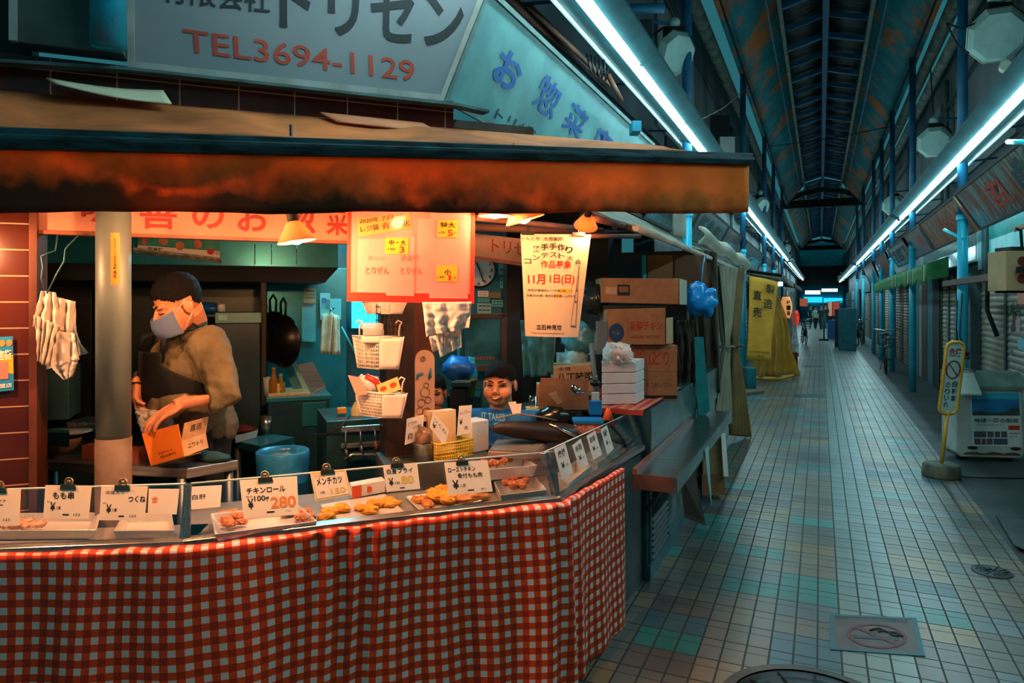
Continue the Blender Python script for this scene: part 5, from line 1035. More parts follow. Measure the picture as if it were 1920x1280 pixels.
hand(mb, lwr, at(306, 776, 2.86) - lwr, -UP * .9 - RT * .25, 1, .42, 1.1); hand(mb, rwr, at(255, 755, 3.0) - rwr, RT * .7 + HD * .3, 1, .5, 1.05)
soft(mb, 'body', SKIN, ck, .0042, 6)
OLIVE = mat('olive_jumper', '#6e6449', '#5c523c', rough=.9, scale=9, bump=.35, bscale=30)
rotb = Matrix((Lf, -Fd, UP)).transposed()
mb = MB(); mb.ball(chest + UP * .0, (.205, .15, .2), 24, 16, rot=rotb); mb.ball(chest - UP * .17 + Fd * .015, (.2, .165, .2), 24, 16, rot=rotb); mb.ball(hips + UP * .05, (.2, .155, .16), 20, 14, rot=rotb)
mb.tube([neck - UP * .02 - Fd * .01, chest + UP * .1], [.072, .12], 18)
lm = lel.lerp(lwr, .36); rm = rel.lerp(rwr, .55)
mb.tube([chest + UP * .1, lsh, lsh.lerp(lel, .5), lel, lm], [.1, .088, .075, .066, .056], 16); mb.tube([chest + UP * .1, rsh, rsh.lerp(rel, .5), rel, rm], [.1, .085, .07, .058, .052], 16)
for q, w_, rr in ((lm, lwr - lel, .058), (rm, rwr - rel, .054)): mb.tube([q - w_.normalized() * .02, q + w_.normalized() * .006], rr, 16)
jm = soft(mb, 'jumper', OLIVE, ck, .0065, 5); tx = bpy.data.textures.new('folds', 'CLOUDS'); tx.noise_scale = .07; d = jm.modifiers.new('d', 'DISPLACE'); d.texture = tx; d.strength = .028; d.mid_level = .5
mb = MB()
for s in (-1, 1): h_ = hips + Lf * (.09 * s); mb.tube([h_ + UP * .02, V((h_.x, h_.y, .5)), V((h_.x, h_.y, .04))], [.1, .075, .06], 14)
for s in (-1, 1): h_ = hips + Lf * (.09 * s); mb.ball(V((h_.x, h_.y, .045)) + Fd * .05, (.045, .045, .045), 12, 8)
mb.ball(hips, (.17, .13, .1), 16, 10, rot=rotb); soft(mb, 'trousers', mat('dark_trousers', '#1c2024', rough=.9), ck, .012, 3)
APR = mat('black_apron', '#12171a', '#0c1012', rough=.85, scale=8, bump=.2)
def bib(u, v):                                             # u across, v from chest down to the thighs
    wd = .105 + .17 * min(1, max(0, (v - .14) / .2)); an = (u - .5) * 2 * wd / .21
    base = chest.lerp(hips, v * 1.25) + UP * (.085 - .02 * v); dep = .188 + .042 * math.sin(min(v, .8) * 2.6)
    return base + Lf * (.228 * math.sin(an)) + Fd * (dep * math.cos(an)) - UP * (.35 * max(0, v - .75))
MB().grid(bib, 20, 24).build('apron', APR, ck, solid=.008)
for s, u in ((1, 1.0), (-1, 0.0)):
    a = bib(u, 0); MB().tube([a, a.lerp(neck, .35) + Fd * .045 + Lf * (.03 * s) + UP * .02, neck - UP * .018 + Lf * (.075 * s) + Fd * .01 + UP * .03, neck - UP * .06 - Fd * .1 + Lf * (.06 * s)], .016, 8, flat=.4).build('apron_strap', APR, ck)
MB().tube([neck + UP * .0 + (Fd * math.cos(x * .628) * .075 + Lf * math.sin(x * .628) * .078) - UP * (.02 * math.cos(x * .628)) for x in range(10)], .008, 7, closed=True).build('collar', mat('dark_collar', '#2a3a3a', rough=.9), ck)
hair_cap(HM, 1.06, HAIR, ck, .58, .016, 1.13, .2)
MASK = mat('blue_grey_mask', '#5f7398', '#53678c', rough=.8, scale=20)
mb = MB(); mb.frame(HM @ Matrix.Scale(1.06, 4)); mb.grid(lambda u, v: V((.074 * math.sin((u - .5) * 2.7), .026 + (.092 + .012 * math.sin(v * math.pi)) * math.cos((u - .5) * 2.7) * (1 - .15 * max(0, v - .7)), -.016 - .088 * v + .012 * (abs(u - .5) * 2) ** 2 * (1 - v) )), 20, 12); mb.frame(None); mk = mb.build('face_mask', MASK, ck, solid=.003)
mb = MB(); mb.frame(HM @ Matrix.Scale(1.06, 4))
for s in (-1,): pass
mb.tube([(-.07, .045, -.02), (-.082, .0, .01), (-.083, -.03, -.005), (-.078, -.02, -.04), (-.07, .03, -.085)], .0014, 5); mb.frame(None); mb.build('ear_loop', PAPER, mk)
mb = MB(); mb.frame(HM @ Matrix.Scale(1.06, 4)); mb.tube([(.07, .045, -.02), (.082, .0, .01), (.083, -.03, -.005), (.078, -.02, -.04), (.07, .03, -.085)], .0014, 5); mb.frame(None); mb.build('ear_loop', PAPER, mk)
for s in (-1, 1):
    mb = MB(); mb.frame(HM @ Matrix.Scale(1.06, 4)); mb.tube([(s * .012, .089, .022), (s * .03, .086, .029), (s * .05, .07, .024)], [.003, .0042, .002], 6); mb.frame(None); mb.build('eyebrow', HAIR, ck)
    mb = MB(); mb.frame(HM @ Matrix.Scale(1.06, 4)); mb.tube([(s * .015, .0835, .0), (s * .03, .085, -.004), (s * .046, .073, -.002)], [.0016, .0024, .0014], 6); mb.frame(None); mb.build('eyelid', HAIR, ck)
mb = MB(); q = rwr + (at(255, 755, 3.0) - rwr).normalized() * .012; w_ = (at(255, 755, 3.0) - rwr).normalized(); x_ = w_.orthogonal().normalized(); y_ = w_.cross(x_); mb.tube([q + x_ * (.036 * math.cos(k * .449)) + y_ * (.036 * math.sin(k * .449)) for k in range(14)], .004, 6, closed=True); mb.build('wrist_band', BLACK, ck)
# ---------------------------------------------------------------- right half of the stall
# boy smiling behind the counter
def kid(hcx, hcy, d, fx, fy, shirt, label, blue=False):
    hc = at(hcx, hcy, d); t = thing('person', label, 'person', V((hc.x, hc.y, 0)))
    f = (-HD * fy + RT * fx).normalized(); f0 = f; f = (f - UP * .05).normalized(); hx = f.cross(UP).normalized(); hu = hx.cross(f).normalized(); k = .97
    HMk = Matrix.Translation(hc) @ Matrix((hx, f, hu)).transposed().to_4x4(); HMk = HMk @ Matrix.Diagonal((1.06, 1, .93, 1)); S = HMk @ Matrix.Scale(k, 4)
    neck = hc - UP * .105 - f0 * .03; chest = neck - UP * .185 - f0 * .01; hips = chest - UP * .3; L = V((-f0.y, f0.x, 0)); rot = Matrix((L, -f0, UP)).transposed()
    hips.z = chest.z - .26
    mb = MB(); head_shapes(mb, HMk, k, 1.16); mb.tube([neck + UP * .07, chest + UP * .05], [.05, .07], 14); mb.tube([chest, hips], [.1, .1], 14)
    arms = []
    for s in (-1, 1):
        sh = chest + UP * .1 + L * (.15 * s); el = sh - UP * .23 + L * (.03 * s) + f0 * .03; wr = el + f0 * .05 - L * (.01 * s) - UP * .17; arms.append((sh, el, wr)); mb.tube([sh, el, wr], [.042, .036, .026], 12)
        hand(mb, wr, f0 * .2 - UP, -L * s, s, .4, .9)
        kn = hips - UP * (hips.z * .48) + L * (.085 * s); ft = V((kn.x, kn.y, .045)); mb.tube([hips + L * (.075 * s), kn, ft], [.08, .06, .045], 12); mb.ball(ft + f0 * .06, (.04, .04, .04), 12, 8)
    soft(mb, 'body', SKIN, t, .0042, 3)
    mb = MB(); mb.ball(chest + UP * .0, (.155, .105, .17), 20, 14, rot=rot); mb.tube([chest, hips], [.14, .145], 18); mb.tube([neck - UP * .015, chest + UP * .08], [.058, .1], 16)
    for sh, el, wr in arms: mb.tube([chest + UP * .08, sh, sh.lerp(el, .75)], [.085, .072, .068], 14)
    soft(mb, 't_shirt', shirt, t, .0065, 4)
    mb = MB()
    for s in (-1, 1): kn = hips - UP * (hips.z * .55) + L * (.085 * s); mb.tube([hips + L * (.075 * s), kn], [.09, .08], 12)
    mb.ball(hips, (.15, .12, .1), 14, 9, rot=rot); soft(mb, 'shorts', mat('dark_trousers', ''), t, .012, 2)
    hair_cap(HMk, k, HAIR, t, .42, .018, 1.1, .15, 5)
    for s in (-1, 1):
        for nm, pts, r in (('eyebrow', [(s * .012, .0885, .024), (s * .03, .087, .03), (s * .049, .072, .025)], [.0025, .0035, .002]), ('eye', [(s * .014, .0865, .002), (s * .03, .0875, .006), (s * .046, .0755, .001)], [.0022, .0042, .002])):
            mb = MB(); mb.frame(S); mb.tube(pts, r, 7); mb.frame(None); mb.build(nm, HAIR, t)
    mb = MB(); mb.frame(S); mb.tube([(-.03, .083, -.055), (-.015, .097, -.064), (0, .101, -.0675), (.015, .097, -.064), (.03, .083, -.055)], [.0015, .005, .006, .005, .0015], 8); mb.frame(None); mt = mb.build('mouth', mat('dark_red_lips', '#6a2420', rough=.5), t)
    mb = MB(); mb.frame(S); mb.tube([(-.016, .1, -.0615), (0, .105, -.0645), (.016, .1, -.0615)], [.0015, .0028, .0015], 7); mb.frame(None); mb.build('teeth', mat('white_teeth', '#e8e0d4', rough=.3), mt)
    if blue:
        P0_ = chest + f0 * .121
        for s, (x0, x1), z0, z1 in (('IT TAKES', (-.075, .05), .035, .06),):
            mb = MB(); g, fs = glyphs(s, .03); q0 = 0 if s[0] == 'I' else 1
            mb.add([at(903 - 14 * q0 + (44 + 26 * q0) * a, 786 + 12 * q0 + 4 * a - 14 * b, 3.418 + .00003 * (903 - 14 * q0 + (44 + 26 * q0) * a - 925) ** 2) for a, b in g], fs)
            mb.build('lettering', mat('pale_blue_print', '#7fc8e8', rough=.6), t)
    return t
kid(937, 719, 3.5, -.22, 1, mat('blue_t_shirt', '#1464a8', '#105490', rough=.85, scale=10, bump=.2), 'boy in a blue printed T-shirt smiling behind the counter', True)
kid(810, 736, 4.02, .05, 1, mat('dark_t_shirt', '#20343c', rough=.9), 'child half hidden behind the doodle board, only hair and ear showing')

# partition and things behind the boy
def obox(px0, px1, py0, py1, d, dep, name, m, label=None, cat=None, parent=None, bevel=.004, kind=None, z0=None, yaw=0.0):
    c = at((px0 + px1) / 2, py1, d); w_ = (px1 - px0) * d / FOC; x = RT * math.cos(yaw) + HD * math.sin(yaw); n = -RT * math.sin(yaw) + HD * math.cos(yaw)
    zb = c.z if z0 is None else z0; zt = EYE + (HY - py0) * d / FOC; a = V((c.x, c.y, zb)) - x * w_ / 2; b = a + x * w_
    return MB().hexa([a, b, b + n * dep, a + n * dep], [p + UP * (zt - zb) for p in (a, b, b + n * dep, a + n * dep)]).build(name, m, parent, label, cat, bevel=bevel, kind=kind)
wallslab('wall_stall_partition', 862, 952, 0, 2.42, -1.25, .06, mat('aqua_partition', '#2f7478', '#235c62', rough=.5, scale=3))
wallslab('wall_stall_partition_post', 950, 976, 0, 2.42, -1.15, .12, mat('dark_door_frame', '#2c2018', '#1d1612', rough=.6))
wallslab('wall_stall_back_right', 976, 1140, 0, 2.42, -1.5, .08, mat('dark_brown_panelling', '#2e2620', '#1a1613', rough=.7, scale=3))
ck_ = thing('wall_clock', 'round wall clock with black rim behind the red poster', 'clock', ch(898, 506, -1.22) - UP * .12)
c = ch(898, 506, -1.2); M_ = fr(c, CHX, -CHN).to_3x3(); rC = .122
MB().lathe([(0, .004), (rC * .9, .004)], 40, c, M_).build('dial', mat('white_dial', '#d8e0da', rough=.4), ck_); MB().lathe([(rC * .88, 0), (rC * .88, .012), (rC, .016), (rC * 1.02, 0)], 40, c, M_).build('rim', BLACK, ck_)
mb = MB()
for h in range(1, 13):
    an = R(90 - 30 * h); q = c + CHX * (rC * .74 * math.cos(an)) + UP * (rC * .74 * math.sin(an)) - CHN * .006; mb.text(str(h), q - CHX * .012 - UP * .011, CHX * (.024 if h > 9 else .018), UP * .022, .02)
mb.build('numerals', INK, ck_)
for an, L_, w_ in ((R(-70), .085, .004), (R(115), .055, .005)): MB().tube([c - CHN * .01, c - CHN * .01 + CHX * (L_ * math.cos(an)) + UP * (L_ * math.sin(an))], w_, 6).build('hand', INK, ck_)
for i, (x0, y0, x1, y1, m, lb) in enumerate(((896, 545, 916, 556, PAPER, 'pale notice at the upper left under the clock'), (918, 548, 938, 558, mat('tan_notice', ''), 'tan photo notice under the clock'), (896, 558, 918, 566, mat('aqua_notice', ''), 'aqua strip notice under the clock'), (922, 562, 944, 575, mat('aqua_notice', ''), 'aqua notice right under the clock'), (895, 568, 921, 588, mat('pale_notice', ''), 'largest pale notice under the clock'), (936, 487, 946, 515, mat('pale_notice', ''), 'pale slip right of the clock'), (938, 520, 948, 540, mat('aqua_notice', ''), 'aqua slip right of the clock'))):
    flat(x0, y0, x1, y1, -1.22, m, 'notice', lb, 'notice', [('ーーー', .1, .2, .9, .3, 1), ('ーーー', .1, .6, .9, .7, 1)])
gc = thing('glass_cabinet', 'glass fronted cabinet behind the smiling boy', 'cabinet', ch(910, 700, -1.1))
kbox(872, 950, 588, 598, -1.12, .1, 'top_rail', mat('brown_frame', '#5a4030', '#463024', rough=.6), parent=gc); kbox(868, 950, 686, 698, -1.1, .12, 'bottom_rail', mat('brown_frame', ''), parent=gc); kbox(940, 951, 588, 698, -1.12, .1, 'stile', mat('brown_frame', ''), parent=gc)
P = Panel(ch(872, 596, -1.13), ch(942, 597, -1.13), ch(942, 688, -1.13), ch(872, 687, -1.13)); mb = MB(); P.slab(mb, .004); mb.mat(1); P.text(mb, '本日のおすすめ', .2, .78, .8, .86, .001)
mb.build('door_pane', [mat('dull_teal_pane', '#3a7276', '#1e4a50', rough=.12), REDINK], gc)
drape([(976, 600), (1044, 604), (1036, 702), (982, 708)], 4.3, mat('teal_apron_cloth', '#3f8088', '#2c666e', rough=.9), 'teal cloth apron hanging behind the festival poster', 'hanging_apron', .03, 3, cat='apron', solid=.004)
# blurred goods left of the boy
p = at(874, 742, 4.1); MB().lathe([(0, 0), (.05, 0), (.065, .1), (.068, .1), (.06, .09), (.045, .006), (0, .006)], 22, p).build('bucket', mat('olive_bucket', '#8a8a3a', '#6a6a2c', rough=.5), label='olive green bucket left of the smiling boy', cat='bucket')
obox(843, 872, 728, 770, 4.0, .15, 'black_crate', BLACK, 'black crate left of the olive bucket', 'crate'); obox(846, 882, 716, 726, 3.98, .1, 'black_bowl_box', mat('dark_teal_unit', ''), 'dark tray on the black crate', 'tray')
MB().ball(at(858, 690, 4.15), (.1, .08, .07), 16, 10, lambda q: 1 + .35 * noise.noise(q * 2.5)).build('plastic_bundle', mat('blue_plastic_sheet', ''), label='bright blue plastic bundle behind the doodle board', cat='bag')
MB().ball(at(880, 700, 4.2), (.05, .05, .1), 16, 10, lambda q: 1 + .3 * noise.noise(q * 3)).build('plastic_bundle', mat('aqua_plastic', '#2aa0b8', '#1c8098', rough=.3), label='aqua plastic bundle left of the glass cabinet', cat='bag')
obox(838, 900, 742, 780, 4.25, .3, 'back_bench', KB, 'dark bench under the bundles left of the boy', 'bench', z0=0)
# small fascia board and beams
f2 = thing('fascia_sign', 'small brown fascia board with shop name behind the festival poster', 'sign', ch(930, 490, -.5)); P = Panel(ch(880, 436, -.5), ch(982, 448, -.5), ch(982, 497, -.5), ch(880, 482, -.5)); mb = MB(); P.slab(mb, .03).build('board', mat('brown_fascia', '#b88a6c', '#a07458', rough=.6), f2)  # brown is the board's own colour
MB().hexa(*[[ch(880, 484, -.49), ch(982, 499, -.49), ch(982, 499, -.55), ch(880, 484, -.55)], [ch(880, 478, -.49), ch(982, 492, -.49), ch(982, 492, -.55), ch(880, 478, -.55)]]).build('lower_trim', mat('brown_fascia_trim', ''), f2)
for x_ in (890, 970): q = ch(x_, 440, -.53); MB().tube([q, V((q.x, q.y, 2.46))], .01, 6).build('hanger', DARK, f2)
mb = MB(); ptext(mb, 'トリゼン', ch(930, 460, -.5), CHN, (922, 472), (1010, 483), (922, 446), .012); mb.build('lettering', mat('dark_red_lettering', ''), f2)
RBEAM = mat('rusty_brown_steel', '')
for (p_, q_, r_, lb) in ((at(840, 424, 3.2), at(1190, 438, 4.3), .018, 'brown pipe under the awning, the lower one'), (at(890, 408, 3.0), at(1130, 432, 3.9), .014, 'brown pipe under the awning, the upper one'), (at(1100, 405, 3.3), at(1200, 430, 4.3), .02, 'brown pole end sticking out under the awning'), (at(980, 443, 3.29), at(1200, 443, 3.6), .012, 'rail carrying the festival poster clips')):
    MB().tube([p_, q_], r_, 8).build('awning_pipe', RBEAM, label=lb, cat='pipe')
wallslab('ceiling_stall_right', 900, 1190, 2.30, 2.34, -.15, 1.6, mat('brown_stained_boards', '#4a2f1c', '#2a1b12', rough=.8, scale=3, stretch=(3, 3, 3)))
# festival poster
FP = Panel(at(976, 438, 3.22), at(1108, 440, 3.27), at(1084, 632, 3.30), at(985, 630, 3.25))
POST = mat('cream_poster_paper', '#e2c8a8', '#dcc09e', rough=.6); POSTRED = mat('poster_red', '#d8341c', rough=.6); GREYI = mat('grey_ink', '#5a5a5e', rough=.7)
mb = MB(); n_ = 14
mb.grid(lambda u, v: FP.p(u, v, .012 * math.sin(u * math.pi) * v), 12, 12)
def FT(s, u0, v0, u1, v1, k, b=.012): mb.mat(k); g, fs = glyphs(s, b); mb.add([FP.p(u0 + (u1 - u0) * x, v1 + (v0 - v1) * y, .0018 + .012 * math.sin((u0 + (u1 - u0) * x) * math.pi) * (v1 + (v0 - v1) * y)) for x, y in g], fs)
FT('どんと市', .01, .025, .27, .065, 1); FT('大感謝祭', .32, .025, .6, .065, 1)
for i, s in enumerate('熊手手作り'):
    a_ = (i - 2) / 2.0; FT(s, .46 + a_ * .24 - .056, .085 + .03 * a_ * a_, .46 + a_ * .24 + .056, .15 + .03 * a_ * a_, 1, .03)
for i, s in enumerate('コンテスト大会'):
    a_ = (i - 3) / 3.0; FT(s, .47 + a_ * .38 - .055, .175 + .065 * a_ * a_, .47 + a_ * .38 + .055, .225 + .065 * a_ * a_, 2, .03)
FT('作品募集', .28, .255, .75, .33, 3, .02); FT('11月', .08, .39, .35, .49, 3, .03); FT('1日(日)', .42, .39, .82, .49, 3, .03)
mb.mat(4)
for q in ((.58, .53, .78, .565), (.52, .58, .62, .615)): mb.add([FP.p(q[0], q[3], .0012 + .006), FP.p(q[2], q[3], .0012 + .006), FP.p(q[2], q[1], .0012 + .006), FP.p(q[0], q[1], .0012 + .006)], [(0, 1, 2, 3)])
FT('仲見世事務所にて午前10時より', .07, .535, .8, .56, 1, .01); FT('先着300名様に東京名産を差し上げます', .05, .585, .86, .612, 1, .008)
FT('立石仲見世', .2, .88, .66, .93, 1, .02); FT('http://www.tateishinakamise.jp', .12, .955, .72, .975, 1, .0)
mb.mat(2)
for a_, b_, w_ in ((.3, .42, .01), (.42, .55, .018), (.55, .66, .03), (.66, .9, .055)):
    for s in (-1, 1): mb.add([FP.p(.875 + s * w_ * .5 - .004, a_, .004), FP.p(.875 + s * w_ * .5 + .004, a_, .004), FP.p(.875 + s * w_ * .8 + .004, b_, .006), FP.p(.875 + s * w_ * .8 - .004, b_, .006)], [(0, 1, 2, 3)])
    mb.add([FP.p(.875 - w_ * .8, b_ - .015, .006), FP.p(.875 + w_ * .8, b_ - .015, .006), FP.p(.875 + w_ * .8, b_, .006), FP.p(.875 - w_ * .8, b_, .006)], [(0, 1, 2, 3)])
mb.build('festival_poster', [POST, INK, GREYI, POSTRED, YTAG], label='cream festival poster with red date hanging by two clips', cat='poster', solid=.0)
for u, lb in ((.1, 'left dark clip holding the festival poster'), (.82, 'right dark clip holding the festival poster')):
    a = FP.p(u, 0); x = (FP.c[1] - FP.c[0]).normalized(); t = thing('bulldog_clip', lb, 'clip', a); MB().box(a + UP * .002, (.06, .012, .016), Matrix((x, x.cross(UP), UP)).transposed()).build('jaw', DARK, t); MB().tube([a + UP * .008, a + UP * .035, a + UP * .035 + x * .01, a + UP * .008 + x * .01], .0025, 5).build('handle', DARK, t)

# side bench, register and bits on it
BZ = .885
PB = [onz(905, 860, BZ), onz(1104, 822, BZ), onz(1128, 806, BZ), onz(1050, 806, BZ), onz(1012, 838, BZ), onz(912, 852, BZ)]
sb = thing('side_bench', 'dark bench behind the lane side display case', 'bench', V((PB[0].x + .2, PB[0].y + .2, 0)))
MB().prism([V((p.x, p.y, CT + .002)) for p in PB], UP * (BZ - CT - .002)).build('top', STEELD, sb, bevel=.003)
gr = thing('griddle', 'grey slab griddle on the counter before the smiling boy', 'griddle', onz(975, 850, BZ)); a = [onz(915, 846, BZ + .03), onz(1005, 850, BZ + .03), onz(1040, 820, BZ + .03), onz(935, 818, BZ + .03)]
MB().hexa([p - UP * .028 for p in a], a).build('slab', mat('pinkish_steel', '#a88a80', '#8a7068', rough=.4, metal=.5), gr, bevel=.003); MB().hexa([p.lerp(sum(a, V()) / 4, .05) for p in a], [p.lerp(sum(a, V()) / 4, .05) + UP * .006 for p in a]).build('plate', mat('grey_plate', '#6a6a66', '#565652', rough=.6), gr)
DKB = mat('dark_brown_leather', '#2a1c18', '#1a1210', rough=.45, scale=12, bump=.2)
lb_ = thing('long_bag', 'long dark brown padded case lying before the smiling boy', 'bag', onz(1000, 818, BZ))
p, q = at(922, 801, 3.27), at(1082, 814, 3.42); d = q - p
MB().tube([p + d * t for t in (0, .04, .15, .4, .7, .9, .97, 1)], [.012, .026, .038, .046, .052, .052, .042, .02], 16, flat=1.1).build('case_body', DKB, lb_, subsurf=1)
MB().tube([p + d * .05 + UP * .045, p + d * .3 + UP * .075, p + d * .55 + UP * .07, p + d * .75 + UP * .06], .004, 6).build('piping', mat('pale_piping', '#8a7a60', rough=.6), lb_)
MB().ball(at(1036, 782, 3.44), (.085, .05, .055), 18, 12, lambda q: 1 + .15 * noise.noise(q * 2)).build('black_bag', mat('shiny_black_bag', '#17181a', '#0e0f10', rough=.2), label='shiny rounded black bag on top of the brown padded case', cat='bag')
MB().tube([at(1030, 794, 3.33), at(1080, 818, 3.34)], .007, 8).build('steel_rod', CHROME, label='short steel rod across the dark brown case', cat='rod')
gbx = thing('gingham_box', 'small gingham covered box under the blue tray', 'box', onz(1102, 812, BZ)); obox(1080, 1126, 792, 813, 3.66, .12, 'body', mat('orange_gingham', '#d84a24', '#e8a080', rough=.7, scale=60, lo=.48, hi=.52), parent=gbx)
p = at(1102, 790, 3.7); MB().box(p + UP * .006, (.16, .12, .02), Matrix.Rotation(YAW, 3, 'Z')).build('money_tray', mat('bright_blue_plastic', '#1486c8', '#1076b4', rough=.35), label='bright blue money tray on the gingham box', cat='tray', bevel=.006)
tb = thing('blue_stand', 'bright blue box holding pens behind the blue tray', 'box', at(1117, 778, 3.78)); obox(1106, 1129, 752, 778, 3.76, .06, 'body', mat('bright_blue_plastic', ''), parent=tb); obox(1109, 1124, 735, 752, 3.78, .01, 'paper', PAPER, parent=tb)
clipst = thing('clip_stand', 'wire stand with a large silver clip above the blue box', 'clip stand', at(1110, 752, 3.85))
mb = MB(); mb.tube([at(1115, 752, 3.85), at(1113, 715, 3.85), at(1106, 708, 3.85), at(1120, 706, 3.85)], .005, 6); mb.tube([at(1113, 735, 3.85), at(1090, 736, 3.85), at(1076, 727, 3.83)], .004, 6); mb.build('wire', CHROME, clipst)
mb = MB(); mb.ball(at(1080, 730, 3.82), (.035, .02, .022), 12, 8, rot=Matrix.Rotation(.6, 3, 'Y')); mb.build('clip_head', CHROME, clipst); MB().ball(at(1116, 718, 3.85), (.03, .03, .02), 12, 8).build('lamp_head', BLACK, clipst)
MB().lathe([(0, 0), (.03, 0), (.012, .05), (.006, .06), (0, .06)], 14, at(1140, 786, 3.62)).build('sauce_tag', mat('orange_plastic', '#e8622c', rough=.4), label='small orange cone shaped holder on the striped cloth', cat='holder')
p = at(998, 778, 3.55); t = thing('tape_roll', 'tape dispenser with aqua and yellow roll before the boy', 'tape', p); MB().lathe([(.015, 0), (.035, 0), (.035, .035), (.015, .035), (.015, 0)], 22, p).build('roll', mat('aqua_tape', '#58b0b8', rough=.4), t); MB().lathe([(0, .0), (.0345, .036), (.036, .042), (.015, .042)], 22, p).build('lid', mat('yellow_lid', '#d8b45a', rough=.5), t)
MB().lathe([(0, 0), (.02, 0), (.026, .08), (.024, .08), (.018, .004), (0, .004)], 18, at(1000, 768, 3.93)).build('clear_cup', glass_material('clear_cup_plastic', fac=.15), label='clear plastic cup right of the boy', cat='cup')
slip([(953, 754), (967, 752), (976, 778), (962, 778)], 3.35, PAPER, 'white paper slips standing in front of the boy'); slip([(962, 758), (978, 756), (976, 776), (965, 778)], 3.32, PAPER, 'white folded paper right of the standing slips')
slip([(1028, 738), (1042, 733), (1056, 752), (1046, 758)], 3.87, CARDL, 'buff card strip leaning on the brown board')
tbl = thing('side_table', 'narrow dark table behind the boy carrying the cardboard sheets', 'table', (-1.6, 3.8, 0))
MB().bb((-1.66, 3.66, .945), (-1.24, 3.93, .984)).build('table_top', DARK, tbl)
for x, y in ((-1.62, 3.7), (-1.3, 3.7), (-1.62, 3.9), (-1.3, 3.9)): MB().tube([(x, y, 0), (x, y, .945)], .02, 8).build('leg', DARK, tbl)
cb1 = MB().hexa(*[[at(1008, 768, 3.9), at(1104, 768, 3.95), at(1104, 768, 3.99), at(1008, 768, 3.94)], [at(1014, 708, 3.9), at(1103, 711, 3.95), at(1103, 711, 3.99), at(1014, 708, 3.94)]]).build('cardboard_sheet', CARD, label='brown cardboard sheet standing behind the dark case', cat='cardboard')
MB().hexa(*[[at(1004, 768, 3.97), at(1012, 768, 3.97), at(1012, 768, 4.2), at(1004, 768, 4.2)], [at(1006, 720, 3.97), at(1012, 720, 3.97), at(1012, 716, 4.2), at(1006, 716, 4.2)]]).build('cardboard_sheet', CARDL, label='narrow cardboard edge left of the standing sheet', cat='cardboard')
def cbox(front, d, dep, name, m, label, tt=(), mats=(), dd=0.0, side_px=None):
    """cardboard box: front face corner pixels, depth d, going dep back along the lane"""
    c = [at(x, y, d + (dd if i in (1, 2) else 0)) for i, (x, y) in enumerate(front)]; n = (c[1] - c[0]).cross(c[3] - c[0]).normalized(); n = n if n.dot(HD) > 0 else -n; n = V((n.x, n.y, 0)).normalized()
    t = thing(name, label, 'box', (c[2] + c[3]) / 2); mb = MB(); mb.hexa([c[3], c[2], c[2] + n * dep, c[3] + n * dep], [c[0], c[1], c[1] + n * dep, c[0] + n * dep]); mb.build('carton', m, t, bevel=.003)
    P = Panel(*c)
    mb = MB(); mb.box(P.p(.5, 0, -dep / 2) + UP * .001, ((c[1] - c[0]).length, .05, .0012), Matrix((RT, HD, UP)).transposed()); mb.build('packing_tape', mat('tan_tape', '#b88a5a', rough=.3), t)
    for s, u0, v0, u1, v1, mm, b in tt:
        mb = MB(); (P.text(mb, s, u0, v0, u1, v1, .002, b) if s else P.rect(mb, u0, v0, u1, v1, .0015)); mb.build('printing' if s else 'printed_panel', mm, t)
    return t, P
cbox([(1038, 688), (1118, 684), (1118, 740), (1038, 744)], 4.25, .3, 'cardboard_box', CARDL, 'small cardboard box lettered in black behind the brown sheet', [('八丁味噌', .08, .2, .92, .5, INK, .02), ('本場', .1, .02, .4, .14, INK, 0)])
# tall cabinet along the lane with the boxes on it
XC = -.885; CZ = .985
y0, y1 = C4.y + .06, onx(1345, 690, XC).y
lc = thing('steel_cabinet', 'stainless cabinet along the lane carrying the cardboard boxes', 'cabinet', V((XC - .3, (y0 + y1) / 2, 0)))
LOUV = mat('lane_steel', '#6f8a8a', '#4c6668', rough=.32, metal=.7, scale=3, stretch=(1, 1, 3))
MB().bb((XC - .55, y0, 0), (XC - .02, y1, .70)).build('lower_body', LOUV, lc, bevel=.004); MB().bb((XC - .55, y0, .70), (XC, y1, CZ)).build('upper_body', LOUV, lc, bevel=.006)
mb = MB()
for i in range(15): z = .12 + i * .036; mb.hexa([(XC - .018, y0 + .05, z), (XC + .006, y0 + .05, z - .014), (XC + .006, y0 + .5, z - .014), (XC - .018, y0 + .5, z)], [(XC - .018, y0 + .05, z + .006), (XC + .006, y0 + .05, z - .008), (XC + .006, y0 + .5, z - .008), (XC - .018, y0 + .5, z + .006)])
mb.build('vent_louvres', mat('dark_louvre', '#2a3436', rough=.6), lc); MB().bb((XC - .02, y0, 0), (XC - .004, y0 + 2.0, .09)).build('kick_plate', mat('blue_kick_plate', '#3f7f8c', '#2c626e', rough=.4, metal=.4), lc)
for y in (y0 + .02, y0 + .53, y0 + 1.3): MB().bb((XC - .02, y, .09), (XC - .006, y + .03, .69)).build('upright_strip', mat('blue_kick_plate', ''), lc)
lg = thing('ledge_shelf', 'stainless ledge shelf sticking out along the lane', 'shelf', V((XC + .1, y0 + 1, .66))); e0_, e1_ = onz(1172, 888, .72), onz(1368, 771, .72); xo = -.665
ya, yb = e0_.y + .02, e1_.y
MB().bb((XC + .003, ya, .705), (xo, yb, .72)).build('top', mat('dark_stainless', '#6a6a68', '#4c5454', rough=.3, metal=.8, stretch=(1, 8, 1)), lg, bevel=.003); MB().bb((XC + .003, ya - .012, .645), (xo, ya, .722)).build('end_face', mat('brown_steel_edge', '#6a5048', '#5a423c', rough=.45, metal=.4), lg); MB().bb((xo, ya - .012, .645), (xo + .014, yb, .722)).build('front_face', LOUV, lg)
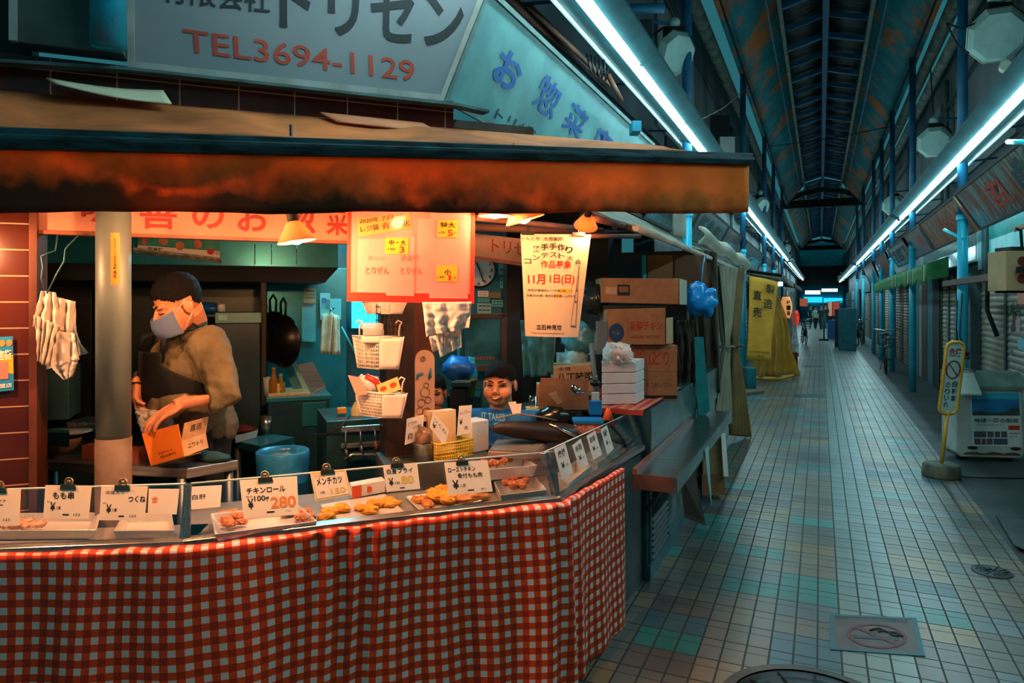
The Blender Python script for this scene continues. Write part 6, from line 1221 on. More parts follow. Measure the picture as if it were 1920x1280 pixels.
MB().bb((XC + .003, ya, .72), (XC + .03, yb - .6, .745)).build('back_lip', mat('reddish_lip', '#a07068', '#8a5a54', rough=.35, metal=.5), lg)
for y in (ya + .3, ya + 1.5): MB().tube([(xo - .04, y, .7), (XC + .004, y, .45)], .012, 8).build('bracket', STEELD, lg)
MB().prism([(xo + .016, ya + 1.0, .69), (xo + .016, ya + .86, .69), (xo + .03, ya + .88, .52), (xo + .06, ya + .84, .36)], (.004, 0, 0)).build('torn_tape', mat('pale_aqua_film', '#8fc4c4', rough=.3), label='torn strip of tape hanging from the ledge shelf', cat='tape')
# striped cloth over the near end of the cabinet
STRP = gingham('striped_table_cloth', .055, '#d2402a', '#b83420', '#e8a48c')
uvgrid('cabinet_cloth', lambda u, v: (lambda a, b, c, d: a.lerp(b, u).lerp(d.lerp(c, u), v) + UP * (.004 * math.sin(u * 20)))(V((-1.42, y0 - .15, CZ + .012)), V((XC - .01, y0 - .15, CZ + .012)), V((XC - .01, y0 + 1.0, CZ + .012)), V((-1.42, y0 + 1.0, CZ + .012))), lambda u, v: (u * .5, v * 1.0), 24, 30, STRP, label='red striped cloth spread over the near end of the lane cabinet', cat='tablecloth', solid=.003)
MB().bb((-1.42, y0 - .158, CZ - .012), (XC - .01, y0 - .15, CZ + .014)).build('cloth_edge', mat('orange_red_cloth_edge', '#d8442a', rough=.7), label='orange red hem of cloth at the near end of the lane cabinet', cat='cloth')
D4 = 4.35
REDPR = mat('red_box_print', '#b03a24', rough=.8); 
cbox([(1206, 697), (1270, 697), (1270, 752), (1206, 752)], D4, .32, 'cardboard_box', CARD, 'lowest cardboard box of the right stack, black bar printed', [('ミニセンバニー', .1, .36, .85, .52, INK, .0), ('', .0, .8, .98, .92, INK, 0)])
cbox([(1159, 647), (1270, 647), (1270, 696.5), (1159, 696.5)], D4 + .01, .34, 'cardboard_box', CARD, 'cardboard box with red brush lettering, second from the bottom', [('ど', .3, .2, .44, .5, REDPR, .02), ('山', .46, .4, .6, .75, REDPR, .02), ('どり', .6, .22, .86, .75, REDPR, .02)])
cbox([(1137, 580), (1248, 577), (1248, 646), (1137, 646)], D4 - .05, .3, 'cardboard_box', CARD, 'cardboard box with blue disc and red lettering, second from the top', [('●', .04, .4, .3, .92, mat('navy_print', '#1f3a5c', rough=.8), .02), ('丸鶏', .09, .6, .25, .72, CARDL, .02), ('新鮮チキン', .4, .34, .94, .62, REDPR, .012), ('国産若鶏', .42, .74, .9, .82, REDPR, 0), ('', .345, .3, .352, .9, REDPR, 0)])
MB().hexa(*[[at(1249, 644, D4 - .06), at(1262, 643, D4 + .1), at(1262, 643, D4 + .11), at(1249, 644, D4 - .05)], [at(1249, 596, D4 - .06), at(1262, 594, D4 + .1), at(1262, 594, D4 + .11), at(1249, 596, D4 - .05)]]).build('box_flap', CARDL, label='pale open flap at the right of the blue disc box', cat='flap')
MB().hexa(*[[at(1130, 580, D4 + .02), at(1250, 577, D4 + .02), at(1250, 577, D4 + .28), at(1130, 580, D4 + .28)], [at(1130, 572.5, D4 + .02), at(1250, 572, D4 + .02), at(1250, 572, D4 + .28), at(1130, 572, D4 + .28)]]).build('black_board', BLACK, label='thin black board between the top two boxes', cat='board')
t_, P_ = cbox([(1127, 521), (1273, 522), (1273, 570.5), (1127, 567)], D4 + .05, .3, 'cardboard_box', CARD, 'topmost cardboard box, widest, with a dark square picture', [('', .06, .36, .2, .64, CARDL, 0), ('', .21, .26, .37, .7, INK, 0), ('■', .23, .34, .35, .56, mat('brown_print', '#8a5a34', rough=.8), 0)])
P = Panel(at(1273.5, 522, D4 + .04), at(1287, 526, D4 + .33), at(1287, 571, D4 + .33), at(1273.5, 570.5, D4 + .04))
mb = MB(); P.slab(mb, .003, o=.004); mb.build('end_label', mat('pale_carton_end', '#a8a48c', rough=.8), t_)
obox(1118, 1142, 602, 664, D4 - .1, .02, 'grey_flap', mat('grey_board', '#6a6460', rough=.8), 'grey card flap left of the cardboard stack', 'flap', yaw=.5)
# stack of white foam trays in a carrier bag
fb = thing('foam_box_stack', 'white foam boxes stacked in a clear bag before the cardboard boxes', 'box stack', at(1165, 757, 4.05)); FOAM = mat('white_foam', '#e4ded8', '#dad4ce', rough=.6)
for i, (ya_, yb_) in enumerate(((676, 697), (698, 718), (719, 737), (738, 757))):
    a, b, c = at(1128, yb_, 4.05), at(1193, yb_, 4.08), at(1208, yb_ - 1, 4.28); h = (yb_ - ya_) * 4.05 / FOC; a.z = b.z = c.z = b.z; d = a + (c - b)
    MB().hexa([a, b, c, d], [p + UP * h for p in (a, b, c, d)]).build('foam_box', FOAM, fb, bevel=.004)
drape([(1138, 640), (1168, 652), (1196, 680), (1128, 680)], 4.04, BAGC, 'clear carrier bag knotted over the foam boxes', amp=.02, seed=12, name='carrier_bag')
MB().ball(at(1158, 662, 4.1), (.09, .07, .06), 18, 12, lambda q: 1 + .4 * noise.noise(q * 3)).build('carrier_bag', BAGW, label='white knotted bag top over the foam boxes', cat='bag')
# plastic bags and jars behind the brown sheet
for x, y, r_, m, lb in ((1085, 635, .11, mat('aqua_film', '#5a9aa0', '#2f6a74', rough=.25, scale=14), 'aqua crumpled bags heaped left of the box stack, upper'), (1078, 672, .08, mat('pale_aqua_crumple', '#a8c4c4', '#6a8c90', rough=.3, scale=14), 'pale crumpled bags heaped left of the box stack, lower'), (1112, 640, .07, mat('blue_white_crumple', '#4a86b8', '#b8c8cc', rough=.3, scale=18), 'blue and white crumpled packet beside the box stack'), (1112, 560, .1, mat('dark_film', '#2c3230', '#14181a', rough=.2, scale=12), 'dark film bundle hanging behind the festival poster')):
    MB().ball(at(x, y, 4.5), (r_, r_ * .7, r_), 20, 14, lambda q: 1 + .35 * noise.noise(q * 3 + V((x, 0, 0)))).build('plastic_bundle', m, label=lb, cat='bag')
obox(1046, 1118, 664, 690, 4.6, .2, 'paper_pack', mat('pale_paper_pack', '#b0bcb8', rough=.7), 'pale paper pack under the aqua bags', 'pack')
obox(1040, 1092, 688, 760, 4.62, .25, 'rear_cupboard', mat('dark_brown_panelling', ''), 'dark cupboard under the aqua bags', 'cupboard', z0=0)
MB().tube([at(1108, 645, 4.2), at(1120, 735, 4.0)], .014, 8).build('wooden_stick', mat('grey_stick', '#6a6660', rough=.7), label='grey stick leaning left of the foam boxes', cat='stick')
bb_ = thing('blue_bag', 'bright blue plastic bag hung right of the top box', 'bag', at(1315, 600, 5.0)); MB().tube([at(1315, 540, 5.0), at(1318, 500, 5.05), at(1322, 478, 5.1)], .004, 6).build('string', mat('bright_blue_film', '#1492d4', '#0c6ab0', rough=.22, scale=14, bump=.5, bscale=30), bb_)
MB().ball(at(1315, 562, 5.0), (.11, .09, .12), 26, 18, lambda q: 1 + .5 * noise.noise(q * 1.5 + V((1, 7, 0))) + .16 * noise.noise(q * 4)).build('bag', mat('bright_blue_film', ''), bb_)
MB().prism([at(1293, 632, 5.4), at(1319, 632, 5.4), at(1331, 770, 5.4), at(1311, 790, 5.4)], HD * .03).build('teal_board', mat('teal_board_paint', '#2fa09c', '#25827e', rough=.4, scale=8), label='bright teal board leaning behind the cardboard boxes', cat='board')
drape([(1258, 600), (1300, 600), (1304, 770), (1266, 760)], 5.3, mat('dark_brown_tarp', '#55402f', '#3a2b22', rough=.8), 'dark brown tarp hanging behind the box stack', 'tarp', .05, 9, cat='tarp', solid=.004)
MB().bb((-1.75, 5.0, 2.35), (-1.0, 5.05, 2.42)).build('beam_brown', RBEAM, kind='structure')
mb = MB()
for i, (x0, x1, h) in enumerate(((1205, 1212, '#1fa0b8'), (1214, 1262, '#7a5228'), (1264, 1325, '#5a3a20'))):
    obox(x0, x1, 478, 560, 5.55, .05, 'hanging_sheet', mat('back_panel_' + h[1:], h, rough=.7), ('narrow teal strip', 'amber brown hanging panel', 'dark brown hanging panel')[i] + ' behind the topmost box', 'panel')
wallslab_ = MB().bb((-2.9, 3.8, 2.42), (-1.6, 8.2, 2.46)).build('ceiling_stall_end', DARK, kind='structure')
wallslab_ = MB().bb((-2.9, 5.9, 0), (-1.6, 5.98, 2.42)).bb((-1.6, 5.9, 0), (-1.02, 5.98, 2.03)).build('wall_stall_end', mat('dark_brown_panelling', ''), kind='structure')
drape([(1288, 462), (1345, 474), (1348, 735), (1300, 735)], 6.55, mat('brown_drape', '#5e4a3a', '#46362a', rough=.85), 'brown drape hanging behind the teal board and the blue bag', 'brown_drape', .05, 11, cat='curtain', solid=.004)
# cardboard boxes under the ledge
cbox([(1316, 890), (1357, 890), (1362, 928), (1316, 928)], 5.6, .25, 'cardboard_box', CARD, 'lower cardboard box standing on the floor under the ledge'); cbox([(1318, 815), (1352, 818), (1356, 889), (1318, 889)], 5.62, .22, 'cardboard_box', CARDL, 'upper cardboard box on the floor box under the ledge')
MB().prism([at(1352, 812, 5.55), at(1360, 812, 5.6), at(1366, 893, 5.6), at(1357, 893, 5.55)], HD * .01).build('white_flap', PAPER, label='white flap at the corner of the boxes under the ledge', cat='flap')
MB().prism([at(1274, 885, 4.75), at(1302, 880, 4.9), at(1324, 986, 4.8), at(1284, 970, 4.75)], HD * .008).build('kick_board', mat('brown_kick_board', '#4a3a30', '#3a2c24', rough=.8), label='thin brown board hanging to a point under the ledge shelf', cat='board')
# ---------------------------------------------------------------- left side of the lane beyond the stall
CANV = fabric('grey_beige_canvas', '#b4b2a0', '#94968a', tr=.5, scale=3); CANVL = fabric('pale_canvas', '#c4c0ac', '#a8a696', tr=.2, scale=3)
def Yat(px, x): return onx(px, HY, x).y
ya_, yb_ = Yat(1192, -.95), Yat(1396, -.95)
ca = thing('canvas_awning', 'grey beige canvas awning of the shop beyond the corner stall', 'awning', (-1.2, (ya_ + yb_) / 2, 2.02))
MB().grid(lambda u, v: V((-.95 - .62 * v, ya_ + (yb_ - ya_) * u, 2.03 + .36 * v - .08 * math.sin(v * math.pi) * (.7 + .3 * math.sin(u * 40)))), 60, 10).build('canopy', CANV, ca, solid=.006)
MB().tube([(-.95, ya_, 2.02), (-.95, yb_, 2.0)], .022, 10).build('front_tube', CANVL, ca)
MB().grid(lambda u, v: V((-.97 - .03 * math.cos(v * 6), Yat(1268, -1.2) + (yb_ + .8 - Yat(1268, -1.2)) * u, 2.12 + .16 * v - .04 * u + .02 * math.sin(u * 17))), 40, 8).build('rolled_canvas', CANVL, ca, solid=.02)
for y in (ya_ + .05, (ya_ + yb_) / 2, yb_ - .05): MB().tube([(-.95, y, 2.0), (-1.6, y, 2.3)], .013, 6).build('support_arm', RBEAM, ca)
wf = MB().grid(lambda u, v: V((-1.12 - .02 * math.sin(u * 6), Yat(1262, -1.12) + .55 * u, 2.53 - .36 * v)), 8, 6).build('canvas_flap', CANVL, ca, solid=.004)
# tied curtains
CURT = fabric('beige_curtain', '#a39a84', '#867c66', tr=.15, scale=3); CURTB = fabric('ochre_curtain', '#8a6a3a', '#6f5430', tr=.15, scale=3)
def curtain(a, b, tie, bot0, bot1, m, label, seed):
    t = thing('tied_curtain', label, 'curtain', V(((bot0.x + bot1.x) / 2, (bot0.y + bot1.y) / 2, 0)))
    def f(u, v):
        p = a.lerp(b, u); q = bot0.lerp(bot1, u); g = tie + (b - a).normalized() * ((u - .5) * .12)
        w_ = .5 * (1 - math.cos(min(1, v / .58) * math.pi)); r_ = p.lerp(g, w_) if v < .58 else g.lerp(q, (.5 * (1 - math.cos((v - .58) / .42 * math.pi))))
        return r_ + RT * (.035 * math.sin(u * 30 + seed) * (1 - .5 * math.exp(-((v - .58) / .15) ** 2))) - HD * (.03 * math.cos(u * 30 + seed))
    MB().grid(f, 60, 26).build('cloth', m, t, solid=.004)
    MB().tube([tie + V((.09 * math.cos(k * .628), .06 * math.sin(k * .628), .01 * math.sin(k * 3))) for k in range(10)], .014, 8, closed=True).build('tie_band', m, t)
curtain(at(1342, 497, 7.0), at(1382, 502, 7.5), at(1360, 650, 7.2), at(1335, 770, 7.0), at(1372, 800, 7.3), CURT, 'beige curtain tied in the middle left of the blue column', 1)
curtain(at(1362, 500, 7.9), at(1392, 502, 8.3), at(1378, 648, 8.0), at(1372, 815, 7.9), at(1405, 818, 8.2), CURTB, 'ochre lined curtain tied close to the lane', 4)
# slanted shop signs under the left tubes
def streak(name, base, cols, sc=(1, 1.5, 9)):
    m = mat(name, base, rough=.22); nt = m.node_tree; N = nt.nodes; L = nt.links; b = N['Principled BSDF']
    tc = N.new('ShaderNodeTexCoord'); mp = N.new('ShaderNodeMapping'); mp.inputs['Scale'].default_value = sc; L.new(tc.outputs['Object'], mp.inputs[0])
    nz = N.new('ShaderNodeTexNoise'); nz.inputs['Scale'].default_value = 2.2; nz.inputs['Detail'].default_value = 3; L.new(mp.outputs[0], nz.inputs[0])
    r = N.new('ShaderNodeValToRGB'); e = r.color_ramp.elements; e[0].position = .42; e[0].color = hexc(base); e[1].position = .7; e[1].color = hexc(cols[-1])
    for i, c in enumerate(cols[:-1]): k = e.new(.52 + .08 * i); k.color = hexc(c)
    L.new(nz.outputs['Fac'], r.inputs[0]); L.new(r.outputs[0], b.inputs['Base Color']); return m
S1 = streak('faded_sign_teal', '#4f7f80', ['#3a6a70', '#7a5a54', '#2a4a50'], (1, 7, 1)); S2 = streak('faded_sign_rust', '#6a5a48', ['#8a3a28', '#a08a6a', '#4a3a30'], (1, 7, 1)); S3 = streak('faded_sign_grey', '#6f8280', ['#8a4030', '#5a6a6a', '#2c4044'], (1, 7, 1))
SFR = mat('dark_sign_frame', '#3a4442', '#2a3230', rough=.5)
def lane_sign(xt, zt, xb, zb, y0, y1, m, label, tt=(), inkm=None):
    t = thing('lane_sign', label, 'sign', ((xt + xb) / 2, (y0 + y1) / 2, zb)); a, b, c, d = (V((xt, y0, zt)), V((xt, y1, zt)), V((xb, y1, zb)), V((xb, y0, zb)))
    if xt > 0: P = Panel(b, a, d, c)
    else: P = Panel(a, b, c, d)
    mb = MB(); P.slab(mb, .04).build('face', m, t); mb = MB(); P.frame(mb, .03, .05, .01).build('frame', SFR, t); MB().tube([((xt + xb) / 2, (y0 + y1) / 2, (zt + zb) / 2), ((1.82 if y0 < 20 else 2.04) if xt > 0 else -1.79, (y0 + y1) / 2, zt)], .015, 6).build('wall_bracket', DARK, t)
    for s, u0, v0, u1, v1, mm in tt: mb = MB(); P.text(mb, s, u0, v0, u1, v1, .003, .03); mb.build('lettering', mm, t)
gR = mat('faded_red_sign_ink', '#a83a28', rough=.5); gB = mat('dark_teal_sign_ink', '#1a3a44', rough=.5); gA = mat('aqua_sign_ink', '#2aa0b4', rough=.4)
ys = [Yat(p, -1.3) for p in (1262, 1330, 1376, 1408, 1440, 1462)]
for i, (m, lb, tt) in enumerate(((S1, 'first faded slanted sign left of the tubes beyond the awning', (('青果', .2, .2, .5, .8, gB),)), (S1, 'second faded slanted sign left of the tubes beyond the awning', (('鮮魚店', .1, .2, .8, .8, gB),)), (S3, 'third slanted sign left of the tubes, brownish', (('味', .3, .5, .7, .9, gA),)), (S1, 'fourth slanted sign left of the tubes, aqua stroke', (('の', .3, .4, .8, .9, gA),)), (S3, 'fifth slanted sign left of the tubes, above the yellow banner', ()))):
    lane_sign(-1.36, 2.86, -1.6, 2.42, ys[i] + .02, ys[i + 1] - .02, m, lb, tt)
# yellow banner with black characters, and yellow vinyl curtain
YB = mat('yellow_banner_cloth', '#dc9c30', '#cc8c26', rough=.8); YV = film('yellow_vinyl', '#c08820', .66, .12); YR = mat('yellow_rod', '#d8a028', rough=.4)
nb_ = thing('banner', 'yellow vertical banner with black characters beside the blue column', 'banner', at(1430, 680, 13.3))
P = Panel(at(1405, 517, 13.3), at(1460, 528, 13.3), at(1443, 677, 13.2), at(1400, 675, 13.2)); mb = MB(); mb.grid(lambda u, v: P.p(u, v, .03 * math.sin(u * 4 + v * 3)), 10, 16).build('cloth', YB, nb_, solid=.004)
for s, u0, v0, u1, v1 in (('製', .56, .06, .86, .17), ('造', .5, .24, .84, .36), ('直', .12, .16, .42, .27), ('売', .14, .36, .46, .48), ('立石仲見世商店街', .08, .88, .92, .915), ('組合', .4, .93, .7, .96)):
    mb = MB(); P.text(mb, s, u0, v0, u1, v1, .06, .015); mb.build('lettering', INK, nb_)
MB().tube([at(1398, 512, 13.3), at(1462, 525, 13.3)], .012, 6).build('top_rod', DARK, nb_); MB().tube([at(1397, 512, 13.32), at(1399, 700, 13.32), at(1399, 728, 13.32)], .014, 6).build('pole', BLUED, nb_)
vc = thing('vinyl_curtain', 'translucent yellow vinyl curtain flaring to the floor by the banner', 'curtain', onz(1450, 712, .0))
a, b, c, d = at(1412, 560, 14.2), at(1462, 555, 14.6), at(1496, 702, 14.4), at(1412, 708, 13.9)
MB().grid(lambda u, v: a.lerp(b, u).lerp(d.lerp(c, u), v) + HD * (.07 * math.sin(u * 16 + v * 2)) + RT * .03 * math.sin(v * 9 + u * 5), 30, 16).build('vinyl_sheet', YV, vc, solid=.003); MB().tube([d, d.lerp(c, .55) - UP * .06, c], .035, 8).build('hem_rod', YR, vc)
# lanterns and clutter further down on the left
def lantern(px, py, d, r, h, m, s, label, ink):
    c = at(px, py, d); t = thing('paper_lantern', label, 'lantern', c - UP * h); prof = [(r * (.55 + .45 * math.sin(math.pi * (k + .5) / 13)) * (1 + .03 * (k % 2)), -h + 2 * h * k / 12) for k in range(13)]
    MB().lathe(prof, 20, c).build('paper_body', m, t)
    for z in (-h, h): MB().lathe([(0, z - .02), (r * .5, z - .02), (r * .5, z + .02), (0, z + .02)], 14, c).build('end_ring', BLACK, t)
    for i, chh in enumerate(s): mb = MB(); q = c - HD * (r * 1.04) - RT * r * .35 + UP * (h * .75 - (i + 1) * h * 1.5 / len(s)); mb.text(chh, q, RT * r * .75, UP * (h * 1.3 / len(s)), .03); mb.build('lettering', ink, t)
    MB().tube([c + UP * h, V((c.x, c.y, 2.2))], .008, 5).build('cord', BLACK, t)
lantern(1474, 576, 17.5, .14, .27, mat('lit_cream_lantern', '#f0c890', emit='#ff9a50', es=.55), '味一番', 'glowing cream lantern with black characters past the yellow curtain', INK)
lantern(1491, 596, 22, .12, .24, mat('lit_red_lantern', '#e0402a', emit='#ff3a18', es=.6), '酒', 'glowing red lantern beyond the cream one', mat('dark_red_lettering', ''))
drape([(1482, 548), (1490, 548), (1497, 668), (1474, 668)], 17.8, film('grey_vinyl', '#8fa0a0', .55, .2), 'grey vinyl sheet hanging beside the cream lantern', amp=.06, seed=5, name='vinyl_sheet', cat='sheet')
obox(1481, 1496, 660, 692, 16.6, .3, 'red_crate', mat('dark_red_crate', '#6a2820', rough=.5), 'dark red crate on the floor past the yellow curtain', 'crate', z0=.0)
obox(1470, 1484, 598, 660, 17.9, .4, 'display_stand', mat('teal_stand', '#2c6a74', rough=.5), 'teal stand under the cream lantern', 'stand', z0=0)
for px, d, h, lb in ((1455, 15.2, .9, 'grey folding sign behind the yellow curtain'), ): obox(px - 12, px + 12, 640, 700, d, .2, 'folding_sign', mat('grey_board', ''), lb, 'sign', z0=0)
obox(1400, 1418, 690, 728, 12.4, .3, 'teal_crate', KTEAL, 'teal crate standing at the foot of the blue column', 'crate', z0=0)
MB().hexa(*[[onz(1398, 742, 0), onz(1432, 738, 0), onz(1425, 728, 0), onz(1398, 730, 0)], [p + UP * .05 for p in (onz(1398, 742, 0), onz(1432, 738, 0), onz(1425, 728, 0), onz(1398, 730, 0))]]).build('timber_base', mat('grey_brown_timber', '#6a5a4c', rough=.8), label='low timber base at the foot of the yellow banner', cat='base')
for i, (px, d, x) in enumerate(((1402, 10.5, -1.55), )): pass
sf = thing('shop_entrance', 'dark open shop front behind the tied curtains', 'shop front', (-1.6, 9.5, 0))
MB().bb((-1.79, 8.3, 0), (-1.74, 12.2, 2.1)).build('dark_opening', DARK, sf)  # flat dark slab, its colour stands in for the unlit shop inside
for y in (8.32, 10.2, 12.1): MB().bb((-1.74, y, 0), (-1.68, y + .08, 2.2)).build('door_post', WOODD, sf)
AWL = ['dark awning above the yellow banner', 'grey awning beyond the cream lantern', 'dark awning far along the left side']
for i, (y0, y1, m) in enumerate(((14.8, 16.8, mat('dark_awning', '#2c3030', '#1e2222', rough=.8)), (17.4, 21.5, CANV), (22.3, 32, mat('dark_awning', '')))):
    t = thing('side_awning', AWL[i], 'awning', (-1.3, (y0 + y1) / 2, 2.2)); MB().tube([(-1.0, (y0 + y1) / 2, 2.19), (-1.79, (y0 + y1) / 2, 2.4)], .015, 6).build('support_arm', DARK, t); MB().grid(lambda u, v: V((-.7 - 1.0 * v, y0 + (y1 - y0) * u, 2.15 + .16 * v)), 20, 4).build('canopy', m, t, solid=.02); MB().grid(lambda u, v: V((-.7, y0 + (y1 - y0) * u, 2.15 - .14 * v)), 20, 2).build('valance', m, t, solid=.01)
for i, y in enumerate((13, 16.4, 20, 24, 29, 35, 42, 50)):
    t = thing('shop_shutter', ['closed shutter behind the yellow banner', 'closed shutter behind the yellow vinyl', 'closed shutter behind the red lantern', 'closed shutter fourth down the left side', 'closed shutter fifth down the left side', 'closed shutter sixth down the left side', 'closed shutter seventh down the left side', 'closed shutter last down the left side'][i], 'shutter', (-1.77, y + 1.4, 0))
    MB().grid(lambda u, v: V((-1.775 + .012 * math.sin(v * 130), y + 2.8 * u, 2.2 * v)), 2, 84).build('slats', mat('grey_shutter', '#8a8a80', '#74766c', rough=.5, scale=2), t, solid=.006); MB().bb((-1.8, y - .06, 0), (-1.74, y, 2.3)).build('guide_rail', SFR, t)

# ---------------------------------------------------------------- right side: shutters, signs, awning
SHUT = mat('beige_grey_shutter', '#8f8878', '#767264', rough=.45, scale=2, stretch=(1, 1, 3)); SHB = mat('brown_shutter', '#6a5648', '#574638', rough=.5); SHT = mat('teal_door', '#2f6f78', '#255a62', rough=.4)
XS = 2.0
def shutter(px0, px1, m, label, zt=2.05, x=XS, mural=None):
    y0, y1 = Yat(px0, x), Yat(px1, x); t = thing('roller_shutter', label, 'shutter', (x, (y0 + y1) / 2, 0)); n = int(zt / .075)
    MB().grid(lambda u, v: V((x - .012 * abs(math.sin(v * n * math.pi)), y0 + (y1 - y0) * u, zt * v)), 2, n * 5).build('slats', m, t, solid=.006)
    MB().bb((x - .1, y0, zt), (x + .03, y1, zt + .26)).build('shutter_box', SFR, t); MB().bb((x - .03, y1 - .03, 0), (x + .02, y1 + .04, zt)).build('guide_rail', SFR, t)
    return t, y0, y1
tm, my0, my1 = shutter(2080, 1890, SHUT, 'nearest right shutter painted with a palm, flower and cloud')
def mural(pts, m, dx=.016): MB().add([V((XS - dx, my0 + (my1 - my0) * u, z)) for u, z in pts], [tuple(range(len(pts)))]).build('painted_mural', m, tm)
def blob_pts(cu, cz, ru, rz, n=18, wob=.2, k=5): return [(cu + ru * math.cos(a * 6.2832 / n) * (1 + wob * math.sin(k * a * 6.2832 / n)), cz + rz * math.sin(a * 6.2832 / n) * (1 + wob * math.sin(k * a * 6.2832 / n))) for a in range(n)]
pu = lambda px: (Yat(px, XS) - my0) / (my1 - my0); pz = lambda px, py: onx(px, py, XS).z
GRN = mat('mural_green', '#3f6a2c', '#2c5220', rough=.6, scale=12)
for dx_, dy_ in ((-18, -2), (-14, 12), (-4, -18), (8, -14), (14, 6), (4, 18), (-9, -12)):
    a_ = (pu(1906), pz(1906, 586)); b_ = (pu(1906 + dx_), pz(1906 + dx_, 586 + dy_)); m_ = ((a_[0] + b_[0]) / 2, (a_[1] + b_[1]) / 2 + .045); mural([a_, (m_[0], m_[1] + .03), b_, (m_[0], m_[1] - .02)], GRN)
mural([(pu(1903), pz(1903, 586)), (pu(1909), pz(1909, 586)), (pu(1905), pz(1905, 622)), (pu(1898), pz(1898, 622))], mat('mural_brown', '#4a3020', rough=.7))
mural(blob_pts(pu(1912), pz(1912, 607), .035, .09), mat('mural_pink', '#b58a98', '#a07888', rough=.6)); mural(blob_pts(pu(1918), pz(1918, 645), .05, .07, 18, .15), mat('mural_pale_blue', '#6ab4c0', rough=.6)); mural(blob_pts(pu(1900), pz(1900, 660), .012, .05), mat('mural_blue', '#2a7a9a', rough=.6))
mural([(pu(1910), pz(1910, 545)), (pu(1950), pz(1950, 545)), (pu(1950), pz(1950, 575)), (pu(1912), pz(1912, 572))], mat('mural_salmon', '#b06a58', '#a05a4c', rough=.6))
shutter(1884, 1841, SHUT, 'wide beige shutter beside the painted one, behind the white cabinet'); 
MB().bb((XS - .12, Yat(1839, XS), 0), (XS + .04, Yat(1827, XS), 2.5)).build('door_post', mat('slate_post', '#3f5558', '#2f4346', rough=.5), label='slate grey post between the two nearest right shutters', cat='post')
shutter(1825, 1797, SHUT, 'beige shutter behind the nearest right column'); shutter(1794, 1782, SHUT, 'narrow beige shutter left of the nearest right column'); shutter(1780, 1768, SHUT, 'narrow beige shutter beside the dark doorway', )
for px0, px1, m, lb in ((1766, 1754, DARK, 'dark doorway panel beyond the narrow shutters'), (1753, 1743, SHT, 'teal door panel beyond the dark doorway'), (1742, 1733, mat('brown_door', '#4a362c', '#3a2a22', rough=.5), 'brown door panel right of the second column'), (1732, 1727, mat('grey_shutter', ''), 'grey strip panel between brown door and teal door'), (1726, 1716, SHT, 'teal door panel just right of the second column')):
    MB().bb((XS - .04, Yat(px0, XS), 0), (XS + .02, Yat(px1, XS), 2.2)).build('shop_door', m, label=lb, cat='door')
for px0, px1, m, lb in ((1706, 1694, SHB, 'brown shutter left of the second right column'), (1692, 1680, SHB, 'brown shutter right of the third right column'), (1670, 1660, SHUT, 'beige shutter between the third and fourth right columns'), (1650, 1641, SHB, 'brown shutter behind the bicycle'), (1636, 1622, SHB, 'brown shutter left of the fifth right column')):
    shutter(px0, px1, m, lb)
for i, y in enumerate((42.5, 48, 54, 60, 66)): MB().bb((XS - .05, y, 0), (XS + .02, y + 5, 2.3)).build('shop_door', SHT if i % 2 else DARK, label=['dark', 'teal', 'dark', 'teal', 'dark'][i] + ' closed front far down the right side, number ' + ['one', 'two', 'three', 'four', 'five'][i] + ' after the bicycles', cat='door')
# slanted signs on the right
yA0 = Yat(1788, 1.38)
gw = mat('pale_sign_ink', '#b8c4c0', rough=.4)
lane_sign(1.38, 2.83, 1.64, 2.4, yA0, yA0 - 3.6, streak('faded_sign_near', '#5f7f7c', ['#3f5f62', '#8a3a2a', '#20343a'], (1, 6, 1)), 'nearest slanted right sign, faded teal with dark and red strokes', (('鮮魚', .1, .15, .42, .85, gB), ('店', .5, .2, .68, .8, gR), ('●', .03, .55, .12, .9, gA)))
lane_sign(1.40, 2.83, 1.64, 2.4, Yat(1721, 1.4), Yat(1786, 1.4), S2, 'second slanted right sign, rusty brown with red characters', (('カラオケ', .08, .3, .6, .75, gR),))
lane_sign(1.40, 2.83, 1.64, 2.4, Yat(1693, 1.4), Yat(1719, 1.4), S3, 'third slanted right sign, grey with a small red mark', (('●', .2, .3, .4, .6, gR),))
lane_sign(1.40, 2.8, 1.64, 2.38, Yat(1663, 1.4), Yat(1690, 1.4), S1, 'fourth slanted right sign, dark teal strokes', (('理容室', .1, .2, .9, .8, gB),))
lane_sign(1.40, 2.8, 1.64, 2.2, Yat(1640, 1.4), Yat(1658, 1.4), mat('dark_red_sign', '#5a2a24', '#48201c', rough=.5), 'fifth slanted right sign, dark red')
lane_sign(1.40, 2.8, 1.64, 2.2, Yat(1618, 1.4), Yat(1634, 1.4), S3, 'sixth slanted right sign, grey above the far awning')
MB().bb((1.83, Yat(1925, 1.95) - 2.5, 2.12), (1.88, Yat(1852, 1.95), 2.75)).build('shop_fascia', mat('bright_teal_fascia', '#1fa8a8', '#16908f', rough=.35), label='bright teal fascia panel under the nearest slanted right sign', cat='fascia')
MB().bb((1.83, Yat(1850, 1.95), 2.12), (1.88, Yat(1745, 1.95), 2.5)).build('shop_fascia', mat('glassy_fascia', '#6f8f90', '#2f5054', rough=.15, scale=6, stretch=(1, 5, 1)), label='glassy streaked fascia panel above the beige shutters', cat='fascia')
for x, yy_, z0, z1, lb in ((1.85, Yat(1846, 1.85), 1.7, 2.6, 'dark meter box beside the nearest right column'), ): MB().bb((x - .05, yy_ - .1, z0 + .3), (x + .08, yy_ + .12, z1 - .1)).build('meter_box', SHT, label=lb, cat='box')
MB().tube([(1.82, Yat(1851, 1.82), 2.65), (1.82, Yat(1851, 1.82), 1.5), (1.9, Yat(1851, 1.82) - .1, 1.2)], .025, 8).build('drain_pipe', DARK, label='dark pipe right of the meter box', cat='pipe')
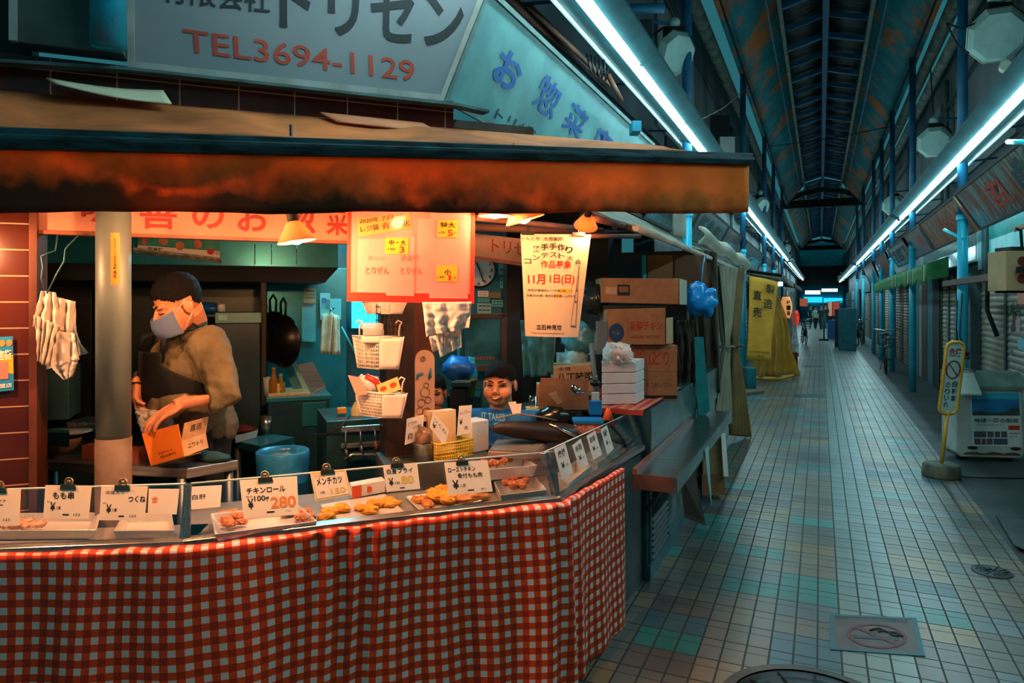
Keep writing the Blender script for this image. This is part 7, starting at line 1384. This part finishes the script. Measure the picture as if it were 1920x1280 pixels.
for i, (p_, q_) in enumerate((((1.36, Yat(1770, 1.36), 2.47), (1.52, yA - .05, 2.33)), ((1.3, Yat(1925, 1.3), 2.7), (1.34, Yat(1890, 1.34), 2.85)))):
    MB().tube([p_, q_], .02, 8).build('aqua_bracket', mat('bright_aqua_paint', '#2ad0e0', rough=.3), label=('aqua bracket arm reaching out from the nearest right column', 'aqua rod in front of the nearest slanted sign')[i], cat='bracket')
# green scalloped awning
GA = fabric('green_awning', '#3f8a50', '#2f7040', tr=.2); GS = mat('pale_awning_stripe', '#c8cc9c', rough=.8); GD = mat('dark_awning_stripe', '#1f3a28', rough=.8)
g0, g1 = Yat(1738, 1.36), Yat(1632, 1.36); ga = thing('green_awning', 'green scalloped awning with pale and dark stripes on the right', 'awning', (1.5, (g0 + g1) / 2, 1.9))
nS = 22
def gval(u, v):
    y = g0 + (g1 - g0) * u; x = 1.36 + .35 * max(0, u - .55) ** 1.5; z1_ = 1.92 - .065 * abs(math.sin(u * nS * .5 * math.pi)); return V((x, y, 2.13 + (z1_ - 2.13) * v))
MB().grid(gval, 144, 3).build('valance', GA, ga, solid=.006); MB().grid(lambda u, v: V((1.36 + .35 * max(0, u - .55) ** 1.5 + (.26 - .1 * u) * v, g0 + (g1 - g0) * u, 2.13 + .1 * v)), 30, 4).build('canopy', GA, ga, solid=.006)
MB().add([V((1.36, g0, 2.13)), V((1.62, g0, 2.23)), V((1.62, g0, 1.95)), V((1.36, g0, 1.9))], [(0, 1, 2, 3)]).build('end_panel', GA, ga, solid=.006)
for px in (1733, 1712, 1703, 1680, 1673):
    y = Yat(px, 1.36); MB().bb((1.35, y, 1.9), (1.356, y + .05, 2.13)).build('stripe', GS, ga); MB().bb((1.35, y + .09, 1.9), (1.356, y + .16, 2.13)).build('stripe', GD, ga)
# brown rail, tan box with discs
MB().bb((1.40, Yat(1990, 1.43), 1.795), (1.46, Yat(1772, 1.43), 1.86)).build('brown_rail', mat('red_brown_rail', '#5a3428', '#46281e', rough=.6), label='red brown timber rail crossing the nearest right column', cat='rail')
bx = thing('lantern_box', 'tan box lantern with two dark red discs at the right edge', 'lantern', at(1912, 545, 5.2)); TAN = mat('tan_lantern_paper', '#a8906a', '#98825e', rough=.7)
obox(1886, 1940, 470, 545, 5.2, .2, 'body', TAN, parent=bx)
for y_ in (489, 522): mb = MB(); c = at(1917, y_, 5.19); mb.tube([c, c + HD * .004], .034, 20); mb.build('red_disc', mat('dark_red_disc', '#5a2018', rough=.7), bx)
obox(1896, 1940, 462, 470, 5.22, .18, 'top_cap', DARK, parent=bx); obox(1896, 1940, 545, 549, 5.22, .18, 'bottom_cap', DARK, parent=bx); MB().hexa(*[[at(1905, 512, 5.17), at(1945, 510, 5.17), at(1945, 510, 5.16), at(1905, 512, 5.16)], [at(1905, 500, 5.17), at(1945, 497, 5.17), at(1945, 497, 5.16), at(1905, 500, 5.16)]]).build('bracket_bar', DARK, bx)
MB().tube([at(1905, 428, 5.2), at(1914, 432, 5.2), at(1916, 462, 5.3)], .01, 6).build('hanger', DARK, bx); MB().tube([at(1900, 430, 5.3), at(1960, 412, 5.2)], .022, 8).build('hanger_arm', mat('buff_paint', '#a89c84', rough=.6), bx)

# octagonal lamp housings high over the lane
OCT = mat('weathered_lamp_housing', '#b4d8d0', '#8ab4ac', rough=.5, scale=3); OCTW = mat('pale_lamp_rim', '#d8e4cc', rough=.5)
def oct_lamp(px, py, d, r, label, s=1):
    c = at(px, py, d); t = thing('arcade_lamp', label, 'lamp', c - UP * r, 0, 'octagonal lamps over the lane')
    ax = (-HD * .75 - RT * (.35 * s) - UP * .35).normalized(); M_ = fr(c, ax.cross(UP), ax).to_3x3() @ Matrix.Rotation(R(22.5), 3, 'Z')
    MB().lathe([(0, -r * .55), (r * .6, -r * .5), (r * 1.0, 0), (r, r * .12)], 8, c, M_, smooth=False).build('housing', OCT, t)
    MB().lathe([(r, r * .12), (r * .82, r * .42), (0, r * .44)], 8, c, M_, smooth=False).build('front_cover', OCT, t); MB().lathe([(r * 1.02, r * .06), (r * 1.04, r * .1), (r * 1.02, r * .16)], 8, c, M_, smooth=False).build('rim', OCTW, t)
    q = c + M_ @ V((0, r * .42, r * .42)); mb = MB().ball(c - HD * (r * .35) + RT * (r * .62 * s) + UP * r * .1, r * .2, 14, 9); mb.build('lens_bulb', mat('frosted_lens', '#a8b8b4', rough=.15), t)
    MB().box(c + UP * r * .95, (r * .9, r * .5, r * .35), Matrix.Rotation(YAW, 3, 'Z')).build('gear_box', DARK, t); MB().ball(c + UP * (r * 1.35), r * .28, 12, 8).build('top_insulator', OCT, t)
    MB().tube([c + UP * r * 1.2 + RT * r * .4 * s, c + UP * r * .8 + RT * r * 1.0 * s, c + RT * (r * 1.3 * s) + UP * r * .2], r * .05, 6).build('bracket', DARK, t); MB().tube([c + UP * r * 1.3, c + UP * r * 1.3 + RT * (.35 * s) + UP * .05, c + RT * (.6 * s) + UP * r * 1.6], .018, 6).build('wall_arm', BLUED, t)
    return c
cN = oct_lamp(1868, 66, 6.9, .27, 'nearest octagonal lamp high on the right, biggest')
mb = MB(); mb.tube([cN - UP * .33 + RT * .08, cN - UP * .33 + RT * .02 - HD * .1], .05, 12); mb.build('horn_speaker', OCTW, label='small pale horn hanging under the biggest octagonal lamp', cat='speaker')
for px, py, d, r, lb, s in ((1751, 266, 10.6, .24, 'second octagonal lamp on the right, over the tubes', 1), (1674, 385, 16.5, .24, 'third octagonal lamp on the right', 1), (1264, 100, 7.8, .25, 'nearest octagonal lamp on the left above the tubes', -1), (1426, 386, 18.6, .26, 'second octagonal lamp on the left, beside the awning end', -1), (1474, 466, 31, .24, 'third octagonal lamp on the left, far off', -1), (1482, 490, 40, .24, 'fourth octagonal lamp on the left, farthest', -1), (1578, 521, 55, .3, 'far octagonal lamp on the right beyond the truss', 1)): oct_lamp(px, py, d, r, lb, s)
for p_, q_, lb in ((at(1775, 43, 6.8), at(1830, 43, 6.9), 'thin dark stay wire beside the nearest octagonal lamp, upper'), (at(1775, 45, 6.8), at(1816, 100, 6.9), 'thin dark stay wire beside the nearest octagonal lamp, lower'), (at(1745, 130, 10.5), at(1750, 215, 10.6), 'thin wire above the second octagonal lamp'), (at(1298, 232, 8.2), at(1400, 165, 11), 'pale sagging cable over the left tubes'), (at(1440, 275, 18), at(1680, 235, 17), 'thin cable strung across the lane under the roof')):
    MB().tube([p_, p_.lerp(q_, .5) - UP * .06, q_], .01, 5).build('stay_wire', DARK if 'pale' not in lb else EDGEP, label=lb, cat='cable')
ac_ = thing('outdoor_unit', 'dark boxy unit on a bracket above the left tubes', 'unit', at(1205, 90, 8.4)); obox(1188, 1223, 36, 96, 6.7, .2, 'casing', mat('dark_slate_box', '#223034', '#182226', rough=.5), parent=ac_); MB().tube([at(1150, 18, 6.7), at(1245, 15, 6.7)], .05, 6).build('bracket', BLUED, ac_)
for i, (px0, px1, y0, y1, d, h, lb) in enumerate(((1175, 1200, -20, 25, 8.6, '#1f7a9a', 'short blue post end above the left tubes'), (1186, 1203, 226, 246, 5.2, '#2a9ab8', 'bright blue post top behind the teal sign'), (1350, 1378, 256, 300, 12, '#b8c0bc', 'pale box on the left wall above the awning end'), (1330, 1368, 215, 268, 12.4, '#10181a', 'black box on the left upper wall'), (1355, 1405, 255, 290, 15, '#46585a', 'grey meter box further along the left upper wall'))):
    obox(px0, px1, y0, y1, d, .15, 'wall_box', mat('wall_box_' + h[1:], h, rough=.5), lb, 'box')
for i, (a, b, r_) in enumerate(((at(945, -10, 4.3), at(1140, 155, 5.6), .035), (at(990, 10, 4.4), at(1150, 165, 5.5), .02), (at(1140, 140, 5.2), at(1165, 190, 5.2), .02))): MB().tube([a, b], r_, 7).build('rusty_pipe', RBEAM, label=['thick rusty pipe rising behind the teal sign', 'thin rusty pipe beside the thick one behind the teal sign', 'short rusty rod behind the tube fitting'][i], cat='pipe')
for i in range(5): MB().tube([at(1100 + i * 8, 100 + i * 3, 5.0), at(1108 + i * 7, 135 + i * 4, 5.0), at(1120 + i * 5, 128, 5.0)], .008, 5).build('wire_tangle', BLACK, label=['first', 'second', 'third', 'fourth', 'fifth'][i] + ' looped black wire between the teal sign and the tubes', cat='wire')

for i in range(14):                                        # shuttered upper windows and downpipes on both upper walls
    y = 5 + i * 3.1; x0, x1 = ((-1.8, -1.775) if i % 2 else (2.02, 2.05)); y += .7 * (i % 3)
    MB().bb((x0, y, 3.5), (x1, y + .9, 4.7)).build('window_%d' % (i + 3), mat('dark_upper_window', '#1c2a2e', '#121c20', rough=.3), kind='structure')
    xp = -1.74 if i % 2 else 1.98; MB().tube([(xp, y + 1.3, 2.9), (xp, y + 1.3, 5.4)], .04, 8).build('downpipe', mat('slate_downpipe', '#5f7478', '#475a5e', rough=.6), label=ORD[i // 2] + ' slate downpipe along the ' + ('left' if i % 2 else 'right') + ' upper wall', cat='pipe')
# ---------------------------------------------------------------- things standing on the right of the lane
# danger sign on a round base
sgn = thing('standing_sign', 'yellow framed danger sign on a round concrete base', 'sign', onz(1765, 890, 0)); b0 = onz(1765, 893, 0)
MB().lathe([(0, 0), (.155, 0), (.16, .02), (.15, .11), (.135, .12), (0, .12)], 32, b0).build('base', mat('concrete_base', '#6f6a58', '#3a3a34', rough=.85, scale=6, bump=.2), sgn)
dS = (b0 - CAM).dot(HD); YP = mat('orange_yellow_paint', '#d89a2c', '#c48a24', rough=.45)
MB().tube([b0 + UP * .1, at(1777, 770, dS)], .016, 10).build('pole', YP, sgn)
cs = [at(1783, 643, dS), at(1806, 645, dS), at(1786, 775, dS), at(1763, 772, dS)]
def rrect(P, r, n=6):
    W_ = (P.c[1] - P.c[0]).length; H_ = (P.c[3] - P.c[0]).length; out = []
    for cx, cy, a0 in ((1 - r / W_, r / H_, 270), (1 - r / W_, 1 - r / H_, 0), (r / W_, 1 - r / H_, 90), (r / W_, r / H_, 180)):
        for k in range(n + 1): a = R(a0 + 90 * k / n); out.append((cx + r / W_ * math.cos(a), cy + r / H_ * math.sin(a)))
    return out
P = Panel(at(1776, 641, dS), at(1809, 642, dS), at(1793, 776, dS), at(1760, 775, dS)); rr_pts = rrect(P, .055)
MB().tube([P.p(u, v) for u, v in rr_pts], .015, 8, closed=True).build('frame', YP, sgn)
mb = MB(); mb.prism([P.p(u, v, .004) for u, v in rr_pts], -P.n * .008); mb.build('board', mat('aqua_white_board', '#a8c8c0', '#98bab2', rough=.5), sgn)
mb = MB(); P.text(mb, '危険', .16, .08, .86, .2, .006, .02); mb.build('lettering', mat('dark_red_ink', '#8a1f1c', rough=.6), sgn)
mb = MB(); c = P.p(.5, .38, .007); ux = (P.c[1] - P.c[0]).normalized(); uy = (P.c[0] - P.c[3]).normalized(); mb.tube([c + ux * (.062 * math.cos(k * .2618)) + uy * (.08 * math.sin(k * .2618)) for k in range(24)], .006, 6, closed=True); mb.tube([c - ux * .04 + uy * .05, c + ux * .04 - uy * .05], .005, 6); mb.build('no_entry_ring', mat('dark_red_ink', ''), sgn)
for s, u0, v0, k in (('自転車', .56, .54, .1), ('のりいれ', .18, .56, .09)):
    for i, chh in enumerate(s): mb = MB(); P.text(mb, chh, u0, v0 + i * k, u0 + .28, v0 + i * k + k * .85, .006, .02); mb.build('lettering', mat('dark_teal_sign_ink', ''), sgn)
# white refuse cabinet with sea poster
dB = 7.0; bl = at(1797, 853, dB); bl.z = .035; XB = (RT * .99 - HD * .13).normalized(); NB = V((-XB.y, XB.x, 0)); Wb, Hb, Db = .62, .74, .3
wc = thing('refuse_cabinet', 'white lidded cabinet with a blue sea poster on its front', 'cabinet', bl + XB * Wb / 2); WCB = mat('dirty_white_cabinet', '#b8c4be', '#94a49e', rough=.45, scale=3)
bp = lambda x, y, z: bl + XB * x + NB * y + UP * z
mb = MB(); mb.prism([bp(.03, 0, 0), bp(Wb - .03, 0, 0), bp(Wb, 0, .05), bp(Wb - .02, 0, Hb), bp(-.02, 0, Hb), bp(-.03, 0, .05)], NB * Db); mb.build('body', WCB, wc, bevel=.02, seg=3)
mb = MB(); mb.prism([bp(-.03, -.03, Hb - .06), bp(-.03, -.03, Hb - .02), bp(-.03, .14, Hb + .11), bp(-.03, Db + .02, Hb + .11), bp(-.03, Db + .02, Hb)], XB * (Wb + .06)); mb.build('lid', mat('grey_green_lid', '#6f8882', '#566e69', rough=.45), wc, bevel=.008)
mb = MB(); mb.hexa([bp(-.05, -.12, Hb - .1), bp(.16, -.12, Hb - .1), bp(.2, .12, Hb + .08), bp(.0, .12, Hb + .08)], [bp(-.05, -.12, Hb - .085), bp(.16, -.12, Hb - .085), bp(.2, .12, Hb + .1), bp(.0, .12, Hb + .1)]); mb.build('lid_flap', mat('pale_lid_flap', '#bccac0', rough=.5), wc); MB().tube([bp(.02, .1, Hb + .13), bp(.1, .1, Hb + .15), bp(.2, .08, Hb + .12)], .012, 8).build('lid_handle', CHROME, wc)
for x in (.13, .53): MB().ball(bp(x, -.004, .1), (.05, .01, .016), 12, 8, rot=Matrix((XB, NB, UP)).transposed()).build('rust_hole', mat('rust_hole', '#3a1c14', '#20120e', rough=.9), wc)
MB().bb((0, 0, 0), (.01, .01, .01)) if False else None
mb = MB(); mb.grid(lambda u, v: bp(.05 + (Wb - .1) * u, -.003, .028 + .045 * v * (.4 + .6 * noise.noise(V((u * 7, 0, 3))) ** 2 + .3 * math.sin(u * 9) ** 2)), 40, 2); mb.build('rust_patch', mat('rust_patch', '#6a4a34', '#4a3024', rough=.9), wc)
MB().bb((0, 0, 0), (0.01, .01, .01)) if False else None
for x in (.1, Wb - .1): mb = MB(); mb.tube([bp(x, .1, .0), bp(x, .1, -.035)], .03, 10); mb.build('foot', BLACK, wc); mb = MB(); mb.tube([bp(x, Db - .1, .0), bp(x, Db - .1, -.035)], .03, 10); mb.build('foot', BLACK, wc)
P = Panel(bp(.11, -.003, .66), bp(.57, -.003, .665), bp(.59, -.003, .12), bp(.13, -.003, .11))
mb = MB(); P.slab(mb, .002); mb.mat(1); P.rect(mb, .02, .01, .98, .43); mb.mat(2); mb.add([P.p(.02, .43, .0016), P.p(.98, .43, .0016), P.p(.98, .3, .0016), P.p(.86, .27, .0016), P.p(.7, .36, .0016), P.p(.45, .39, .0016), P.p(.25, .36, .0016), P.p(.12, .34, .0016), P.p(.02, .38, .0016)], [tuple(range(9))]); mb.mat(6); P.rect(mb, .02, .01, .98, .13, .0017); mb.mat(3); P.text(mb, '地球一周の船旅', .05, .48, .95, .56, .002, .012); P.rect(mb, .1, .6, .6, .606)
mb.mat(4); P.rect(mb, .74, .61, .97, .69); P.rect(mb, .06, .9, .14, .94, .003); mb.mat(5)
for q in ((.04, .72, .29, .83), (.31, .72, .44, .83), (.46, .72, .57, .83), (.59, .72, .71, .83), (.04, .85, .17, .96), (.19, .85, .27, .96), (.29, .85, .41, .96), (.43, .85, .71, .96)): P.rect(mb, *q)
mb.mat(3); P.text(mb, '説明会開催中', .75, .74, .96, .77, .002, 0); P.text(mb, '世界一周', .75, .8, .9, .83, .002, 0)
mb.build('sea_poster', [mat('white_poster_paper', '#cfdcd8', rough=.6), mat('sea_blue', '#1a86b8', '#0f68a0', rough=.5, scale=5), mat('headland_dark', '#2c4a4c', '#4a4a3c', rough=.6, scale=12), INK, POSTRED, mat('photo_collage', '#2a5a7a', '#6a4a44', rough=.5, scale=22), mat('sea_sky', '#2fb0d0', rough=.5)], wc)
# bicycles
TYRE = mat('black_rubber', '#141616', rough=.7); BIKE = mat('dark_bike_paint', '#2a3336', '#20282a', rough=.4, metal=.4)
def bicycle(px, base_py, rot, label, k=1.0):
    g = onz(px, base_py, 0); t = thing('bicycle', label, 'bicycle', g); f = (HD * math.cos(rot) + RT * math.sin(rot)).normalized(); l = V((-f.y, f.x, 0)); q = lambda a, b, z: g + (f * a + l * b + UP * z) * k
    for nm, a in (('front_wheel', -.5), ('rear_wheel', .5)):
        mb = MB(); mb.tube([q(a + .3 * math.cos(i * .2618), 0, .31 + .3 * math.sin(i * .2618)) for i in range(24)], .018 * k, 6, closed=True); 
        for i in range(12): mb.tube([q(a, 0, .31), q(a + .29 * math.cos(i * .5236), 0, .31 + .29 * math.sin(i * .5236))], .0025 * k, 4)
        mb.build(nm, TYRE, t)
        mb = MB(); mb.tube([q(a + .33 * math.cos(R(x)), 0, .31 + .33 * math.sin(R(x))) for x in range(20, 171, 15)], .02 * k, 5, flat=.4); mb.build('mudguard', CHROME, t)
    mb = MB(); mb.tube([q(-.5, 0, .31), q(-.4, 0, .6), q(-.36, 0, .86)], .018 * k, 7); mb.tube([q(-.38, 0, .7), q(.0, 0, .3), q(.5, 0, .31)], .016 * k, 7); mb.tube([q(.0, 0, .3), q(.14, 0, .82)], .016 * k, 7); mb.tube([q(.1, 0, .62), q(.5, 0, .31)], .01 * k, 6); mb.build('frame', BIKE, t)
    mb = MB(); mb.tube([q(-.18, -.28, .98), q(-.3, -.2, .98), q(-.36, 0, .95), q(-.3, .2, .98), q(-.18, .28, .98)], .012 * k, 7); mb.build('handlebar', CHROME, t)
    mb = MB(); mb.ball(q(.15, 0, .85), (.13 * k, .09 * k, .04 * k), 14, 9, rot=Matrix((f, l, UP)).transposed()); mb.build('saddle', BLACK, t)
    A = [q(-.76, -.17, .86), q(-.46, -.17, .86), q(-.46, .17, .86), q(-.76, .17, .86)]; Bt = [q(-.7, -.12, .6), q(-.48, -.12, .6), q(-.48, .12, .6), q(-.7, .12, .6)]
    mb = MB()
    for i in range(4):
        for u in (0, .25, .5, .75): mb.tube([A[i].lerp(A[(i + 1) % 4], u), Bt[i].lerp(Bt[(i + 1) % 4], u)], .004 * k, 4)
    for v in (0, .33, .66, 1): mb.tube([a.lerp(b, v) for a, b in zip(A, Bt)], .005 * k, 4, closed=True)
    mb.add(Bt, [(0, 1, 2, 3)]); mb.build('basket', BLACK, t)
    for s in (-1, 1): mb = MB(); mb.tube([q(.02, .05 * s, .3), q(.02 + .12 * s, .07 * s, .28), q(.02 + .12 * s, .14 * s, .28)], .01 * k, 6); mb.build('pedal', DARK, t)
    mb = MB(); mb.tube([q(.5, .03, .31), q(.42, .1, .0)], .01 * k, 6); mb.build('kickstand', STEELD, t)
    mb = MB(); mb.bb((0, 0, 0), (0, 0, 0)) if False else None
    mb = MB(); mb.box(q(.55, 0, .7), (.3 * k, .2 * k, .02 * k), Matrix((f, l, UP)).transposed()); mb.build('rear_rack', STEELD, t)
    return t
bicycle(1660, 696, .47, 'dark bicycle facing the camera by the fourth right column'); bicycle(1612, 648, .62, 'second bicycle farther off with a cloth over its basket'); bicycle(1508, 645, .28, 'dark bicycle parked on the left beyond the red lantern')
for px0, px1, py0, d, m, lb in ((1580, 1600, 580, 24, DARK, 'tall dark covered stack far right before the people'), (1588, 1606, 578, 22.5, mat('teal_tarp', '#1f5a66', '#174852', rough=.6), 'teal covered stack beyond the second bicycle'), (1563, 1576, 600, 30, mat('blue_goods', '#1f5aa0', rough=.5), 'small blue covered goods far off on the right')):
    obox(px0, px1, py0, 640, d, .6, 'covered_stack', m, lb, 'stack', z0=0)
far_sign = [(1553, 1562, 566, 592, 44, '#c0a090', '#ffb090', .25, 'pale lit shop sign far right behind the people'), (1562, 1574, 566, 592, 43, '#b05048', '#ff5a40', .2, 'reddish lit shop sign far right behind the people'), (1500, 1514, 560, 574, 40, '#a04a30', '#ff7040', .2, 'reddish lit sign far off on the left'), (1459, 1468, 528, 536, 19, '#c0ffff', '#a0f4ff', 3, 'small aqua lit lamp beside the yellow banner')]
for x0, x1, y0, y1, d, c, e, s_, lb in far_sign:
    t = thing('lit_shop_sign', lb, 'sign', at((x0 + x1) / 2, y1, d)); obox(x0, x1, y0, y1, d, .1, 'lit_face', mat('lit_sign_' + c[1:], c, emit=e, es=s_), parent=t); obox(x0 - .5, x1 + .5, y0 - .5, y1 + .5, d + .03, .1, 'casing', DARK, parent=t); q = at((x0 + x1) / 2, y0, d + .08); MB().tube([q, V((2.04 if q.x > 0 else -1.79, q.y, q.z + .1))], .02, 6).build('bracket', DARK, t)
# people far down the lane
def far_person(px, base, h, cl, label, stride=.12, lean=0.0):
    g = onz(px, base, 0); k = h / 1.7; t = thing('person', label, 'person', g); q = lambda a, b, z: g + (RT * a + HD * b + UP * z) * k
    mb = MB(); mb.ball(q(lean, 0, 1.58), (.085 * k, .1 * k, .12 * k), 14, 10); mb.tube([q(lean * .8, 0, 1.5), q(lean * .8, 0, 1.35)], [.05 * k, .08 * k], 10); mb.tube([q(0, 0, 1.35), q(0, 0, .9)], [.13 * k, .12 * k], 12)
    for s in (-1, 1): mb.tube([q(.17 * s, 0, 1.36), q(.22 * s, .04, 1.08), q(.2 * s, -.08, .86)], [.04 * k, .035 * k, .028 * k], 8); mb.ball(q(.2 * s, -.1, .8), (.03 * k, .03 * k, .06 * k), 8, 6); mb.tube([q(.08 * s, 0, .9), q(.09 * s, stride * s * .5, .48), q(.09 * s, stride * s * 1.4, .06)], [.075 * k, .055 * k, .04 * k], 8); mb.ball(q(.09 * s, stride * s * 1.4 - .05, .035), (.04 * k, .09 * k, .035 * k), 8, 6)
    soft(mb, 'body', SKIN, t, .018, 2)
    mb = MB(); mb.ball(q(0, 0, 1.2), (.19 * k, .13 * k, .24 * k), 14, 10); mb.tube([q(0, 0, 1.3), q(0, 0, .85)], [.17 * k, .15 * k], 14)
    for s in (-1, 1): mb.tube([q(.15 * s, 0, 1.36), q(.21 * s, .03, 1.1)], [.065 * k, .055 * k], 10)
    soft(mb, 'shirt', cl[0], t, .02, 2)
    mb = MB()
    for s in (-1, 1): mb.tube([q(.08 * s, 0, .92), q(.09 * s, stride * s * .5, .48), q(.09 * s, stride * s * 1.35, .1)], [.1 * k, .075 * k, .06 * k], 10)
    soft(mb, 'trousers', cl[1], t, .02, 2)
    MB().ball(q(lean, .015, 1.62), (.095 * k, .11 * k, .11 * k), 14, 10).build('hair', HAIR, t)
TR = mat('dark_trousers', '')
far_person(1529, 618, 1.35, (mat('pale_aqua_shirt', '#8fb8b4', rough=.9), TR), 'person in a pale top walking far down the lane'); far_person(1540, 620, 1.5, (mat('dark_teal_shirt', '#1c3a40', rough=.9), TR), 'person in dark clothes in the middle of the lane, nearest of the walkers'); far_person(1548, 615, 1.5, (mat('dark_teal_shirt', ''), TR), 'person in dark clothes walking just right of the middle', .2); far_person(1556, 612, 1.5, (mat('brown_shirt', '#5a3a30', rough=.9), TR), 'person in a brownish top farthest right in the lane', .05); far_person(1520, 610, 1.4, (mat('dark_teal_shirt', ''), TR), 'person in dark clothes at the left of the walkers')
bs = thing('barrier_sign', 'small post sign standing in the lane before the walkers', 'sign', onz(1545, 638, 0)); MB().lathe([(0, 0), (.2, 0), (.2, .06), (0, .06)], 16, onz(1545, 638, 0)).build('base', DARK, bs); dq = (onz(1545, 638, 0) - CAM).dot(HD); MB().tube([onz(1545, 638, 0), at(1545, 590, dq)], .03, 8).build('pole', BIKE, bs); obox(1541, 1550, 594, 616, dq, .04, 'board', mat('teal_stand', ''), parent=bs)

# ---------------------------------------------------------------- floor furniture
IRONC = mat('cast_iron_cover', '#39444a', '#2a3236', rough=.45, metal=.6, scale=12)
def manhole(c, r, label):
    t = thing('manhole_cover', label, 'manhole', c); MB().lathe([(r * .88, .0), (r, .0), (r, .006), (r * .88, .008)], 48, c).build('ring', CONC, t); MB().lathe([(0, .001), (r * .86, .001), (r * .86, .004), (0, .004)], 48, c).build('cover', IRONC, t)
    mb = MB()
    for k in range(1, 5): mb.lathe([(r * .17 * k, .004), (r * .17 * k + .012, .009), (r * .17 * k + .024, .004)], 48, c)
    for k in range(12): a = k * .5236; mb.tube([c + V((r * .2 * math.cos(a), r * .2 * math.sin(a), .006)), c + V((r * .8 * math.cos(a), r * .8 * math.sin(a), .006))], .006, 5)
    mb.build('raised_pattern', IRONC, t)
manhole(onz(1527, 1338, 0.0), .36, 'large round manhole cover cut by the bottom of the picture'); manhole(onz(1860, 1072, .0), .105, 'small round iron cover on the tiles at the right')
# no smoking plate
ns = [onz(1555, 1151, .003), onz(1718, 1158, .003), onz(1735, 1230, .003), onz(1556, 1217, .003)]
P = Panel(*ns); nsm = thing('floor_sticker', 'worn no smoking sticker on the floor tiles', 'sticker', sum(ns, V()) / 4)
mb = MB(); P.slab(mb, .002); mb.build('sheet', mat('worn_mauve_sticker', '#5a4a4c', '#463f3e', rough=.5, scale=6), nsm); mb = MB(); P.frame(mb, .022, .001, .0012); mb.build('border', mat('teal_border', '#0f5666', '#185a66', rough=.5), nsm)
mb = MB(); el = lambda a, s=1.0: P.p(.52 + .33 * s * math.cos(a), .56 + .33 * s * math.sin(a), .002); n_ = 40
mb.add([el(k * 6.2832 / n_) for k in range(n_)] + [el(k * 6.2832 / n_, .86) for k in range(n_)], [(k, (k + 1) % n_, n_ + (k + 1) % n_, n_ + k) for k in range(n_)]); mb.add([P.p(.28, .38, .002), P.p(.33, .34, .002), P.p(.76, .74, .002), P.p(.71, .78, .002)], [(0, 1, 2, 3)]); mb.build('prohibition_ring', mat('faded_red_ring', '#5a1c18', '#4a1814', rough=.5), nsm)
mb = MB(); P.rect(mb, .24, .58, .68, .66, .0016); P.rect(mb, .7, .58, .76, .66, .0016); mb.tube([P.p(.45, .44, .003), P.p(.55, .36, .003), P.p(.64, .46, .003), P.p(.74, .46, .003), P.p(.8, .56, .003)], .006, 5); mb.tube([P.p(.54, .46, .003), P.p(.62, .42, .003), P.p(.7, .54, .003), P.p(.76, .55, .003)], .005, 5); mb.build('cigarette_symbol', mat('dark_symbol', '#1c3438', rough=.5), nsm)
mb = MB(); P.text(mb, '歩きタバコ禁止　立石仲見世商店街', .08, .05, .9, .16, .002, .0); mb.build('lettering', mat('faded_letter', '#3a4a4e', rough=.6), nsm)
for q, lb in (([(1489, 744), (1545, 744), (1543, 738), (1491, 738)], 'dark drain cover in the tiles, nearer one'), ([(1506, 688), (1544, 688), (1543, 684), (1508, 684)], 'dark drain cover in the tiles, farther one')):
    c = [onz(x, y, .003) for x, y in q]; MB().hexa([p - UP * .003 for p in c], c).build('drain_cover', mat('teal_drain', '#27484c', '#1c373b', rough=.5), label=lb, cat='drain cover')
MB().hexa(*[[onz(1902, 1022, -.005), onz(1990, 1060, -.005), onz(1990, 985, -.005), onz(1868, 965, -.005)], [onz(1902, 1022, .02), onz(1990, 1060, .02), onz(1990, 985, .02), onz(1868, 965, .02)]]).build('metal_ramp', mat('grey_ramp', '#4a5558', '#3a4548', rough=.4, metal=.4), label='grey metal ramp plate at the right edge of the pavement', cat='ramp')
mb = MB(); mb.tube([onz(1800, 893, .004), onz(1840, 895, .004), onz(1930, 897, .004)], .006, 5); mb.build('floor_cable', BLACK, label='thin black cable across the pavement behind the danger sign', cat='cable')

GROUPS = {'price_card': 'price cards at the glass display cases', 'bulldog_clip': 'clips holding cards and poster', 'food_tray': 'steel food trays', 'cardboard_box': 'cardboard boxes', 'lane_sign': 'slanted shop signs under the tubes', 'roller_shutter': 'roller shutters on the right side', 'shop_shutter': 'closed shutters on the left side', 'notice': 'notices on the stall walls', 'carrier_bag': 'carrier bags at the stall', 'bicycle': 'bicycles parked in the lane', 'stay_wire': 'wires and cables overhead', 'downpipe': 'downpipes on the upper walls', 'steel_oven': 'dark ovens along the kitchen wall', 'hanging_basket': 'white baskets on the wooden post', 'foam_pack': 'clear packs in the upper basket', 'eave_pipe': 'pipes under the eaves', 'conduit': 'conduits and cables along the eaves', 'wire_tangle': 'looped wires by the teal sign', 'shop_door': 'closed doors on the right side', 'paper_slip': 'paper slips on the stall', 'covered_stack': 'covered stacks far down the lane', 'lit_shop_sign': 'small lit signs far down the lane', 'side_awning': 'awnings on the left side', 'awning_pipe': 'pipes under the orange awning', 'wall_box': 'boxes on the left upper wall', 'utensil': 'utensils on the grill rail', 'leaning_tray': 'trays leaning in a row', 'plastic_bundle': 'plastic bundles behind the counter', 'hanging_sheet': 'sheets hanging behind the boxes', 'rusty_pipe': 'rusty pipes behind the teal sign', 'paper_lantern': 'glowing lanterns on the left', 'display_case': 'glass display cases'}
for o in scene.objects:
    if o.parent is None and 'category' in o and 'group' not in o and o.name.split('.')[0] in GROUPS: o['group'] = GROUPS[o.name.split('.')[0]]
    if o.parent is None and 'far down the lane' in o.get('label', '') and o['category'] == 'person' or 'walk' in o.get('label', '') and o.get('category') == 'person': o['group'] = 'people far down the lane'
